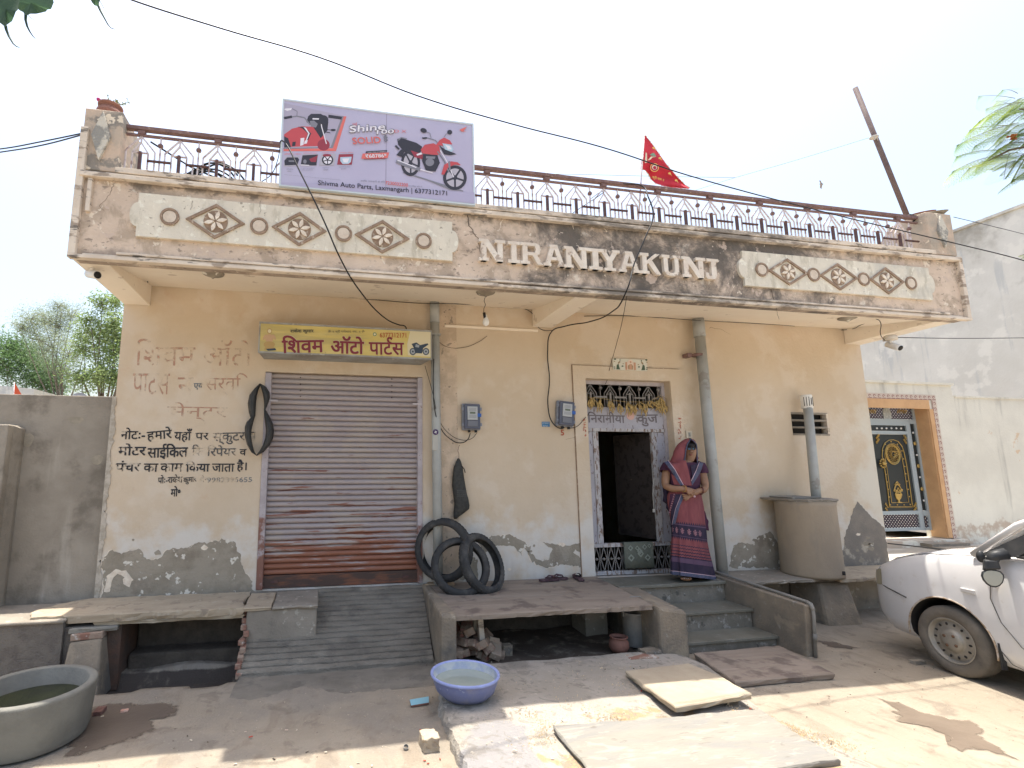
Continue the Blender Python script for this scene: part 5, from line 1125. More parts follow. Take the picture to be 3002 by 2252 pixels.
# platform slab with its two cheek walls
pf = thing('stone_platform', 'low platform of brown sandstone slabs with a dark hollow beneath it', 'platform', (2.0, 5.0, 0))
def prism4(b, z0, tops): return MB().hexa([(x, y, z0) for x, y in b], [(x, y, z) for (x, y), z in zip(b, tops)])
ZP = lambda y: .49+(y-4.45)*(.03/1.15)
XLp = lambda y: 1.17; XRp = lambda y: lerp(3.10, 3.17, (y-4.45)/1.15)
for ya, yb, nm in ((4.45, 4.93, 1), (4.934, 5.585, 2)):
    rough_slab([(XLp(ya)-.03, ya, ZP(ya)), (XRp(ya)-.002, ya, ZP(ya)), (XRp(yb)-.002, yb, ZP(yb)), (XLp(yb)-.03, yb, ZP(yb))], .045, 'slab', m_redstone, pf, jit=.004 if nm > 1 else .009, seed=nm, step=.06)
w1 = prism4([(1.045, 4.43), (1.185, 4.43), (1.185, 5.58), (1.10, 5.58)], .0, [.505, .508, .525, .53]).build('cheek_wall', m_wing, pf, bevel=.025)
w2 = prism4([(3.105, 4.38), (3.40, 4.38), (3.40, 5.14), (3.14, 5.14)], -.02, [.488, .435, .495, .50]).build('cheek_wall', m_wing, pf, bevel=.03)
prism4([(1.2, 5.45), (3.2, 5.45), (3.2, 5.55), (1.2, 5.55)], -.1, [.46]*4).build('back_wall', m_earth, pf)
prism4([(1.50, 4.98), (1.58, 4.98), (1.58, 5.06), (1.50, 5.06)], -.0, [.46]*4).build('stone_prop', m_lightslab, pf)
prism4([(2.75, 5.1), (3.0, 5.1), (3.0, 5.4), (2.75, 5.4)], -.0, [.46]*4).build('stone_prop', m_cement, pf)
# landing and steps
st_ = thing('entrance_steps', 'grey stone steps and landing rising to the entrance door', 'steps', (4.0, 5.2, 0))
MB().polyz([(3.175, 5.135), (4.56, 5.165), (4.56, 5.585), (3.175, 5.585)], .465, .50).build('landing_slab', m_landing, st_, bevel=.006)
MB().polyz([(3.18, 5.165), (4.53, 5.195), (4.53, 5.58), (3.18, 5.58)], -.1, .4645).build('riser', m_step, st_)
MB().polyz([(3.402, 4.80), (4.53, 4.815), (4.53, 5.194), (3.402, 5.164)], .262, .292).build('tread', m_landing, st_, bevel=.005)
MB().polyz([(3.39, 4.825), (4.52, 4.84), (4.52, 5.16), (3.39, 5.16)], -.1, .2615).build('riser', m_step, st_)
MB().polyz([(3.402, 4.52), (4.53, 4.535), (4.53, 4.839), (3.402, 4.824)], .077, .107).build('tread', m_landing, st_, bevel=.005)
MB().polyz([(3.39, 4.545), (4.52, 4.56), (4.52, 4.82), (3.39, 4.82)], -.1, .0765).build('riser', m_step, st_)
pw = thing('stair_parapet', 'thin plastered parapet wall along the right side of the entrance steps', 'parapet', (4.6, 5.0, 0))
MB().hexa([(4.535, 4.25, -.05), (4.625, 4.25, -.05), (4.625, 5.50, -.05), (4.535, 5.50, -.05)], [(4.535, 4.22, .475), (4.625, 4.22, .475), (4.625, 5.50, .535), (4.535, 5.50, .535)]).build('wall', m_wing, pw, bevel=.012)
q = MB(); q.tube([(4.60, 5.55, .56), (4.60, 5.3, .549), (4.60, 4.30, .498), (4.60, 4.225, .488), (4.60, 4.20, .455), (4.60, 4.198, .38), (4.60, 4.225, .0)], .015, 10); m_cond = mat('dusty_conduit', (.20, .19, .17), (.26, .245, .22), 9, rough=.8, bump=.1); q.build('conduit_pipe', m_cond, pw)
q = MB(); q.tube([(4.60, 4.26, .494), (4.60, 4.215, .480), (4.60, 4.197, .43)], .019, 10); q.build('pipe_elbow', m_cond, pw); MB().tube([(4.60, 4.205, .22), (4.60, 4.212, .15)], .019, 10).build('pipe_socket', m_cond, pw)
# slabs lying in front
def slab_thing(corners, th, label, m, nm='stone_slab', seed=1, jit=.012):
    o = rough_slab(corners, th, nm, m, None, jit=jit, seed=seed); tag(o, label, 'stone slab'); return o
slab_thing([PZ(2032, 1914, .055), PZ(2154, 1998, .055), PZ(2448, 1974, .055), PZ(2284, 1892, .055)], .045, 'brown sandstone slab laid flat at the foot of the entrance steps', m_redstone, seed=3, jit=.007)
slab_thing([PZ(1832, 1967, .13), PZ(1980, 2073, .17), PZ(2206, 2033, .16), PZ(2120, 1985, .145), PZ(2018, 1944, .13)], .04, 'pale sandstone slab tilted up at its front edge on the pavement', m_lightslab, seed=5, jit=.008)
slab_thing([PZ(1620, 2127, .12), PZ(1720, 2251, .12), PZ(1800, 2330, .12), PZ(2150, 2268, .12), PZ(2464, 2226, .12), PZ(2228, 2080, .12)], .032, 'large grey layered stone slab lying in the sunlit foreground', m_greyslab, seed=7, jit=.010)
# left stone bench, its supports and the plinth beside it
def bz_(x, y): return .60+(y-6.7)*.065
fl_ = PZ(100, 1806, .605); 
bench = thing('stone_bench', 'long rough sandstone bench slab against the wall left of the ramp', 'bench', (-1.5, 5.3, 0))
rough_slab([(-2.42, 5.06, .495), (-.665, 5.03, .50), (-.70, 5.25, .505), (-.67, 5.585, .518), (-2.15, 5.585, .518), (-2.40, 5.45, .505), (-2.50, 5.22, .498)], .065, 'top_slab', m_bench, bench, jit=.02, seed=21, step=.06)
qa, qb, qc, qd = PY(205, 1850, 5.0).x, PY(300, 1845, 5.0).x, PY(166, 2000, 4.82).x, PY(290, 2000, 4.82).x
rough_slab([(-1.93, 5.07, .428), (-.66, 5.06, .432), (-.66, 5.55, .445), (-1.93, 5.55, .445)], .03, 'under_slab', m_lightslab, bench, jit=.01, seed=22)
rough_slab([(qa-.02, 5.02, .395), (qb+.10, 5.06, .395), (qb+.12, 5.3, .40), (qa, 5.3, .40)], .04, 'packing_stone', m_greyslab, bench, jit=.01, seed=23)
MB().hexa([(qc, 4.80, -.15), (qd, 4.80, -.15), (qd, 5.25, -.15), (qc, 5.25, -.15)], [(qa, 5.0, .29), (qb, 5.0, .31), (qb, 5.3, .31), (qa, 5.3, .29)]).build('leaning_stone', m_wing, bench, bevel=.02)
MB().obox(((qa+qb)/2, 5.11, .33), (qb-qa, .2, .055), (0, -.04, .03)).build('brick', m_brick, bench, bevel=.008)
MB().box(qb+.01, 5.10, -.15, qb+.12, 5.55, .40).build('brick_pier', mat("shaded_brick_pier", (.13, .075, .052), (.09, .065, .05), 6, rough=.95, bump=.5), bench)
q = MB(); q.box(qb+.13, 5.50, -.2, -.66, 5.59, .41); q.box(qb+.13, 5.28, -.2, -.66, 5.499, .08); q.build('drain_ledge', m_earth, bench, bevel=.02)
pl = thing('rough_plinth', 'low plinth faced in dark rough render at the left edge of the street', 'plinth', (-3.2, 5.2, 0))
MB().box(-6.0, 5.02, -.2, -2.14, 5.64, .448).box(-2.139, 5.06, -.2, -1.90, 5.60, .40).build('body', m_roughw, pl)
MB().box(-6.0, 5.0, .449, -2.13, 5.64, .475).build('cap', m_cement, pl, bevel=.01)
# left boundary wall
lw = thing('boundary_wall', 'plain grey cement boundary wall joining the left end of the house', 'wall', (-3.5, 5.7, .5))
MB().box(-9, 5.645, -.2, XL-.002, 5.85, 2.50).build('wall', m_gwall, lw, bevel=.008)
for px_, py_, rx, rz in ((222, 1232, .07, .035), (82, 1290, .05, .07), (285, 1348, .055, .05)):
    c = PY(px_, py_, 5.645); MB().polyy([(c.x+rx*math.cos(t)*(1+.15*math.sin(3*t)), c.z+rz*math.sin(t)) for t in [k*math.pi/9 for k in range(18)]][::1], 5.6438, 5.65).build('filler_patch', mat('dull_filler', (.34, .30, .235), (.27, .24, .19), 15, rough=.95, bump=.3), lw)
rr = random.Random(31); pts = [(XL+.012+.006*rr.gauss(0, 1)+.01*math.sin(k*.31), .51+k*.025) for k in range(80)]
MB().polyy([(XL-.03, .51)]+pts+[(XL-.03, 2.50)], 5.592, 5.642).build('plaster_lap', mat('flaking_limewash', (.50, .45, .38), (.36, .32, .26), 18, rough=.95, bump=.3), house)
pj = thing('wall_pier', 'grey cement pier standing proud at the far left edge', 'pier', (-3.3, 5.5, .48))
c = PY(26, 1244, 5.42); MB().box(c.x-1.2, 5.42, .476, c.x, 5.644, c.z).build('pier', m_gwall, pj, bevel=.012)
o = MB().hexa([(c.x+.0005, 5.5, .476), (c.x+.03, 5.6, .476), (c.x+.03, 5.644, .476), (c.x+.0005, 5.644, .476)], [(c.x+.0005, 5.5, c.z-.01), (c.x+.03, 5.6, c.z-.03), (c.x+.03, 5.644, c.z-.03), (c.x+.0005, 5.644, c.z-.01)]).build('fillet', m_gwall, pj)
# right bench of slabs
rb = thing('right_stone_bench', 'long low stone bench of two slabs under the round cement tank', 'bench', (6.0, 5.4, 0))
rough_slab([(4.64, 5.08, .50), (5.90, 5.06, .50), (5.98, 5.585, .515), (4.64, 5.585, .515)], .036, 'slab', m_cement, rb, jit=.01, seed=41)
rough_slab([(5.915, 5.02, .495), (7.45, 5.08, .495), (7.52, 5.585, .51), (5.99, 5.585, .51)], .04, 'slab', m_bench, rb, jit=.012, seed=42)
c0 = PZ(2432, 1835, 0); 
MB().hexa([(5.65, 4.97, -.1), (6.13, 4.95, -.1), (6.15, 5.5, -.1), (5.68, 5.5, -.1)], [(5.70, 5.08, .455), (6.10, 5.08, .45), (6.10, 5.5, .47), (5.70, 5.5, .47)]).build('support_block', m_wing, rb, bevel=.04)
MB().box(4.64, 5.5, -.1, 7.42, 5.585, .455).build('back_wall', m_cement, rb)
# round cement tank
c = PZ(2368, 1668, .50); tk = thing('round_cement_tank', 'buff round cement tank with a stone lid standing on the right bench', 'tank', (c.x, 5.30, .50))
tc = (5.55, 7.56, 0); lft = PY(2278, 1560, 5.30).x; rgt = PY(2465, 1560, 5.30).x; tcx, tr, TY, tzt = 5.82, .31, 5.27, 1.37
m_tank = mat("buff_cement_tank", (.35, .28, .20), (.30, .24, .175), 3, rough=.9, bump=.25, bs=50, an=(1, 1, .6), layers=[((.27, .23, .18), dict(s=4, lo=.52, hi=.66, k=.5, an=(2, 2, .6)))])
MB().lathe([(tr, .502), (tr+.004, .53), (tr, .56), (tr-.005, tzt-.05), (tr+.006, tzt)], (tcx, TY, 0), 40).build('shell', m_tank, tk)
rough_slab([(tcx-tr-.015, TY-.10, tzt+.032), (tcx-tr*.7, TY-tr*.8, tzt+.032), (tcx, TY-tr-.02, tzt+.032), (tcx+tr*.7, TY-tr*.8, tzt+.032), (tcx+tr+.01, TY-.05, tzt+.032), (tcx+tr+.01, TY+tr, tzt+.032), (tcx-tr-.01, TY+tr, tzt+.032)], .03, 'lid', m_cement, tk, jit=.008, seed=44)
rough_slab([(tcx-tr+.01, TY-.13, tzt+.053), (tcx+.08, TY-.16, tzt+.053), (tcx+.1, TY+.2, tzt+.053), (tcx-tr+.01, TY+.2, tzt+.053)], .02, 'lid_board', m_greyslab, tk, jit=.006, seed=45)
MB().lathe([(.02, .55), (.02, .59)], (tcx+.10, TY-tr*.955, 0), 8).build('plug_hole', m_dark, tk)
# ================================================================== water tub, basin
tub = thing('cement_water_tub', 'big round grey cement tub of greenish water cut by the left edge', 'tub', (0, 0, 0))
e = PZ(283, 1995, .33); c = PZ(96, 2010, .33); RT = (e-c).length*.97
m_tub = mat("tub_cement", (.155, .15, .13), (.195, .19, .165), 4, rough=.9, bump=.3, bs=50, layers=[((.20, .195, .175), dict(s=3, lo=.52, hi=.68, k=.6)), ((.16, .15, .13), dict(s=5, lo=.35, hi=.6, k=.8, bands=[('Z', .14, .02)], w=.6))])
MB().lathe([(RT*.90, .02), (RT*.93, .05), (RT, .31), (RT, .325), (RT-.01, .333), (RT-.045, .333), (RT-.055, .325), (RT-.08, .12), (RT-.1, .06), (.01, .05)], (c.x, c.y, 0), 64, cap=False).build('shell', m_tub, tub)
m_wat = mat("green_standing_water", (.018, .020, .008), (.03, .034, .012), 5, rough=.04, bump=0, spec=.5)
MB().lathe([(RT-.067, .222), (.001, .222)], (c.x, c.y, 0), 48, cap=False).build('water', m_wat, tub)
BC = PZ(1363, 1971, .25)
bas = thing('blue_plastic_basin', 'faded blue plastic basin full of water on the pavement corner', 'basin', (BC.x, BC.y, .085))
RB = (PZ(1466, 1969, .25)-BC).length*.975
m_blu = mat("faded_blue_plastic", (.135, .16, .31), (.175, .19, .31), 6, rough=.5, bump=.1, layers=[((.27, .25, .26), dict(s=5, lo=.5, hi=.68, k=.6)), ((.40, .42, .52), dict(s=30, lo=.64, hi=.68, k=.6))])
m_blr = mat("blue_plastic_rim", (.29, .34, .60), (.24, .28, .50), 8, rough=.4, bump=0)
m_bin = mat("scaled_basin_lining", (.36, .40, .50), (.50, .52, .52), 9, .4, .6, rough=.6, bump=.1)
MB().lathe([(.01, .086), (RB*.5, .088), (RB*.66, .097), (RB*.84, .14), (RB*.93, .20), (RB*.945, .235)], (BC.x, BC.y, 0), 48, cap=False).build('bowl', m_blu, bas)
MB().lathe([(RB*.945, .230), (RB*.99, .233), (RB, .240), (RB*.995, .250), (RB*.955, .253), (RB*.915, .243)], (BC.x, BC.y, 0), 48, cap=False).build('rim', m_blr, bas)
MB().lathe([(RB*.915, .243), (RB*.90, .21), (RB*.80, .145), (RB*.60, .11), (.01, .10)], (BC.x, BC.y, 0), 48, cap=False).build('lining', m_bin, bas)
m_w2 = mat("clear_water_surface", (.26, .30, .275), (.30, .34, .30), 3, rough=.03, bump=.02, bs=5, spec=.5)
MB().lathe([(RB*.872, .192), (.001, .192)], (BC.x, BC.y, 0), 40, cap=False).build('water', m_w2, bas)
# ================================================================== tyres on the platform
def tyre(px_, py_, rpx, y, tilt, turn, label, wob=0):
    """outer radius from pixels; tilt leans it back on the wall, turn rotates about the vertical"""
    from mathutils import Euler
    c = PY(px_, py_, y); Ro = rpx*((c-EYE).dot(F_))/FPX; b = .040*Ro/.27; Rm = Ro-b
    t = thing('motorcycle_tyre', label, 'tyre', tuple(c), 'worn motorcycle tyres leaning by the shutter')
    rot = Euler((math.pi/2+tilt, 0, turn), 'XYZ').to_matrix()
    q = MB(); n = 56; prof = []
    for k in range(15):
        a_ = math.pi*1.42*(k/14)-math.pi*.71; prof.append((Rm+b*math.cos(a_), b*1.25*math.sin(a_)))
    inner = [(r_-(.010 if i not in (0, 14) else 0), z_*.82) for i, (r_, z_) in enumerate(prof)][::-1]
    pr_ = prof+inner; vs = []
    for k in range(n):
        a_ = 2*math.pi*k/n
        for i, (r_, z_) in enumerate(pr_):
            r2 = r_
            if i in (5, 9) : r2 += .0015
            if 5 < i < 9 and k % 2: r2 -= .004
            v = rot @ Vector((r2*math.cos(a_), r2*math.sin(a_)*(1+wob), z_)); vs.append(c+v)
    m = len(pr_)
    q.add(vs, [(k*m+i, k*m+(i+1) % m, ((k+1) % n)*m+(i+1) % m, ((k+1) % n)*m+i) for k in range(n) for i in range(m)], True)
    q.build('casing', m_rubber, t)
    q = MB(); nb = 46; hw = b*1.0
    for k in range(nb):
        for s_ in (-1, 1):
            a0, a1 = 2*math.pi*(k+(.0 if s_ < 0 else .5))/nb, 2*math.pi*(k+.62+(.0 if s_ < 0 else .5))/nb
            cc = lambda a_, r_, z_: c+rot @ Vector((r_*math.cos(a_), r_*math.sin(a_)*(1+wob), z_))
            z0_, z1_ = s_*hw*.12, s_*hw*.88; ro = lambda z_: Rm+b*math.sqrt(max(0, 1-(z_/(b*1.25))**2))
            q.hexa([cc(a0, ro(z0_)-.004, z0_), cc(a1, ro(z0_)-.004, z0_), cc(a1+.02, ro(z1_)-.004, z1_), cc(a0+.02, ro(z1_)-.004, z1_)], [cc(a0, ro(z0_)+.005, z0_), cc(a1, ro(z0_)+.005, z0_), cc(a1+.02, ro(z1_)+.005, z1_), cc(a0+.02, ro(z1_)+.005, z1_)])
    q.build('tread', m_rubber, t)['kind'] = 'stuff'
    q = MB()
    for k in range(0, 0, 2):
        a_ = 2*math.pi*(k/112)
        for s_ in (-1, 1): q.obox(c+rot @ Vector(((Ro-b*.10)*math.cos(a_+s_*.02), (Ro-b*.10)*math.sin(a_+s_*.02)*(1+wob), s_*b*.55)), (.006, .015, b*.5), (0, 0, 0)) if False else None
    return t
tyre(1300, 1612, 90, 5.42, -.10, -.62, 'largest worn tyre, rearmost of three against the first down pipe')
tyre(1350, 1662, 86, 5.22, -.42, -.10, 'middle of the three worn tyres, its face turned to the street')
tyre(1413, 1652, 84, 5.24, -.40, .55, 'worn tyre with block tread leaning rightmost across the other two', wob=.06)
# footwear
def sandal(c, rot_, label, kind='thong'):
    t = thing('rubber_sandal', label, 'sandal', tuple(c), 'maroon rubber sandals on the platform'); cr, sr = math.cos(rot_), math.sin(rot_)
    W_ = lambda x, y, z: (c[0]+x*cr-y*sr, c[1]+x*sr+y*cr, c[2]+z)
    out = [(.0, -.035), (.06, -.04), (.12, -.035), (.17, -.043), (.22, -.038), (.25, -.01), (.25, .015), (.22, .04), (.16, .043), (.10, .033), (.04, .033), (.0, .03), (-.012, 0)]
    m = mat("maroon_rubber", (.07, .035, .045), (.10, .06, .065), 20, rough=.7, bump=.1)
    MB().hexa([W_(x, y, 0) for x, y in out][::1], [W_(x, y, .022) for x, y in out]).build('sole', m, t, bevel=.004)
    if kind == 'thong':
        MB().tube([W_(.09, -.038, .02), W_(.13, -.03, .05), W_(.185, 0, .045), W_(.20, 0, .02)], .009, 6).tube([W_(.09, .034, .02), W_(.13, .028, .05), W_(.185, 0, .045)], .009, 6).build('strap', m, t)
    else:
        q = MB(); vs = []; 
        for k in range(9):
            a_ = math.pi*k/8
            for x in (.12, .17, .22): vs.append(W_(x, -.042*math.cos(a_), .02+.045*math.sin(a_)*(1-.5*(x-.12)/.1)))
        q.add(vs, [(k*3+j, k*3+j+1, (k+1)*3+j+1, (k+1)*3+j) for k in range(8) for j in range(2)], True).build('strap', m, t)
cz = ZP(5.5)+.004
SP = lambda px_, py_, y: Vector((PY(px_, py_, y).x, y, cz))
sandal(SP(1583, 1688, 5.44), .12, 'left sandal of the pair of maroon thongs lying by the peeling wall')
sandal(SP(1600, 1680, 5.52), -.15, 'right sandal of the pair of maroon thongs lying by the peeling wall')
sandal(SP(1704, 1700, 5.36), 1.35, 'single maroon slip-on sandal pointing at the door surround', 'band')
# ================================================================== things under the platform
rr = random.Random(15)
brick_spots = [(1368, 1838, .0), (1350, 1855, .4), (1372, 1852, -.3), (1352, 1880, .2), (1375, 1888, .5), (1356, 1905, -.2), (1340, 1908, .1), (1398, 1905, .3), (1418, 1888, -.4), (1425, 1868, .6), (1440, 1880, .2), (1400, 1870, -.1), (1435, 1900, -.5), (1452, 1905, .3), (1466, 1922, .1), (1415, 1925, 0), (1385, 1928, .2)]
where = ["topmost brick at the left of the pile under the platform", "small brick end high against the left cheek wall", "pale brick just below the topmost one of the pile", "brick end wedged in the left of the pile at mid height", "dark brick stood on end in the middle of the pile", "red faced brick low at the left of the pile", "brick end touching the left cheek wall near the ground", "brick low in the middle of the pile, front face showing", "pinkish brick in the middle right of the pile", "brown brick high on the right slope of the pile", "pale brick on the right slope of the pile", "white limed brick under the stone strut on the pile", "brick at the right flank of the pile above the ground", "outermost brick at the right foot of the pile", "broken brick piece beyond the right foot of the pile", "red and white long brick lying in front of the pile", "brick lying in front of the pile beside the basin"]
for (px_, py_, rt), wh in zip(brick_spots, where):
    y = 4.72+rr.uniform(-.06, .12)
    c = PY(px_, py_, y); c.z = max(c.z, .065)
    o = MB().obox((0, 0, 0), (.10, .19, .066), (0, 0, 0)).build('brick', mat("brick_finish_%d" % rr.randint(0, 4), [(.26, .11, .075), (.34, .22, .15), (.20, .13, .10), (.36, .29, .22), (.24, .12, .09)][rr.randint(0, 4)], (.36, .27, .20), 9, .42, .55, rough=.95, bump=.5, bs=60), None, bevel=.006)
    o.location = c; o.rotation_euler = (rr.uniform(-.35, .5), rt*1.3, rr.uniform(-.6, .6)); tag(o, wh, 'brick', 'loose bricks piled under the platform')
q = MB(); a_ = PY(1410, 1806, 4.80); b_ = PY(1407, 1880, 4.66)
o = MB().obox(tuple((a_+b_)/2), (.05, .06, (a_-b_).length), (-.35, .03, 0)).build('stone_strut', m_mould, None, bevel=.004); tag(o, 'long whitish stone strut standing on the brick pile under the platform', 'stone')
# bucket
c = PZ(1866, 1925, .03); bk = thing('dented_metal_bucket', 'tall dented grey metal bucket with a wire handle under the platform', 'bucket', (c.x, c.y, .03))
c = PY(1862, 1915, 4.78); c.z = .03
m_bk = mat("dull_galvanised_metal", (.26, .25, .23), (.34, .32, .29), 8, rough=.6, metal=.1, bump=.2)
MB().lathe([(.09, 0), (.095, .01), (.105, .30), (.112, .305), (.112, .315), (.103, .315), (.09, .02), (.01, .012)], tuple(c), 28, cap=False).build('body', m_bk, bk)
MB().tube([c+Vector((-.112, 0, .30)), c+Vector((-.118, -.03, .42)), c+Vector((-.05, -.06, .47)), c+Vector((.05, -.06, .47)), c+Vector((.118, -.03, .42)), c+Vector((.112, 0, .30))], .005, 6).build('handle', m_bk, bk)
for s_ in (-1, 1): MB().obox(c+Vector((s_*.113, -.01, .30)), (.012, .02, .045)).build('handle_lug', m_bk, bk)
# clay pot, stones under the platform
c = PY(1817, 1938, 4.62); c.z = .03; cpot = thing('small_clay_pot', 'small terracotta water pot beside the metal bucket', 'pot', tuple(c))
MB().lathe([(.03, 0), (.07, .015), (.092, .055), (.09, .10), (.072, .125), (.07, .132), (.086, .14), (.086, .148), (.068, .146), (.06, .12)], tuple(c), 28, cap=False).build('pot', m_terra, cpot)
def stone(px_, py_, y, s_, label, m, seed, nm='loose_stone', rz=0):
    c = PY(px_, py_, y); rn = random.Random(seed)
    bm = bmesh.new(); bmesh.ops.create_cube(bm, size=1); bmesh.ops.subdivide_edges(bm, edges=bm.edges, cuts=3, use_grid_fill=True)
    for v in bm.verts: v.co = Vector([v.co[i]*s_[i]*(1+.0*i) for i in range(3)])+Vector([rn.gauss(0, .05*min(s_)) for _ in range(3)])
    me = bpy.data.meshes.new(nm); bm.to_mesh(me); bm.free(); me.materials.append(m)
    o = bpy.data.objects.new(nm, me); COL.objects.link(o); o.location = c; o.rotation_euler = (0, 0, rz)
    b = o.modifiers.new('b', 'BEVEL'); b.width = .006; b.segments = 2; tag(o, label, 'stone'); return o
def on(px_, py_, z, s_, *a, **k):
    p_ = PZ(px_, py_, z+s_[2]/2); o = stone(px_, py_, p_.y, s_, *a, **k); o.location = p_; return o
on(1712, 1950, .035, (.13, .07, .05), 'buff stone chip lying in the middle of the hollow under the platform', m_bench, 61)
on(1486, 1905, .035, (.09, .07, .10), 'brown rounded stone right of the brick pile', m_wing, 62)
on(1880, 1932, .035, (.28, .12, .05), 'flat red stone by the foot of the right cheek wall', m_brick, 63)
on(1905, 1915, .035, (.16, .12, .07), 'dusty stone tucked against the right cheek wall', m_wing, 64)
on(1258, 2172, .0, (.105, .12, .085), 'squared buff stone block at the pavement kerb', m_bench, 65, nm='stone_block', rz=.1)
on(365, 2085, .0, (.05, .035, .018), 'broken brick fragment on the wet patch right of the tub', mat("pink_brick_bit", (.45, .22, .16), (.55, .40, .33), 40, rough=.95, bump=.4), 66, nm='brick_fragment')
on(292, 2085, .0, (.06, .10, .03), 'dark red brick lump beside the cement tub', mat("dark_red_lump", (.14, .07, .06), (.18, .10, .08), 20, rough=.9, bump=.4), 67, nm='brick_fragment')
on(2690, 1940, .0, (.12, .05, .03), 'dusty stone lying by the front tyre of the car', m_ground, 68)
# broken blue tile, bottle ring and scraps
ti = thing('broken_blue_tile', 'broken light blue ceramic tile piece lying left of the basin', 'tile', tuple(PZ(1228, 2060, .0)))
cs = [PZ(1201, 2052, .035), PZ(1257, 2042, .035), PZ(1257, 2060, .016), PZ(1205, 2069, .016)]
MB().hexa([tuple(v-Vector((0, 0, .012))) for v in cs][::-1], [tuple(v) for v in cs][::-1]).build('body', m_terra, ti)
MB().flat([v+Vector((0, 0, .0012)) for v in cs][::-1]).build('glaze', mat("light_blue_glaze", (.22, .42, .50), rough=.2, bump=0), ti)
q = MB(); c = PZ(1190, 2192, .014); q.lathe([(.014, -.012), (.016, -.012), (.016, .012), (.014, .012)], tuple(c), 16, rot=Matrix.Rotation(.5, 3, 'X'), cap=False)
o = q.build('metal_ring', m_bk); tag(o, 'small dark metal ring lying left of the squared stone block', 'ring')
q = MB(); rr = random.Random(44)
for (px_, py_) in ((1232, 2140), (1260, 2140), (1245, 2230), (1255, 2238), (1290, 2225), (1030, 2250), (1090, 2245), (1880, 2025), (2200, 2078), (300, 2100), (720, 2145), (735, 2160), (840, 2140), (870, 2140), (1620, 2225), (2100, 2060), (955, 2205), (1510, 2200), (690, 2240), (560, 2170)):
    z = .087 if px_ > 1300 and px_ < 2240 else .005; c = PZ(px_, py_, z+.004); s_ = rr.uniform(.008, .016)
    q.obox(c, (s_*1.6, s_*.7, .004), (0, 0, rr.uniform(0, 3)))
m_lit = mat("scattered_scraps", (.42, .08, .05), (.55, .48, .38), 2.0, .45, .5, rough=.9, bump=0)
o = q.build('litter', m_lit); tag(o, 'tiny red and pale scraps scattered over the ground', 'litter', kind='stuff')
q = MB()
for k in range(420):
    x, y = rr.uniform(-2.2, 6), rr.uniform(2.2, 4.6); inside = .9 < x < 3.0
    z = .085 if inside else .003; s_ = rr.uniform(.002, .006)
    q.obox((x, y, z+s_*.3), (s_*rr.uniform(1, 4), s_, s_*.8), (0, 0, rr.uniform(0, 3)))
o = q.build('debris', mat("dark_specks", (.10, .08, .06), (.42, .36, .28), 1.7, .45, .52, rough=.95, bump=0)); tag(o, 'dark crumbs and small pebbles strewn over the street ground', 'debris', kind='stuff')
MB_cb = rough_slab([tuple(PZ(1245, 1713, .535)), tuple(PZ(1330, 1716, .522)), tuple(PZ(1330, 1696, .53)), tuple(PZ(1262, 1700, .535))], .006, 'torn_cardboard', mat("brown_card", (.40, .30, .20), rough=.9, bump=.1), None, jit=.006, seed=71); tag(MB_cb, 'torn brown cardboard piece under the worn tyres', 'cardboard')

def ground_patch(pix, seed, label, m):
    P_ = [PZ(a, b, .004) for a, b in pix]; pl = jag([(p_.x, p_.y) for p_ in P_], .010, .025, seed)
    c_ = sum((Vector(p_[:2]) for p_ in pl), Vector((0, 0)))/len(pl); q = MB(); n = len(pl); rings = 8; vs = []
    for j in range(rings):
        for p_ in pl:
            v_ = c_.lerp(Vector(p_[:2]), (j+1)/rings); vs.append((v_.x, v_.y, gbase(v_.x, v_.y)+.0045))
    fs = [((j+1)*n+i, (j+1)*n+(i+1) % n, j*n+(i+1) % n, j*n+i) for j in range(rings-1) for i in range(n)]+[tuple(range(n))[::-1]]
    o = q.add(vs, fs).build('wet_patch', m); o['kind'] = 'structure'; o['label'] = label
    at_ = o.data.attributes.new('inside', 'FLOAT', 'POINT')
    for j in range(rings):
        for i in range(n): at_.data[j*n+i].value = 1-(j+1)/rings
    return o
def damp(nm, a_, b_, **k):
    m = mat(nm, a_, b_, 4, **k); T = m.node_tree; an = T.nodes.new('ShaderNodeAttribute'); an.attribute_name = 'inside'; tc_ = T.nodes.new('ShaderNodeTexCoord'); nz = T.nodes.new('ShaderNodeTexNoise'); nz.inputs['Scale'].default_value = 14; nz.inputs['Detail'].default_value = 8
    T.links.new(tc_.outputs['Object'], nz.inputs['Vector']); ad = T.nodes.new('ShaderNodeMath'); ad.operation = 'MULTIPLY_ADD'; ad.inputs[1].default_value = .50; T.links.new(nz.outputs[0], ad.inputs[0]); T.links.new(an.outputs['Fac'], ad.inputs[2])
    mr = T.nodes.new('ShaderNodeMapRange'); mr.interpolation_type = 'SMOOTHSTEP'; mr.inputs[1].default_value = .25; mr.inputs[2].default_value = .40; mr.inputs[4].default_value = .85; T.links.new(ad.outputs[0], mr.inputs[0]); T.links.new(mr.outputs[0], T.nodes['Principled BSDF'].inputs['Alpha']); return m
m_wet = damp("damp_ground", (.12, .095, .075), (.145, .115, .09), rough=.6, bump=.25, bs=40)
ground_patch([(190, 2150), (240, 2080), (330, 2058), (420, 2065), (500, 2058), (535, 2080), (520, 2100), (455, 2110), (460, 2140), (400, 2170), (290, 2200), (180, 2230)], 1, 'damp dark patch beside the cement tub', m_wet)
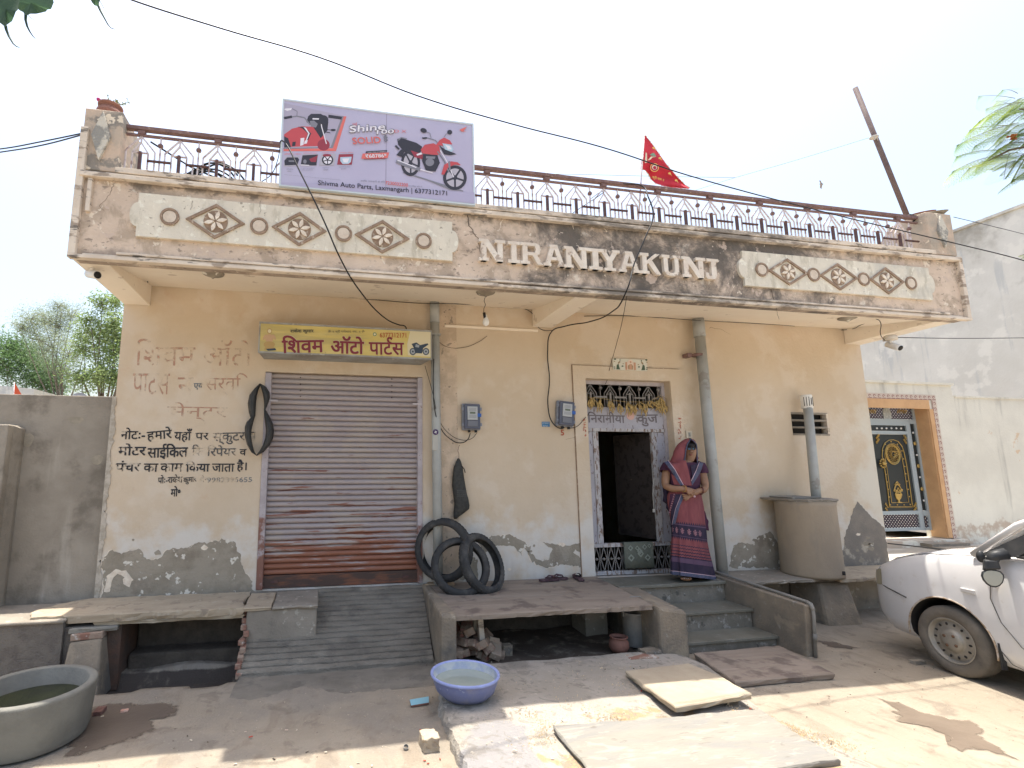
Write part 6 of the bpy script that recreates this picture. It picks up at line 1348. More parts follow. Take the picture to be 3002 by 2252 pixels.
ground_patch([(2570, 2045), (2640, 2060), (2720, 2090), (2800, 2110), (2850, 2112), (2900, 2140), (2880, 2160), (2905, 2170), (2960, 2210), (3001, 2235), (2900, 2205), (2820, 2205), (2780, 2190), (2790, 2172), (2730, 2135), (2620, 2110), (2605, 2085), (2620, 2078)], 2, 'long damp streak on the sunlit street', damp("damp_sunlit_ground", (.15, .115, .085), (.18, .14, .105), rough=.7, bump=.25, bs=40))
ground_patch([(2395, 1880), (2450, 1882), (2470, 1890), (2530, 1902), (2500, 1906), (2420, 1898)], 3, 'small damp spot behind the stair parapet', m_wet)
ground_patch([(2235, 2172), (2240, 2180), (2150+110, 2186), (2440, 2188), (2448, 2170), (2400, 2165), (2400, 2180), (2380, 2172)][:0] or [(2400, 2182), (2440, 2168), (2450, 2176), (2420, 2190)], 4, 'tiny damp spot by the grey slab', m_wet)
# ================================================================== the woman
YP = 5.31
q6 = lambda x, y, dy=0: PY(1880+x/3.4577, 1250+y/3.4577, YP+dy)
def person():
    P = thing('person', 'woman in a pink and navy sari and dark glasses standing beside the door', 'person', (q6(450, 1500).x, YP, .50))
    U = (q6(500, 600)-q6(400, 600)).length/100                         # metres per close-up pixel at her distance
    skin = mat("brown_skin", (.27, .145, .085), (.31, .175, .105), 12, rough=.55, bump=.05, spec=.35)
    # body: one skinned surface
    V = {}; E_ = []; rad = {}
    def v(k, x, y, dy, r_, par=None):
        V[k] = q6(x, y, dy); rad[k] = r_*U
        if par: E_.append((par, k))
    v('pelvis', 430, 800, .02, 95); v('belly', 435, 690, .02, 92, 'pelvis'); v('chest', 432, 520, .02, 92, 'belly'); v('upper', 428, 410, .03, 80, 'chest')
    v('neck', 470, 362, .02, 44, 'upper'); v('jaw', 497, 312, .0, 46, 'neck'); v('head', 490, 262, .02, 66, 'jaw'); v('crown', 482, 205, .03, 60, 'head')
    v('shL', 300, 408, .03, 44, 'upper'); v('shL2', 262, 430, .03, 40, 'shL'); v('armL', 248, 510, .01, 39, 'shL2'); v('elL', 242, 606, -.03, 34, 'armL'); v('foL', 320, 634, -.12, 31, 'elL'); v('wrL', 425, 632, -.19, 25, 'foL'); v('pamL', 480, 640, -.205, 27, 'wrL')
    v('shR', 560, 408, .03, 43, 'upper'); v('shR2', 604, 430, .03, 39, 'shR'); v('armR', 628, 510, .0, 38, 'shR2'); v('elR', 650, 612, -.04, 34, 'armR'); v('foR', 630, 650, -.10, 30, 'elR'); v('wrR', 585, 652, -.16, 24, 'foR'); v('pamR', 500, 695, -.175, 27, 'wrR')
    v('thL', 400, 950, .03, 70, 'pelvis'); v('knL', 410, 1180, .0, 48, 'thL'); v('anL', 440, 1470, .03, 26, 'knL'); v('ftL', 455, 1535, -.07, 24, 'anL')
    v('thR', 500, 950, .05, 70, 'pelvis'); v('knR', 530, 1180, .03, 48, 'thR'); v('anR', 590, 1470, .06, 26, 'knR'); v('ftR', 600, 1540, -.02, 22, 'anR')
    for nm, base, tips in (('L', 'pamL', [((515, 640), (552, 652)), ((512, 655), (548, 675)), ((505, 668), (538, 692)), ((495, 678), (525, 702))]), ('R', 'pamR', [((465, 700), (412, 690)), ((462, 712), (418, 712)), ((464, 724), (424, 735)), ((470, 734), (440, 752))])):
        for i, (a_, b_) in enumerate(tips):
            d0 = -.215 if nm == 'L' else -.185
            v('f%s%da' % (nm, i), a_[0], a_[1], d0-.004*i, 9, base); v('f%s%db' % (nm, i), b_[0], b_[1], d0+.006, 7, 'f%s%da' % (nm, i))
    v('tL', 470, 672, -.225, 10, 'pamL'); v('tL2', 492, 690, -.23, 8, 'tL'); v('tR', 490, 672, -.20, 10, 'pamR'); v('tR2', 462, 668, -.205, 8, 'tR')
    ks = list(V); me = bpy.data.meshes.new('body'); me.from_pydata([V[k] for k in ks], [(ks.index(a_), ks.index(b_)) for a_, b_ in E_], []); me.materials.append(skin)
    o = bpy.data.objects.new('body', me); link(o, P)
    sk = o.modifiers.new('s', 'SKIN'); sk.use_smooth_shade = True
    for i, k in enumerate(ks): me.skin_vertices[0].data[i].radius = (rad[k], rad[k]*(.78 if k in ('pelvis', 'belly', 'chest', 'upper') else 1))
    for i in range(len(ks)): me.skin_vertices[0].data[i].use_root = (i == 0)
    sb = o.modifiers.new('u', 'SUBSURF'); sb.levels = sb.render_levels = 2
    # face: nose, lips, brow, glasses
    fx = lambda x, y, d: q6(x, y, d)
    MB().hexa([fx(498, 225, -.055), fx(512, 225, -.055), fx(510, 228, -.04), fx(500, 228, -.04)], [fx(498, 262, -.068), fx(526, 264, -.078), fx(520, 270, -.045), fx(500, 270, -.045)]).build('nose', skin, P, bevel=.004)
    MB().tube([fx(486, 287, -.052), fx(502, 283, -.064), fx(522, 287, -.056)], [.002, .0055, .002], 6).tube([fx(488, 290, -.052), fx(503, 293, -.063), fx(520, 290, -.055)], [.002, .006, .002], 6).build('lips', mat("lip_skin", (.23, .085, .07), bump=0), P)
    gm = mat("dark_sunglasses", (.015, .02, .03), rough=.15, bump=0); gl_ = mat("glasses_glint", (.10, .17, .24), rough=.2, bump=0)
    for a_, b_, d0, d1 in ((468, 508, -.062, -.076), (516, 550, -.078, -.066)):
        MB().hexa([fx(a_, 240, d0), fx(b_, 240, d1), fx(b_, 240, d1+.008), fx(a_, 240, d0+.008)], [fx(a_-2, 210, d0), fx(b_+2, 211, d1), fx(b_+2, 211, d1+.008), fx(a_-2, 210, d0+.008)]).build('sunglass_lens', gm, P, bevel=.003)
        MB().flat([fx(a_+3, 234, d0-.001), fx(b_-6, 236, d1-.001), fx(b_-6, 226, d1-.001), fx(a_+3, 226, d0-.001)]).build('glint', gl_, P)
    MB().tube([fx(466, 214, -.058), fx(512, 216, -.080), fx(552, 214, -.066)], .003, 6).build('sunglass_frame', gm, P)
    hair = mat("dark_hair", (.02, .015, .013), rough=.6, bump=.1)
    MB().ball(fx(478, 200, .045), 68*U, 16, 10, (1, .9, .62)).build('hair', hair, P)
    # colours of the cloth
    pink = mat("dusty_pink_cotton", (.24, .072, .076), (.185, .052, .06), 9, rough=.85, bump=.25, bs=14, an=(2, 2, .6)); navy = mat("navy_cotton", (.028, .021, .042), (.04, .028, .055), 8, rough=.85, bump=.2)
    mar = mat("maroon_blouse_cotton", (.075, .025, .05), (.055, .02, .045), 9, rough=.85, bump=.2); blue = mat("slate_blue_border", (.065, .075, .125), (.095, .10, .155), 40, rough=.8, bump=.1); lite = P2('pale_pink_piping', (.52, .36, .40)); pur = P2('plum_band', (.10, .055, .10)); rose = P2('rose_motif', (.27, .13, .16))
    # skirt: rows of the outline
    sk_ = [(640, 285, 598), (700, 262, 612), (780, 262, 628), (850, 278, 640), (950, 292, 646), (1050, 302, 662), (1150, 305, 668), (1250, 300, 688), (1350, 296, 712), (1450, 297, 736), (1520, 297, 752)]
    def outline(y):
        for (a0, l0, r0_), (a1, l1, r1_) in zip(sk_, sk_[1:]):
            if a0 <= y <= a1: t = (y-a0)/(a1-a0); return l0+(l1-l0)*t, r0_+(r1_-r0_)*t
        return sk_[-1][1:] if y > sk_[-1][0] else sk_[0][1:]
    N = 96
    def skirt_pt(yb, ang, off=0, tilt=1.0, raw=False):
        y = yb; l, r_ = outline(min(1520, max(640, y))); cx = (l+r_)/2; a_ = (r_-l)/2
        c_, s_ = math.cos(ang), math.sin(ang); fold = 0
        amp = max(0, min(1, (y-700)/700))
        fold = amp*(.030*math.sin(ang*7+1.0+y*.001)+.022*math.sin(ang*13-2)+.014*math.sin(ang*23)) if True else 0
        ty = y+tilt*(c_*28*min(1, max(0, (y-850)/200)))
        return q6(cx+a_*c_*(1+fold), ty, (a_*U*.62)*s_*(1+fold*1.6))
    rows = [640, 700, 770, 840, 910, 960, ('z', 985), 1000, 1012, 1018, 1050, 1090, 1122, 1128, ('z', 1150), 1185, ('w', 1215), ('w', 1224), ('w', 1246), ('w', 1255), ('w', 1277), ('w', 1288), ('w', 1308), ('w', 1320), ('w', 1334), 1348, 1395, 1400, 1488, 1494, 1500, 1528]
    cols = {}
    g = MB(); pts = []
    for r_ in rows:
        kind, y = r_ if isinstance(r_, tuple) else ('', r_)
        row = []
        for k in range(N):
            ang = 2*math.pi*k/N; dy = 0
            if kind == 'z': dy = (-14 if k % 2 else 14)*(1 if y < 1100 else -1)
            if kind == 'w': dy = 4 if k % 2 else -4
            row.append(skirt_pt(y+dy, ang))
        pts += row
    band = []
    seq = {'960': 0}
    ms = [pink, navy, pur, lite, blue, mar]
    for j in range(len(rows)-1):
        y = rows[j][1] if isinstance(rows[j], tuple) else rows[j]
        if y < 985: m_ = 0
        elif y < 1000: m_ = 1
        elif y < 1012: m_ = 2
        elif y < 1018: m_ = 1
        elif y < 1122: m_ = 1
        elif y < 1128: m_ = 2
        elif y < 1150: m_ = 1
        elif y < 1215: m_ = 0
        elif y in (1215, 1246, 1277, 1308): m_ = 1
        elif y < 1334: m_ = 0
        elif y < 1348: m_ = 1
        elif y < 1395: m_ = 2
        elif y < 1400: m_ = 1
        elif y < 1488: m_ = 1
        elif y < 1494: m_ = 3
        elif y < 1500: m_ = 4
        else: m_ = 4
        band.append(m_)
    g.v = [tuple(p_) for p_ in pts]
    for j in range(len(rows)-1):
        for k in range(N):
            g.f.append((j*N+k, (j+1)*N+k, (j+1)*N+(k+1) % N, j*N+(k+1) % N)); g.m.append(band[j]); g.sm.append(True)
    skirt = g.build('sari_skirt', ms, P)
    # rosettes printed on the dark band, following the folds
    q = MB(); k_ = 0
    for ang0 in (-2.35, -1.95, -1.55, -1.2, -.9, -2.7):
        for (du, dv, ru, rv) in ((0, 0, .06, 14), (0, -22, .05, 9), (0, 22, .05, 9), (-.085, -8, .03, 8), (.085, -8, .03, 8), (-.07, 12, .03, 7), (.07, 12, .03, 7)):
            ring = []
            for t in range(10):
                a_ = 2*math.pi*t/10; p_ = skirt_pt(1070+dv+rv*math.sin(a_), ang0+du+ru*math.cos(a_)); p_ = p_+(EYE-p_).normalized()*.006; ring.append(p_)
            q.flat(ring[::-1])
    q.build('motif', rose, P)
    # torso cloth
    TO = [(365, 335, 540), (385, 250, 610), (420, 232, 628), (470, 285, 600), (540, 290, 603), (600, 288, 600), (650, 284, 600)]
    def tor(x, y, off=.0, b=.125):
        for (a0, l0, r0_), (a1, l1, r1_) in zip(TO, TO[1:]):
            if a0 <= y <= a1: t = (y-a0)/(a1-a0); l, r_ = l0+(l1-l0)*t, r0_+(r1_-r0_)*t; break
        else: l, r_ = (TO[0] if y < 365 else TO[-1])[1:]
        cx = (l+r_)/2; a_ = (r_-l)/2; s_ = math.sqrt(max(.02, 1-min(1, ((x-cx)/a_))**2))
        return q6(x, y, .0-b*s_-off)
    g = MB(); NN = 40; rr_ = []
    for y, l, r_ in TO:
        cx = (l+r_)/2; a_ = (r_-l)/2
        for k in range(NN):
            t = 2*math.pi*k/NN; p_ = q6(cx+a_*math.cos(t), y, .125*math.sin(t)); rr_.append(p_)
    g.add(rr_, [(j*NN+k, (j+1)*NN+k, (j+1)*NN+(k+1) % NN, j*NN+(k+1) % NN) for j in range(len(TO)-1) for k in range(NN)], True); g.build('blouse', mar, P)
    for s_, pp in ((-1, [(300, 400, .03), (258, 412, .02), (246, 440, .02), (244, 462, .015)]), (1, [(560, 400, .03), (612, 412, .02), (622, 445, .015), (628, 478, .01)])):
        MB().tube([q6(*p_) for p_ in pp], [48*U, 47*U, 46*U, 45*U], 16, caps=False).build('sleeve', mar, P)
    def strip(poly, nm, m, off, nsub=6):
        """cloth strip between two pixel polylines laid on the chest"""
        L, Rr = poly; q = MB(); vs = []
        for (a_, b_) in zip(L, Rr):
            for k in range(nsub+1):
                t = k/nsub; x, y = a_[0]+(b_[0]-a_[0])*t, a_[1]+(b_[1]-a_[1])*t; vs.append(tor(x, y, off+.004*math.sin(k*1.7+y*.05)))
        n = nsub+1; q.add(vs, [(j*n+k, (j+1)*n+k, (j+1)*n+k+1, j*n+k+1) for j in range(len(L)-1) for k in range(nsub)], True); return q.build(nm, m, P)
    dn = lambda pts, n=8: [(pts[i][0]+(pts[i+1][0]-pts[i][0])*k/n, pts[i][1]+(pts[i+1][1]-pts[i][1])*k/n) for i in range(len(pts)-1) for k in range(n)]+[pts[-1]]
    strip((dn([(290, 360), (350, 440), (425, 600)]), dn([(450, 345), (475, 430), (512, 600)])), 'veil_front_fall', pink, .022)
    strip((dn([(235, 362), (300, 450), (398, 600)]), dn([(270, 350), (338, 440), (425, 598)])), 'border_strip', blue, .026, 3)
    strip((dn([(270, 349), (338, 439), (425, 597)]), dn([(278, 347), (346, 437), (431, 595)])), 'piping', lite, .028, 1)
    strip((dn([(500, 400), (512, 470), (514, 560)]), dn([(598, 365), (560, 455), (520, 560)])), 'pallu_fold', navy, .020)
    strip((dn([(592, 362), (560, 450), (508, 560)]), dn([(632, 370), (598, 470), (516, 600)])), 'border_strip', blue, .026, 3)
    strip((dn([(586, 362), (553, 450), (505, 548)]), dn([(592, 362), (560, 450), (508, 560)])), 'piping', lite, .028, 1)
    strip((dn([(300, 480), (330, 590)]), dn([(345, 510), (400, 598)])), 'hip_cloth', pink, .018)
    # pallu hanging behind her right arm and the diagonal border on the skirt
    g = MB(); out = [(215, 560), (225, 640), (232, 700), (222, 760), (262, 790), (258, 830), (285, 870), (320, 870), (330, 700), (320, 600), (300, 540)]
    g.polyy([(q6(x, y, .06).x, q6(x, y, .06).z) for x, y in out], YP+.02, YP+.08); g.build('pallu_end', navy, P, bevel=.01)
    g = MB(); out = [(638, 850), (650, 880), (662, 930), (680, 960), (676, 1000), (685, 1060), (655, 1050), (630, 960)]
    g.polyy([(q6(x, y, .04).x, q6(x, y, .04).z) for x, y in out], YP+.03, YP+.07); g.build('pallu_end', mar, P, bevel=.008)
    def sstrip(A, B, nm, m, off):
        q = MB(); vs = []; n = 3
        for (xa, ya), (xb, yb) in zip(dn(A, 10), dn(B, 10)):
            for k in range(n+1):
                t = k/n; x, y = xa+(xb-xa)*t, ya+(yb-ya)*t; l, r_ = outline(y); cx, a_ = (l+r_)/2, (r_-l)/2; c_ = max(-.985, min(.985, (x-cx)/a_)); ang = -math.acos(c_)
                amp = max(0, min(1, (y-700)/700)); fold = amp*(.030*math.sin(ang*7+1+y*.001)+.022*math.sin(ang*13-2)+.014*math.sin(ang*23))
                p_ = q6(x, y, -(a_*U*.62)*math.sin(-ang)*(1+fold*1.6)-off); vs.append(p_)
        q.add(vs, [(j*(n+1)+k, (j+1)*(n+1)+k, (j+1)*(n+1)+k+1, j*(n+1)+k+1) for j in range(len(dn(A, 10))-1) for k in range(n)], True); return q.build(nm, m, P)
    sstrip([(405, 690), (345, 840), (308, 1005)], [(445, 690), (395, 800), (345, 985)], 'skirt_border', blue, .016)
    sstrip([(350, 690), (300, 850), (296, 1030)], [(402, 690), (343, 840), (306, 1005)], 'skirt_border', navy, .014)
    sstrip([(290, 690), (282, 800), (280, 860)], [(350, 680), (318, 780), (290, 880)], 'skirt_border', mar, .012)
    sstrip([(404, 690), (344, 838), (307, 1000)], [(408, 690), (348, 838), (311, 1000)], 'piping', lite, .018)
    q = MB()
    for k in range(9):
        t = k/8; x, y = 335-48*t, 690+180*t; pa = [q6(x-12, y+8, -.13), q6(x+10, y+8, -.145), q6(x, y-10, -.14)]; q.flat(pa)
    q.build('motif', rose, P)
    # veil over the head
    VR = [(122, 470, 500, .03), (130, 440, 528, .05), (148, 408, 548, .08), (180, 368, 562, .105), (215, 345, 568, .12), (255, 326, 569, .125), (295, 318, 570, .125), (325, 306, 572, .12), (350, 296, 574, .125), (375, 285, 580, .13)]
    g = MB(); K = 26; vs = []
    for i, (y, l, r_, b) in enumerate(VR):
        cx = (l+r_)/2; a_ = (r_-l)/2; op = min(1, max(0, (y-125)/45))
        a0 = math.radians(-58+30*op); a1 = math.radians(300-22*op)-2*math.pi*0
        a0 = math.radians(-72+50*op); a1 = math.radians(286-16*op)
        for k in range(K+1):
            t = a0+(a1-a0)*k/K; wv = 1+.02*math.sin(t*5+i*.6)
            p_ = q6(cx+a_*math.cos(t)*wv, y, .015+b*math.sin(t)*wv); vs.append(p_)
    g.add(vs, [(j*(K+1)+k, (j+1)*(K+1)+k, (j+1)*(K+1)+k+1, j*(K+1)+k+1) for j in range(len(VR)-1) for k in range(K)]+[tuple(range(K+1))], True)
    vo = g.build('head_veil', pink, P); so_ = vo.modifiers.new('t', 'SOLIDIFY'); so_.thickness = .006
    e1 = [vs[j*(K+1)] for j in range(len(VR))]; e2 = [vs[j*(K+1)+K] for j in range(len(VR))]
    MB().tube([p_+Vector((0, -.004, 0)) for p_ in e2], .006, 6).tube([p_+Vector((0, -.004, 0)) for p_ in e1], .007, 6).build('veil_border', blue, P)
    MB().ball(q6(560, 322, .0), 18*U, 10, 8).build('veil_knot', pink, P)
    # bangles, ring, feet
    for (x, y, d, r_, m_) in ((440, 634, -.20, 27, P2('copper_bangle', (.35, .13, .06))), (430, 634, -.195, 28, P2('gold_bangle', (.45, .28, .10))), (597, 652, -.15, 31, P2('dark_red_bangle', (.10, .02, .02))), (606, 654, -.145, 32, P2('dark_red_bangle', (.10, .02, .02)))):
        c = q6(x, y, d); MB().tube([c+Vector((.004*math.sin(t), r_*U*math.cos(t), r_*U*math.sin(t))) for t in [k*math.pi/10 for k in range(21)]], .0035, 6).build('bangle', m_, P)
    MB().ball(q6(540, 712, -.235), 9*U, 8, 6).build('key_ring', lite, P)
    MB().ball(q6(452, 1542, -.10), 34*U, 14, 8, (1.4, 1.1, .55)).build('foot', skin, P)
    q = MB()
    for k in range(5): q.ball(q6(412+k*21, 1546-abs(2-k), -.145), (9+3*(k == 4))*U, 8, 6)
    q.build('toes', skin, P)
    q = MB()
    for k in (1, 2, 3): q.ball(q6(412+k*21, 1541, -.152), 3.2*U, 6, 5)
    q.build('toe_ring', P2('silver_toe_ring', (.7, .68, .66)), P)
    return P
person()
# ================================================================== the white car
def car():
    A0 = R(8); h = Vector((math.sin(A0), math.cos(A0), 0)); rt = Vector((h.y, -h.x, 0)); C = PZ(2800, 1982, 0)
    HW = .84                                     # half width; the near (left) side is at v = -HW
    org = C + rt*HW
    W = lambda u, v, w_: org + h*u + rt*v + Vector((0, 0, w_))          # u: forward of the front axle
    t = thing('white_hatchback_car', 'white hatchback car with dusty steel wheels parked at the right edge', 'car', tuple(org))
    white = mat("white_car_paint", (.70, .69, .68), (.66, .645, .635), 3, rough=.22, bump=0, coat=.6, spec=.5, layers=[((.46, .36, .25), dict(s=5, lo=.35, hi=.65, k=.75, bands=[('Z', .42, .15)], w=.5)), ((.55, .50, .44), dict(s=14, lo=.6, hi=.7, k=.3))])
    US = [.80, .79, .76, .70, .62, .52, .40, .28, .14, 0, -.14, -.28, -.42, -.55, -.70, -1.0, -1.4, -1.8, -2.2, -2.5, -2.8, -3.0, -3.12]
    def hood(u): return .765 if u > .78 else lerp(1.02, .785, min(1, max(0, (u-.0)/.78))**1.6) if u > 0 else lerp(1.02, 1.065, min(1, -u/.4)) if u > -.4 else lerp(1.065, 1.09, min(1, (-u-.4)/2))
    def hwid(u): return HW*(.60 if u > .795 else math.sqrt(max(.0, 1-((max(u, .1)-.1)/.76)**2.6))*.38+.62)
    def sec(u):
        hz = hood(u); f = hwid(u); lo = .20 if u < .6 else lerp(.20, .26, (u-.6)/.2)
        P_ = [(f*.90, lo), (f*.965, lo+.06), (f*.985, .34), (f*1.0, .50), (f*.998, .62), (f*.985, .74), (f*.965, hz-.10), (f*.92, hz-.035), (f*.80, hz+.0), (f*.55, hz+.028), (f*.25, hz+.042), (0, hz+.045)]
        if hz < .78: P_[5] = (f*.985, min(.66, hz-.08)); P_[4] = (f*.998, .56); P_[6] = (f*.965, hz-.045)
        return P_
    pts = []; n = None
    for u in US:
        s_ = sec(u); ring = [(-a_, b_) for a_, b_ in s_] + [(a_, b_) for a_, b_ in s_[-2::-1]]
        n = len(ring); pts += [W(u, a_, b_) for a_, b_ in ring]
    fs = [(j*n+k, (j+1)*n+k, (j+1)*n+k+1, j*n+k+1) for j in range(len(US)-1) for k in range(n-1)] + [(j*n+n-1, (j+1)*n+n-1, (j+1)*n, j*n) for j in range(len(US)-1)] + [tuple(range(n))[::-1], tuple(range((len(US)-1)*n, len(US)*n))]
    pts = pts; body = MB().add(pts, fs, True).build('body', white, None)
    bm = bmesh.new(); bm.from_mesh(body.data); bmesh.ops.recalc_face_normals(bm, faces=bm.faces); bm.to_mesh(body.data); bm.free()
    cut = MB()
    for uc in (0, -2.4):
        vs = []; m_ = 40
        for side in (-HW-.2, -HW+.30): vs += [W(uc+.345*math.cos(2*math.pi*k/m_), side, .29+.345*math.sin(2*math.pi*k/m_)) for k in range(m_)]
        cut.add(vs, [tuple(range(m_)), tuple(range(m_, 2*m_))[::-1]]+[(k, k+m_, (k+1) % m_+m_, (k+1) % m_) for k in range(m_)])
    co_ = cut.build('cutter', m_dark, None)
    bm = bmesh.new(); bm.from_mesh(co_.data); bmesh.ops.recalc_face_normals(bm, faces=bm.faces); bm.to_mesh(co_.data); bm.free()
    b = body.modifiers.new('c', 'BOOLEAN'); b.object = co_; b.operation = 'DIFFERENCE'; b.solver = 'EXACT'; b.material_mode = 'TRANSFER' if hasattr(b, 'material_mode') else b.material_mode
    bpy.context.view_layer.update(); dg = bpy.context.evaluated_depsgraph_get()
    me = bpy.data.meshes.new_from_object(body.evaluated_get(dg)); bpy.data.objects.remove(body); bpy.data.objects.remove(co_)
    for p_ in me.polygons: p_.use_smooth = True
    body = bpy.data.objects.new('body', me); link(body, t)
    me.set_sharp_from_angle(angle=R(32))
    dk = mat("black_car_trim", (.025, .027, .03), (.045, .045, .045), 9, rough=.5, bump=0); seamm = P2('panel_gap', (.09, .085, .08))
    glass = mat("car_window_glass", (.06, .09, .085), rough=.05, bump=0, spec=.7)
    # greenhouse: roof, glass and pillars
    GH = [(-.27, 1.075, .69), (-.55, 1.30, .65), (-.85, 1.48, .61), (-1.1, 1.55, .59), (-2.0, 1.58, .58), (-2.6, 1.52, .58), (-3.0, 1.2, .62), (-3.05, 1.1, .66)]
    g = MB(); vs = []
    for u, z, v_ in GH: vs += [W(u, -v_-.02*(z < 1.2), z), W(u, -v_*.6, z+.03), W(u, v_*.6, z+.03), W(u, v_+.02*(z < 1.2), z)]
    g.add(vs, [(j*4+k, (j+1)*4+k, (j+1)*4+k+1, j*4+k+1) for j in range(len(GH)-1) for k in range(3)], True)
    ws = g.build('roof', white, t)
    # side glass band, pillars
    def quad(nm, ps, m, th=.012):
        a_ = [W(u, v_, z) for u, v_, z in ps]; nrm = (a_[1]-a_[0]).cross(a_[-1]-a_[0]).normalized()*th
        return MB().hexa([p_-nrm for p_ in a_], [p_ for p_ in a_]).build(nm, m, t)
    quad('side_window', [(-.60, -HW*.965, 1.085), (-1.45, -HW*.965, 1.10), (-1.45, -.62, 1.50), (-.92, -.64, 1.44)], glass)
    quad('side_window', [(-1.55, -HW*.965, 1.10), (-2.7, -HW*.955, 1.12), (-2.6, -.60, 1.46), (-1.55, -.62, 1.50)], glass)
    MB().tube([W(-.24, -HW*.93, 1.04), W(-.55, -.745, 1.31), W(-.85, -.665, 1.48), W(-1.2, -.63, 1.56), W(-2.4, -.61, 1.55)], .028, 8).build('pillar', white, t)
    quad('corner_trim', [(-.31, -HW*.972, 1.05), (-.62, -HW*.975, 1.085), (-.66, -.755, 1.29)], dk, .02)
    MB().tube([W(-.58, -HW*.985, 1.078), W(-1.5, -HW*.985, 1.095), W(-2.6, -HW*.975, 1.115)], .012, 6).build('window_seal', dk, t)
    MB().tube([W(-.60, -HW*.985, 1.08), W(-.94, -.655, 1.45)], .012, 6).build('window_seal', dk, t)
    quad('windscreen', [(-.30, -.62, 1.075), (-.30, .62, 1.075), (-.88, .54, 1.51), (-.88, -.54, 1.51)], glass)
    MB().tube([W(-.27, -.66, 1.065), W(-.24, -.3, 1.095), W(-.24, .3, 1.10)], .014, 6).build('wiper', dk, t)
    # door gap, bumper gap, wing gap, skirt
    def gap(ps, nm='panel_gap', r_=.003): MB().tube([W(u, v_, z) for u, v_, z in ps], r_, 5).build(nm, seamm, t)
    gap([(-.40, -HW*.975, 1.0), (-.37, -HW*.985, .86), (-.36, -HW*1.0, .72), (-.41, -HW*1.002, .55), (-.52, -HW*1.002, .40), (-.66, -HW*.985, .31), (-1.0, -HW*.975, .28), (-1.5, -HW*.975, .275)])
    gap([(.66, -hwid(.66)*.99, .615), (.55, -hwid(.55)*1.002, .60), (.42, -hwid(.42)*1.003, .578), (.34, -hwid(.34)*1.003, .56)], r_=.006)
    gap([(.74, -hwid(.74)*.93, .72), (.5, -HW*.84, hood(.5)-.012), (.2, -HW*.87, hood(.2)-.014), (-.2, -HW*.89, hood(-.2)-.016), (-.48, -HW*.90, .985)])
    gap([(-.36, -HW*.985, .33), (-.42, -HW*.97, .24), (-.52, -HW*.93, .205)])
    # headlamp, turn signal, mud flap
    hl = mat("yellowed_headlamp", (.33, .30, .20), rough=.15, bump=0, coat=.5)
    vs = []
    for (u, z0, z1) in ((.795, .615, .665), (.77, .60, .70), (.72, .60, .735), (.66, .605, .76), (.62, .615, .765)): vs += [W(u+.006, -hwid(u)*1.0, z0), W(u+.006, -hwid(u)*.985, z1)]
    MB().add(vs, [(2*j, 2*j+2, 2*j+3, 2*j+1) for j in range(4)], True).build('headlamp', hl, t)
    MB().obox(W(-.20, -HW*.997, .74), (.016, .105, .036), (0, 0, -A0)).build('side_indicator', mat("clear_indicator", (.62, .60, .58), rough=.2, bump=0), t, bevel=.006)
    MB().tube([W(.346*math.cos(a_), -HW*.995, .29+.346*math.sin(a_)) for a_ in [math.radians(d) for d in range(-8, 189, 7)]], .007, 6).build('arch_lip', mat("dusty_arch_lip", (.34, .24, .15), (.55, .50, .45), 20, bump=0), t)
    vs = []; m_ = 24
    for side in (-HW*.96, -HW+.28): vs += [W(.343*math.cos(math.pi*k/m_), side, .29+.343*math.sin(math.pi*k/m_)) for k in range(m_+1)]
    MB().add(vs, [(k, k+m_+1, k+m_+2, k+1) for k in range(m_)]+[tuple(range(m_+1, 2*m_+2))], True).build('arch_liner', m_dark, t)
    MB().obox(W(-.36, -HW*.97, .28), (.04, .012, .20), (0, 0, -A0)).build('mud_flap', dk, t)
    # wheels
    for uc, ang in ((0, R(-1)), (-2.4, 0)):
        hh = Vector((math.sin(A0+ang), math.cos(A0+ang), 0)); ax = Vector((hh.y, -hh.x, 0)); c = W(uc, -HW+.085, .285)
        rot = Matrix((hh, Vector((0, 0, 1)), ax)).transposed()       # local z = towards the car's right
        wl = bpy.data.objects.new('wheel', None); link(wl, t)
        m_ty = mat("dusty_car_tyre", (.13, .115, .095), (.19, .165, .135), 6, rough=.9, bump=.25, bs=70, layers=[((.05, .048, .045), dict(s=3, lo=.55, hi=.7, k=.7))])
        Ro = .284
        MB().lathe([(.178, -.062), (.186, -.078), (.215, -.088), (.25, -.084), (.272, -.072), (.282, -.055), (Ro, -.02), (Ro, .02), (.282, .055), (.272, .072), (.25, .084), (.19, .08)], c, 56, rot=rot, cap=False).build('tyre', m_ty, wl)
        q = MB()
        for k in range(48):
            a_ = 2*math.pi*k/48
            for sgn in (-1, 1): q.obox(c+rot @ Vector(((Ro-.002)*math.cos(a_), (Ro-.002)*math.sin(a_), sgn*.03)), (.008, .008, .008))
        steel = mat("dusty_steel_wheel", (.36, .33, .28), (.27, .245, .205), 7, rough=.5, metal=.35, bump=.05)
        MB().lathe([(.186, -.074), (.180, -.082), (.172, -.076), (.166, -.05), (.160, -.044), (.150, -.052), (.120, -.060), (.098, -.058), (.088, -.068), (.086, -.078), (.05, -.084), (.02, -.086), (.001, -.086)], c, 56, rot=rot, cap=False).build('rim', steel, wl)
        for k in range(14):
            a_ = 2*math.pi*k/14; p_ = c+rot @ Vector((.134*math.cos(a_), .134*math.sin(a_), -.0585))
            MB().lathe([(.0125, 0), (.0125, -.0035), (.001, -.004)], p_, 12, 1, .72, rot=rot @ Matrix.Rotation(a_, 3, 'Z')).build('hole', m_dark, wl)
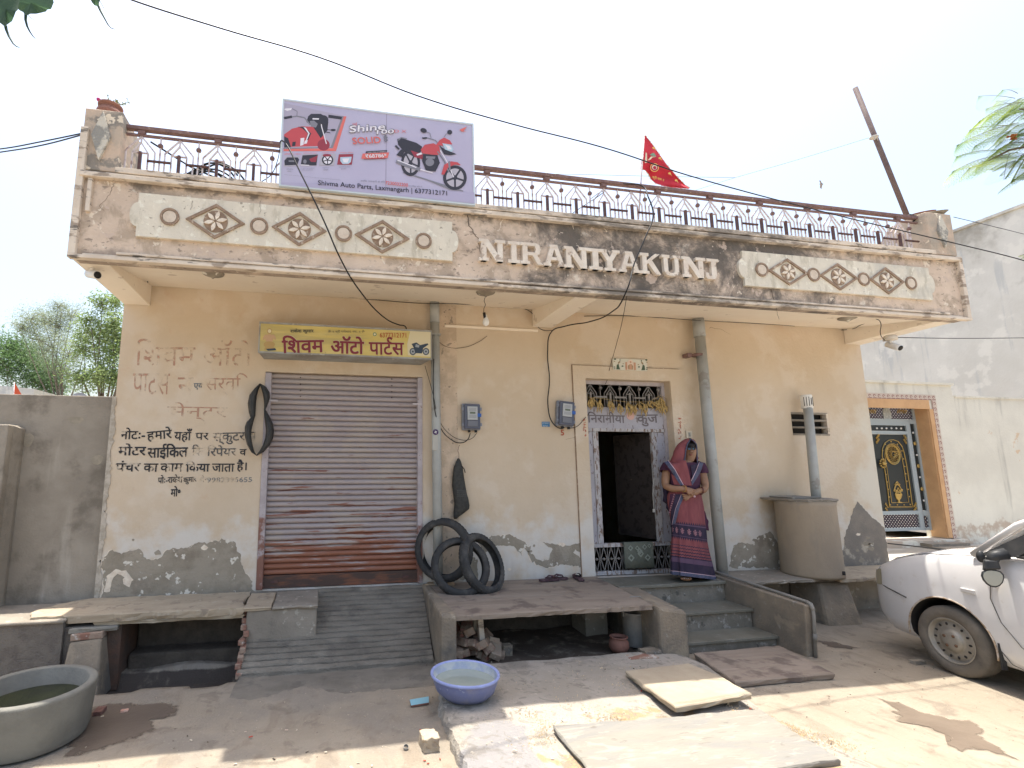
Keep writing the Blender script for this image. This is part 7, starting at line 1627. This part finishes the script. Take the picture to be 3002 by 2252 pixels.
        for k in range(4):
            a_ = 2*math.pi*k/4+.6; p_ = c+rot @ Vector((.052*math.cos(a_), .052*math.sin(a_), -.0835))
            MB().lathe([(.0125, 0), (.0125, -.0035), (.001, -.004)], p_, 12, rot=rot).build('bolt_recess', mat("rusty_bolt", (.14, .08, .05), bump=0), wl)
    # wing mirror folded back
    mm = t
    c = W(-.46, -HW-.08, .95)
    MB().tube([W(-.50, -HW*.97, 1.09), W(-.47, -HW-.04, 1.07), W(-.46, -HW-.07, 1.01)], [.045, .042, .038], 8).build('mirror_arm', dk, t)
    MB().ball(W(-.33, -HW*.985, 1.04), .04, 12, 8, (.7, .7, 1.2)).build('mirror_boss', dk, t)
    rot = Matrix.Rotation(R(-30), 3, 'Z')
    drop = [(.92*x, .92*z) for x, z in [(.030, .078), (.058, .068), (.074, .040), (.072, .005), (.058, -.035), (.034, -.068), (.006, -.085), (-.025, -.083), (-.050, -.060), (-.067, -.025), (-.072, .015), (-.062, .050), (-.035, .072), (-.003, .080)]]
    fwd = (EYE-c).normalized(); rg = Vector((0, 0, 1)).cross(fwd).normalized(); up = fwd.cross(rg)
    f2 = (fwd+rg*.25).normalized(); rg = Vector((0, 0, 1)).cross(f2).normalized(); up = f2.cross(rg)
    sm_ = lambda s_, d: [c+rg*x*s_+up*z*s_*.95-Vector((0, 0, .05))+f2*d for x, z in drop]
    MB().hexa(sm_(1.0, .03)[::-1], sm_(.55, -.07)[::-1]).build('mirror_shell', dk, t, bevel=.012)
    MB().flat(sm_(.80, .0315)).build('mirror_glass', mat("mirror_glass", (.42, .39, .33), rough=.2, metal=.5, bump=0), t)
    MB().hexa([c+rg*a_+up*b_+f2*.0 for a_, b_ in ((-.05, .0), (.06, .02), (.05, .10), (-.03, .09))], [c+rg*a_+up*b_+f2*.04 for a_, b_ in ((-.04, .01), (.05, .02), (.045, .09), (-.03, .08))]).build('mirror_shell', dk, t, bevel=.01)
car()
# ================================================================== neighbour on the right
YG = 7.0
ng = thing('neighbour_gate_wall', 'pale streaked boundary wall with a tiled doorway right of the house', 'wall', (10.5, YG, .5))
a = PY(2550, 1140, YG); gx0 = PY(2535, 1160, YG-.05).x-2.5
rx = lambda px_, py_, y=YG: (PY(px_, py_, y).x, PY(px_, py_, y).z)
dxr, dzt = rx(2704, 1183); dxr2, dzb = rx(2790, 1563); dxr = (dxr+dxr2)/2; dxl = dxr-1.75; ztop = rx(2775, 1127)[1]; zt2 = rx(2900, 1166)[1]; xst = rx(2790, 1150)[0]; xe = 13.6
dzb = rx(2740, 1578)[1]
MB().box(7.45, YG, .2, dxl, YG+.3, ztop).box(dxl, YG, dzt+.02, dxr, YG+.3, ztop).box(dxr, YG, .2, xst, YG+.3, ztop).box(xst, YG, .2, xe, YG+.3, zt2).box(dxl, YG, .2, dxr, YG+.3, dzb-.02).build('wall', m_sidewall, ng)
MB().box(7.45, YG-.03, ztop-.02, xst+.03, YG+.33, ztop+.02).box(xst+.04, YG-.02, zt2-.02, xe, YG+.33, zt2+.015).build('coping', m_sidewall, ng)
peach = mat("ochre_door_reveal", (.62, .38, .20), (.55, .33, .17), 4, rough=.85, bump=.15)
MB().box(dxl-.02, YG-.02, dzt-.10, dxr+.02, YG-.0005, dzt+.06).box(dxr+.0, YG-.02, dzb, dxr+.09, YG-.0005, dzt-.1005).build('reveal_trim', peach, ng)
MB().box(dxr-.012, YG-.0, dzb, dxr+.0, YG+.22, dzt-.0).box(dxl, YG, dzt-.04, dxr-.0125, YG+.22, dzt).build('reveal', peach, ng)
m_wave = mat("cream_border_tile", (.58, .48, .40), rough=.4, bump=0); m_wv2 = P2('maroon_wave_print', (.26, .11, .10))
tw = .10
tx = dxr+.095; z = dzt+.065; k = 0
def wtile(cx, cz, rot_):
    o = MB().box(cx-tw/2+.001, YG-.012, cz-tw/2+.001, cx+tw/2-.001, YG-.0006, cz+tw/2-.001).build('tile', m_wave, ng)
    q = MB(); pr_ = None
    for i in range(11):
        a_ = i*.52; r_ = .036*(1-i*.055); c_ = Vector((cx, 0, cz)); d = Vector((math.cos(a_+rot_), 0, math.sin(a_+rot_)))
        cur = (c_+d*r_, c_+d*(r_-.013)); 
        if pr_: q.flat([pr_[0]+Vector((0, YG-.0130-i*.00003, 0)), cur[0]+Vector((0, YG-.0130-i*.00003, 0)), cur[1]+Vector((0, YG-.0130-i*.00003, 0)), pr_[1]+Vector((0, YG-.0130-i*.00003, 0))])
        pr_ = cur
    e_ = Vector((math.cos(rot_), 0, math.sin(rot_))); f_ = Vector((-e_.z, 0, e_.x)); c_ = Vector((cx, YG-.0134, cz))
    q.flat([c_-e_*.05-f_*.045, c_+e_*.05-f_*.045, c_+e_*.04-f_*.03, c_-e_*.03-f_*.034]); q.build('wave_print', m_wv2, o)
x = tx+tw/2
while x > dxl-.1: wtile(x, dzt+.06+tw/2, 0); x -= tw
zz = dzt+.06-tw/2
while zz > dzb-.28: wtile(tx+tw/2, zz, -math.pi/2); zz -= tw
# gate leaf
gt = thing('ornate_gate', 'black and gold ornate steel gate in a grey frame in the neighbour doorway', 'gate', (dxr-.8, YG+.2, dzb))
YD2 = YG+.20
g5 = lambda x, y, yy=YD2: PY(2500+x/3.317, 1120+y/3.317, yy)
m_gf = mat("grey_gate_frame", (.36, .41, .43), rough=.4, bump=0); m_gb = mat("black_gate_panel", (.022, .028, .030), rough=.35, bump=0); m_gold = mat("gold_ornament", (.50, .34, .11), rough=.35, metal=.5, bump=0)
fr = (g5(606, 300).x+g5(770, 1400).x)/2; zt_g, zb_g = g5(590, 205).z, g5(770, 1440).z
z1, z2, z3, z4 = g5(600, 365).z, g5(520, 390).z, g5(680, 1250).z, g5(690, 1285).z
z5, z6 = g5(510, 425).z, g5(515, 478).z; z7 = g5(530, 512).z
xi = g5(612, 800).x; xd = g5(580, 800).x+.10
B = lambda x0, z0, x1, z1_, y0=YD2, y1=YD2+.05: MB().box(x0, y0, z0, x1, y1, z1_)
for (x0, z0, x1, z1_) in ((fr-.05, zb_g, fr, zt_g), (dxl, zt_g-.05, fr-.0505, zt_g), (xd-.02, zb_g, xi, z1-.0005), (dxl, z2-.03, fr-.0505, z1), (xi+.0005, z3-.09, fr-.0505, z3-.005), (dxl, zb_g, xd-.0205, zb_g+.05), (xd-.12, zb_g+.0505, xd-.0205, z2-.0305), (dxl, z5+.0, xd-.1205, z2-.0305), (dxl, z7+.005, xd-.1205, z6-.005), (dxl, z4+.0, xd-.1205, z3-.0), (xi+.0005, zb_g, fr-.0505, zb_g+.04)):
    B(x0, z0, x1, z1_).build('frame_bar', m_gf, gt)
B(xi+.001, z3, fr-.051, z2-.031, YD2+.02, YD2+.03).build('side_panel', m_gb, gt)
B(dxl, z6, xd-.121, z5, YD2+.02, YD2+.03).build('stud_panel', m_gb, gt)
B(dxl, z3+.001, xd-.121, z7, YD2+.02, YD2+.03).build('door_panel', m_gb, gt)
def lattice(x0, z0, x1, z1_, y):
    q = MB(); p_ = .062; t_ = .024
    n = int((x1-x0+z1_-z0)/p_)+1
    for s_ in (1, -1):
        for k in range(-n, n+1):
            c_ = (x0 if s_ > 0 else x0)+k*p_
            pts = []
            a_ = (c_, z0) ; b_ = (c_+s_*(z1_-z0), z1_)
            xa, za, xb, zb2 = a_[0], a_[1], b_[0], b_[1]
            lo, hi = 0., 1.; dx = xb-xa
            for lim, sg in ((x0, 1), (x1, -1)):
                f0, f1 = sg*(xa-lim), sg*(xb-lim)
                if f0 < 0 and f1 < 0: lo, hi = 1, 0; break
                if f0 < 0: lo = max(lo, f0/(f0-f1))
                if f1 < 0: hi = min(hi, f0/(f0-f1))
            if hi-lo < .02: continue
            A__ = Vector((xa+dx*lo, za+(zb2-za)*lo)); B__ = Vector((xa+dx*hi, za+(zb2-za)*hi)); d = (B__-A__).normalized(); nn_ = Vector((-d.y, d.x))*t_/2
            yy = y+(.004 if s_ > 0 else 0)
            q.flat([(v_.x, yy, v_.y) for v_ in (A__+nn_, B__+nn_, B__-nn_, A__-nn_)])
    return q
m_lat = mat("dark_violet_lattice", (.06, .045, .06), bump=0)
for (x0, z0, x1, z1_) in ((dxl, z1+.001, fr-.051, zt_g-.051), (dxl, zb_g+.051, xd-.121, z4-.001), (xi+.001, zb_g+.041, fr-.051, z3-.091)):
    o = lattice(x0, z0, x1, z1_, YD2+.02).build('lattice', m_lat, gt); sd = o.modifiers.new('s', 'SOLIDIFY'); sd.thickness = .004
studs = MB()
def gold(nm, ps, r_=.006): return MB().tube(ps, r_, 5).build(nm, m_gold, gt)
G = lambda x, y: g5(x, y, YD2+.012)
gold('arch_outline', [G(357, 1210), G(340, 1050), G(310, 850), G(285, 720), G(288, 650), G(310, 595), G(350, 566), G(395, 562), G(440, 578), G(478, 625), G(500, 690), G(522, 800), G(552, 1000), G(578, 1190), G(580, 1215), G(357, 1215)], .007)
gold('arch_outline', [G(378, 1175), G(360, 1040), G(335, 860), G(312, 720), G(315, 660), G(332, 620), G(360, 602), G(395, 600), G(428, 615), G(455, 650), G(478, 730), G(505, 880), G(545, 1170), G(378, 1175)], .005)
def disc(x, y, r_, nm='stud', m=m_gold): c_ = g5(x, y, YD2+.010); return MB().lathe([(r_, 0), (r_*.9, -.012), (r_*.4, -.02), (.001, -.022)], c_, 12, rot=Matrix.Rotation(R(-90), 3, 'X').inverted() if False else Matrix(((1, 0, 0), (0, 0, 1), (0, -1, 0))).transposed()).build(nm, m, gt)
for x, y in ((237, 450), (284, 450), (330, 450), (378, 450), (426, 450), (472, 452), (590, 493), (627, 710), (657, 926), (693, 1153)): disc(x, y, .018, m=m_white)
for x, y in ((609, 598), (643, 817), (677, 1040)): disc(x, y, .036, 'boss')
for x, y in ((375, 580), (318, 605), (437, 605), (292, 668), (480, 670), (300, 748), (497, 748), (312, 822), (508, 822), (325, 900), (518, 892), (335, 972), (530, 965), (345, 1044), (540, 1044), (357, 1118), (553, 1115), (368, 1195), (437, 1195), (502, 1195), (562, 1193)): disc(x, y, .012)
c_ = G(391, 705)
for r_ in (.155, .135): gold('medallion_ring', [c_+Vector((r_*.98*math.cos(a_), 0, r_*1.12*math.sin(a_))) for a_ in [k*math.pi/12 for k in range(25)]], .008)
for kk in range(2):
    gold('medallion_star', [c_+Vector((.125*math.cos(a_+kk*.39), 0, .14*math.sin(a_+kk*.39))) for a_ in [k*3*math.pi/4 for k in range(9)]], .006)
gold('medallion_emblem', [c_+Vector((x*.001, 0, z_*.001)) for x, z_ in ((40, 40), (10, 55), (-25, 30), (-30, -15), (0, -45), (35, -25), (32, 5), (8, 0))], .006)
c_ = G(443, 1120)
for pts in ([(430, 970), (405, 1000), (458, 1000), (430, 970)], [(400, 1060), (415, 1010), (432, 990), (450, 1010), (480, 1060), (440, 1080), (400, 1060)], [(415, 1090), (440, 1030), (470, 1090)], [(405, 1045), (440, 1065), (482, 1045)], [(410, 1092), (476, 1092)], [(415, 1095), (425, 1130), (443, 1150), (465, 1130), (475, 1095)], [(443, 1150), (440, 1172), (475, 1172)]): gold('vase_ornament', [G(*p_) for p_ in pts], .010)
MB().polyy([(G(x, y).x, G(x, y).z) for x, y in ((418, 1095), (478, 1095), (470, 1125), (455, 1145), (460, 1172), (440, 1172), (440, 1145), (425, 1125))][::-1], YD2+.008, YD2+.018).build('vase_ornament', m_gold, gt)
for (bx_, by_, s1_, s2_) in ((235, 540, 1, 1), (515, 545, -1, 1), (325, 1235, 1, -1), (612, 1230, -1, -1)):
    for k in range(6):
        x, y = bx_+s1_*(k % 3)*-9+s1_*8, by_+s2_*(k*14-28); c_ = G(x, y); gold('corner_leaf', [c_, c_+Vector((.02*s1_, 0, -.03*s2_)), c_+Vector((.035*s1_, 0, -.005)), c_+Vector((.01*s1_, 0, .01))], .007)
c_ = g5(288, 792, YD2-.0); q = MB(); q.ball(c_+Vector((0, -.02, 0)), .035, 12, 8)
for k in range(10): a_ = k*.628; q.ball(c_+Vector((.062*math.cos(a_), -.01, .07*math.sin(a_))), .016, 8, 6)
q.build('rosette_handle', m_gold, gt)
c_ = g5(335, 300, YD2+.0); MB().polyy([(c_.x+x, c_.z+z_) for x, z_ in ((-.08, -.16), (.08, -.16), (.09, .0), (.05, .10), (.0, .17), (-.05, .10), (-.09, 0))], YD2+.002, YD2+.012).build('deity_plaque', mat("pale_grey_cast_plaque", (.48, .50, .49), (.30, .32, .31), 40, .45, .55, bump=.6, bs=60), gt)
for x in (180, 480): 
    c_ = g5(x, 290, YD2+.004)
    for k in range(5): gold('gold_letters', [c_+Vector((-.10+.045*k, 0, -.03)), c_+Vector((-.09+.045*k, 0, .04)), c_+Vector((-.06+.045*k, 0, .01))], .007)
# plinth of the doorway, steps and paving beyond
MB().box(dxl-.3, YG-.10, .2, dxr+.30, YG-.021, dzb-.02).build('plinth', m_sidewall, ng)
MB().box(dxr-.75, YG-.45, .2, dxr+.05, YG-.101, dzb-.09).box(dxr-.75, YG-.27, dzb-.0895, dxr+.05, YG-.101, dzb-.05).build('door_step', m_cement, ng)
m_road2 = mat("sunlit_terrace_paving", (.42, .39, .34), (.50, .47, .41), 1.6, rough=.9, bump=.2, layers=[((.30, .26, .21), dict(s=2, lo=.5, hi=.55, k=.6, an=(.3, 3, 1)))])
q = MB(); o = MB().hexa([(7.46, 5.70, -.2), (20, 5.70, -.2), (20, 6.99, -.2), (7.46, 6.99, -.2)], [(7.46, 5.70, .43), (20, 5.70, .43), (20, 6.99, .47), (7.46, 6.99, .47)]).build('terrace', m_road2); struct(o)
cable([(1918, 1174, 6.3), (2000, 1183, 6.2), (2080, 1193, 6.1)], .015, 'black hose lying across the sunlit terrace beyond the car', 'hose')
# tall building behind
TZ_ = (PX(2801, 680, 14.7).z+PX(3002, 605, 14.7).z)/2
tb_ = thing('tall_building', 'tall stained grey cement wall of the building beyond the gate', 'building', (15, 14, .4))
MB().hexa([(14.7, 7.35, .2), (24, 7.35, .2), (24, 22, .2), (14.7, 22, .2)], [(14.7, 7.35, TZ_), (24, 7.35, TZ_), (24, 22, TZ_), (14.7, 22, TZ_)]).build('wall', m_tall, tb_)
MB().box(14.66, 7.30, TZ_+.001, 24, 22.1, TZ_+.06).build('coping', m_tall, tb_)
# ================================================================== left background
fb_ = thing('far_grey_building', 'low grey building with a sloping top edge beyond the boundary wall', 'building', (-12, 18, 0))
a = PY(0, 1110, 18); b = PY(100, 1140, 18)
MB().hexa([(a.x-8, 18, 0), (b.x, 18, 0), (b.x, 24, 0), (a.x-8, 24, 0)], [(a.x-8, 18, a.z+.35), (b.x, 18, b.z), (b.x, 24, b.z), (a.x-8, 24, a.z+.35)]).build('wall', m_tall, fb_)
c = PY(46, 1150, 14); sf = thing('small_orange_flag', 'small orange flag showing above the boundary wall', 'flag', tuple(c))
MB().tube([c-Vector((0, 0, .6)), PY(42, 1120, 14)], .012, 6).build('pole', m_railw, sf)
MB().hexa([PY(43, 1122, 14.0), PY(64, 1158, 14.0), PY(40, 1160, 14.0)], [PY(43, 1122, 14.02), PY(64, 1158, 14.02), PY(40, 1160, 14.02)]).build('cloth', P2('orange_cloth', (.62, .10, .04)), sf)
c = PY(236, 1150, 13); dsh = thing('satellite_dish', 'grey satellite dish peeping over the boundary wall before the trees', 'satellite dish', tuple(c)); c = c+Vector((0, 0, -.19))
MB().lathe([(.18, .04), (.12, .015), (.001, 0), (.12, .008), (.182, .036)], c, 24, rot=Matrix.Rotation(R(65), 3, 'X') @ Matrix.Rotation(R(25), 3, 'Y'), cap=False).build('dish', P2('dish_grey', (.33, .33, .34)), dsh)
MB().tube([c, c+Vector((-.22, -.1, -.05))], .012, 6).tube([c, c-Vector((0, -.05, .9))], .02, 6).build('mast', P2('mast_grey', (.3, .3, .3)), dsh)
# trees
m_bark = mat("grey_bark", (.16, .125, .095), (.22, .18, .14), 12, rough=.95, bump=.4)
def leafm(nm, a_, b_, tr=.25):
    T = NT(nm); c_ = T.mix(T.ramp(T.noise(2.5, 3), .35, .65), a_, b_); T.L.new(c_, T.b.inputs['Base Color']); T.b.inputs['Roughness'].default_value = .6
    tl_ = T.N.new('ShaderNodeBsdfTranslucent'); T.L.new(c_, tl_.inputs[0]); mx = T.N.new('ShaderNodeMixShader'); mx.inputs[0].default_value = .55
    T.L.new(T.b.outputs[0], mx.inputs[1]); T.L.new(tl_.outputs[0], mx.inputs[2]); T.L.new(mx.outputs[0], T.N['Material Output'].inputs[0]); return T.m
lf1, lf2, lf3 = leafm('fresh_leaf', (.19, .27, .09), (.27, .34, .14)), leafm('grey_green_leaf', (.21, .26, .16), (.28, .32, .21)), leafm('dark_green_leaf', (.09, .17, .06), (.14, .22, .09))  # leaf colours paled in place of haze over the far trees
def tree(px_, py_, y, clumps, m, label, seed, leaf=.11, n=260, nm='tree', feathery=False):
    rn = random.Random(seed); base = PY(px_, py_, y); base.z = 0
    t = thing(nm, label, 'tree', tuple(base)); tr_ = MB(); cr = MB()
    cl = [(PY(cx, cy0, y+dy), r_) for cx, cy0, dy, r_ in clumps]
    top = sum((c_ for c_, _ in cl), Vector())/len(cl); fork = Vector((base.x, y, top.z*.5))
    tr_.tube([base, base.lerp(fork, .5)+Vector((.1, 0, 0)), fork], [.16, .13, .11], 9)
    for c_, r_ in cl:
        mid = fork.lerp(c_, .5)+Vector((rn.uniform(-.3, .3), rn.uniform(-.2, .2), rn.uniform(-.1, .3)))
        tr_.tube([fork, mid, c_], [.05, .022, .010], 6)
        ends = []
        for k in range(9):
            d = Vector((rn.gauss(0, 1), rn.gauss(0, 1), rn.gauss(.3, .8))).normalized(); e_ = c_+d*r_*rn.uniform(.6, 1.15); tr_.tube([c_, c_.lerp(e_, .5)+Vector((0, 0, rn.uniform(-.05, .12))), e_], [.015, .009, .004], 4); ends.append((c_, e_))
        for k in range(int(n*2.6*(r_**1.3))):
            a_, e_ = rn.choice(ends); s_ = rn.uniform(.15, 1.1); p_ = a_.lerp(e_, s_)+Vector((rn.gauss(0, 1), rn.gauss(0, 1), rn.gauss(0, 1)))*r_*.22
            for j in range(4 if not feathery else 6):
                q_ = p_+Vector((rn.gauss(0, 1), rn.gauss(0, 1), rn.gauss(0, 1)))*leaf*.9
                u_ = Vector((rn.gauss(0, 1), rn.gauss(0, 1), rn.gauss(-.3, .6))).normalized(); w_ = u_.cross(Vector((rn.random(), rn.random(), rn.random()))).normalized()
                l = leaf*rn.uniform(.5, 1); cr.flat([q_, q_+u_*l*.5+w_*l*(.22 if not feathery else .12), q_+u_*l, q_+u_*l*.5-w_*l*(.22 if not feathery else .12)])
    tr_.build('trunk', m_bark, t); cr.build('crown', m, t); return t
tree(60, 1150, 24, [(20, 1080, 0, 1.15), (80, 1060, .5, 1.0), (130, 1085, -.5, .9), (-60, 1040, 0, 1.4), (30, 1020, .8, .8), (100, 1120, 0, .9), (160, 1125, 0, .7)], lf3, 'dense dark green tree at the far left beyond the boundary wall', 1, .13, 300)
tree(190, 1150, 22, [(130, 950, 0, .85), (90, 940, .4, .6), (175, 960, 0, .9), (150, 1020, 0, .9), (200, 1040, -.5, .8), (120, 1000, .5, .8), (210, 930, .5, .6), (170, 900, 0, .35), (60, 965, 0, .45), (200, 1100, 0, .8), (255, 1000, .3, .6)], lf2, 'thin grey green feathery tree in the middle of the group beyond the boundary wall', 2, .10, 230, feathery=True)
tree(310, 1150, 19, [(300, 900, 0, .45), (325, 955, 0, .65), (285, 980, .4, .75), (330, 1040, 0, .75), (250, 1030, .4, .6), (300, 1100, -.3, .8), (340, 890, .2, .4), (350, 1000, 0, .6), (265, 940, 0, .35), (240, 1110, 0, .6), (350, 1110, 0, .7)], lf1, 'bright green tree with bare shoots close against the left end of the house', 3, .12, 230)
# gulmohar branch entering at the right
def frond(q, qs, p0, d, L, rn, droop=.25, npin=13):
    side = d.cross(Vector((0, 0, 1))).normalized(); pts = []
    for k in range(npin+1): t = k/npin; pts.append(p0+d*L*t+Vector((0, 0, -droop*L*t*t)))
    qs.tube(pts, [.0035*(1-.7*k/npin)+.001 for k in range(npin+1)], 4)
    for k in range(1, npin+1):
        tt = k/npin
        for s_ in (-1, 1):
            pd = (side*s_+d*.6+Vector((0, 0, -.55))).normalized(); pl = L*.36*math.sin(math.pi*min(1, tt*.8+.18))
            a_ = pts[k]; e_ = a_+pd*pl+Vector((0, 0, -.12*pl)); ax = (e_-a_).normalized(); sd = ax.cross(Vector((0, 0, 1))).normalized()
            m_ = 13
            for j in range(1, m_+1):
                c_ = a_.lerp(e_, j/m_)
                for s2 in (-1, 1):
                    u_ = (sd*s2+ax*.5).normalized()*L*.034; w_ = ax*L*.008; q.flat([c_-w_*.5, c_+u_*.5-w_, c_+u_, c_+u_*.5+w_])
rn = random.Random(77)
gm_ = thing('gulmohar_tree', 'feathery gulmohar branch with one orange flower reaching in at the right edge', 'tree', (11.5, 3.0, 0))
q = MB(); qs = MB(); Yg = 4.6
bb_ = [PY(3160, 470, Yg), PY(3060, 420, Yg), PY(2960, 440, Yg), PY(2900, 470, Yg)]
qs.tube([(11.5, 3.0, 0), (11.3, 3.1, 3.0), PY(3500, 400, Yg-.5), PY(3300, 430, Yg), bb_[0]], [.14, .12, .06, .04, .03], 8); qs.tube(bb_, [.03, .02, .014, .008], 6)
qs.tube([bb_[0], PY(3080, 330, Yg), PY(2990, 320, Yg)], [.03, .02, .01], 6)
def fr_px(a_, b_, da=0, db=0, droop=.15): p_ = PY(*a_, Yg+da); e_ = PY(*b_, Yg+db); d = (e_-p_); L = d.length; e2 = e_+Vector((0, 0, droop*L)); d = (e2-p_).normalized(); frond(q, qs, p_, d, L, rn, droop)
for a_, b_, da, db in (((2990, 300), (2895, 318), 0, .1), ((3000, 300), (2885, 352), .1, -.1), ((3010, 330), (2925, 295), .2, .1), ((2960, 370), (2850, 380), 0, .0), ((2985, 360), (2820, 422), -.1, 0), ((2960, 385), (2868, 425), .1, .1), ((2930, 440), (2812, 458), 0, 0), ((2940, 455), (2806, 500), 0, -.1), ((2950, 460), (2850, 492), .1, 0), ((2960, 450), (2945, 520), 0, -.2), ((3000, 450), (2955, 515), 0, .1), ((3020, 440), (2975, 522), -.2, -.1), ((3040, 430), (3010, 515), 0, 0), ((3030, 350), (2940, 400), .2, .2), ((3040, 310), (2950, 345), .2, 0), ((3060, 280), (2985, 290), 0, .1), ((3060, 380), (2960, 425), -.2, .1), ((3080, 400), (2990, 470), .1, .1), ((3100, 330), (3000, 380), .1, .1), ((3100, 290), (3010, 330), .2, .2), ((3110, 420), (3020, 470), .1, .1), ((3120, 350), (3020, 410), .1, .1)):
    fr_px(a_, b_, da, db)
for i in range(26):
    x0, y0 = rn.uniform(2975, 3090), rn.uniform(270, 480); fr_px((x0, y0), (x0-rn.uniform(30, 110), y0+rn.uniform(-15, 55)), rn.uniform(-.2, .3), rn.uniform(-.2, .3))
for i in range(3): fr_px((3010+8*i, 745), (2985+10*i, 752+6*i), 0, .1)
q.build('leaflets', leafm('gulmohar_leaf', (.14, .24, .06), (.34, .42, .10)), gm_); qs.build('branch', m_bark, gm_)
c_ = PY(2973, 400, Yg-.1); fq = MB()
for k in range(12): fq.ball(c_+Vector((rn.gauss(0, .022), rn.gauss(0, .02), rn.gauss(0, .028))), .017, 6, 5)
fq.build('flower', P2('orange_red_petals', (.55, .12, .06)), gm_)
# peepal leaves hanging in at the top left, close to the camera
pe = thing('peepal_tree', 'heart shaped peepal leaves with long drip tips hanging at the top left corner', 'tree', (-3.5, 2.2, 0))
m_pe = leafm('peepal_leaf', (.05, .10, .055), (.07, .13, .07))
def peepal(outline_px, tip_px, y, vein=None):
    q = MB(); n = len(outline_px); pts = [PY(a_*420/2212, b_*300/1580, y+.02*math.sin(i)) for i, (a_, b_) in enumerate(outline_px)]; c_ = sum(pts, Vector())/n
    q.add([c_+Vector((0, -.006, 0))]+pts, [(0, i+1, (i+1) % n+1) for i in range(n)], True)
    t_ = [PY(a_*420/2212, b_*300/1580, y) for a_, b_ in tip_px]; m_ = len(t_)
    q.tube(t_, [.0042*(1-i/(m_-.7))+.0006 for i in range(m_)], 5)
    return q.build('leaf', m_pe, pe)
peepal([(-300, -300), (60, -380), (330, -120), (290, 80), (275, 155), (245, 180), (215, 260), (185, 330), (140, 360), (105, 385), (90, 420), (60, 400), (0, 355), (-200, 200)], [(85, 400), (100, 470), (140, 570), (200, 670), (250, 715), (300, 735)], 1.6)
peepal([(150, -40), (120, -300), (420, -460), (760, -300), (830, 40), (790, 140), (730, 150), (710, 180), (650, 195), (560, 215), (470, 215), (410, 240), (385, 235), (360, 190), (300, 160), (270, 130)], [(400, 225), (395, 310), (420, 410), (460, 490), (500, 550), (545, 598)], 1.7)
peepal([(1390, -20), (1330, -200), (1450, -330), (1560, -200), (1560, -20), (1530, 40), (1530, 90), (1515, 110), (1495, 95), (1460, 85), (1420, 40)], [(1520, 100), (1545, 160), (1600, 260), (1660, 370), (1710, 430), (1775, 455)], 1.8)
for tp_, y in (([(425, 215), (470, 270), (535, 318)], 1.75), ([(1545, 20), (1600, 120), (1680, 240)], 1.85)):
    MB().tube([PY(a_*420/2212, b_*300/1580, y) for a_, b_ in tp_], [.0012, .001, .0006], 4).build('drip_tip', m_pe, pe)
MB().tube([PY(x, y, 1.75) for x, y in ((-400, -260), (-100, -200), (100, -120), (300, -90), (420, -110))], .012, 6).tube([PY(100, -120, 1.75), PY(70, -70, 1.7)], .004, 5).tube([PY(-60, -190, 1.75), PY(10, -70, 1.6)], .004, 5).tube([PY(290, -90, 1.75), PY(275, -60, 1.8)], .004, 5).build('twig', m_bark, pe)
MB().tube([(-3.9, 1.6, 0), (-3.9, 1.7, 2.6), PY(-700, -320, 1.9), PY(-400, -260, 1.75)], [.15, .12, .03, .012], 8).build('trunk', m_bark, pe)
# bird
c_ = PY(2408, 540, 16); bd = thing('bird', 'small dark bird flying in the sky left of the leaning pole', 'bird', tuple(c_))
m_bd = P2('grey_brown_feathers', (.22, .19, .18))
MB().ball(c_, .05, 10, 8, (1.9, .8, .7)).build('body', m_bd, bd)
MB().hexa([c_+Vector((-.05, 0, 0)), c_+Vector((.05, 0, .0)), c_+Vector((-.14, -.1, .08)), c_+Vector((-.22, -.1, .07))], [c_+Vector((-.05, 0, .01)), c_+Vector((.05, 0, .01)), c_+Vector((-.14, -.1, .09)), c_+Vector((-.22, -.1, .08))]).hexa([c_+Vector((-.05, 0, 0)), c_+Vector((.06, 0, .0)), c_+Vector((.10, .1, -.16)), c_+Vector((.02, .1, -.10))], [c_+Vector((-.05, 0, .01)), c_+Vector((.06, 0, .01)), c_+Vector((.10, .1, -.15)), c_+Vector((.02, .1, -.09))]).build('wings', m_bd, bd)
for o in _roots:
    if '_o' in o: del o['_o']
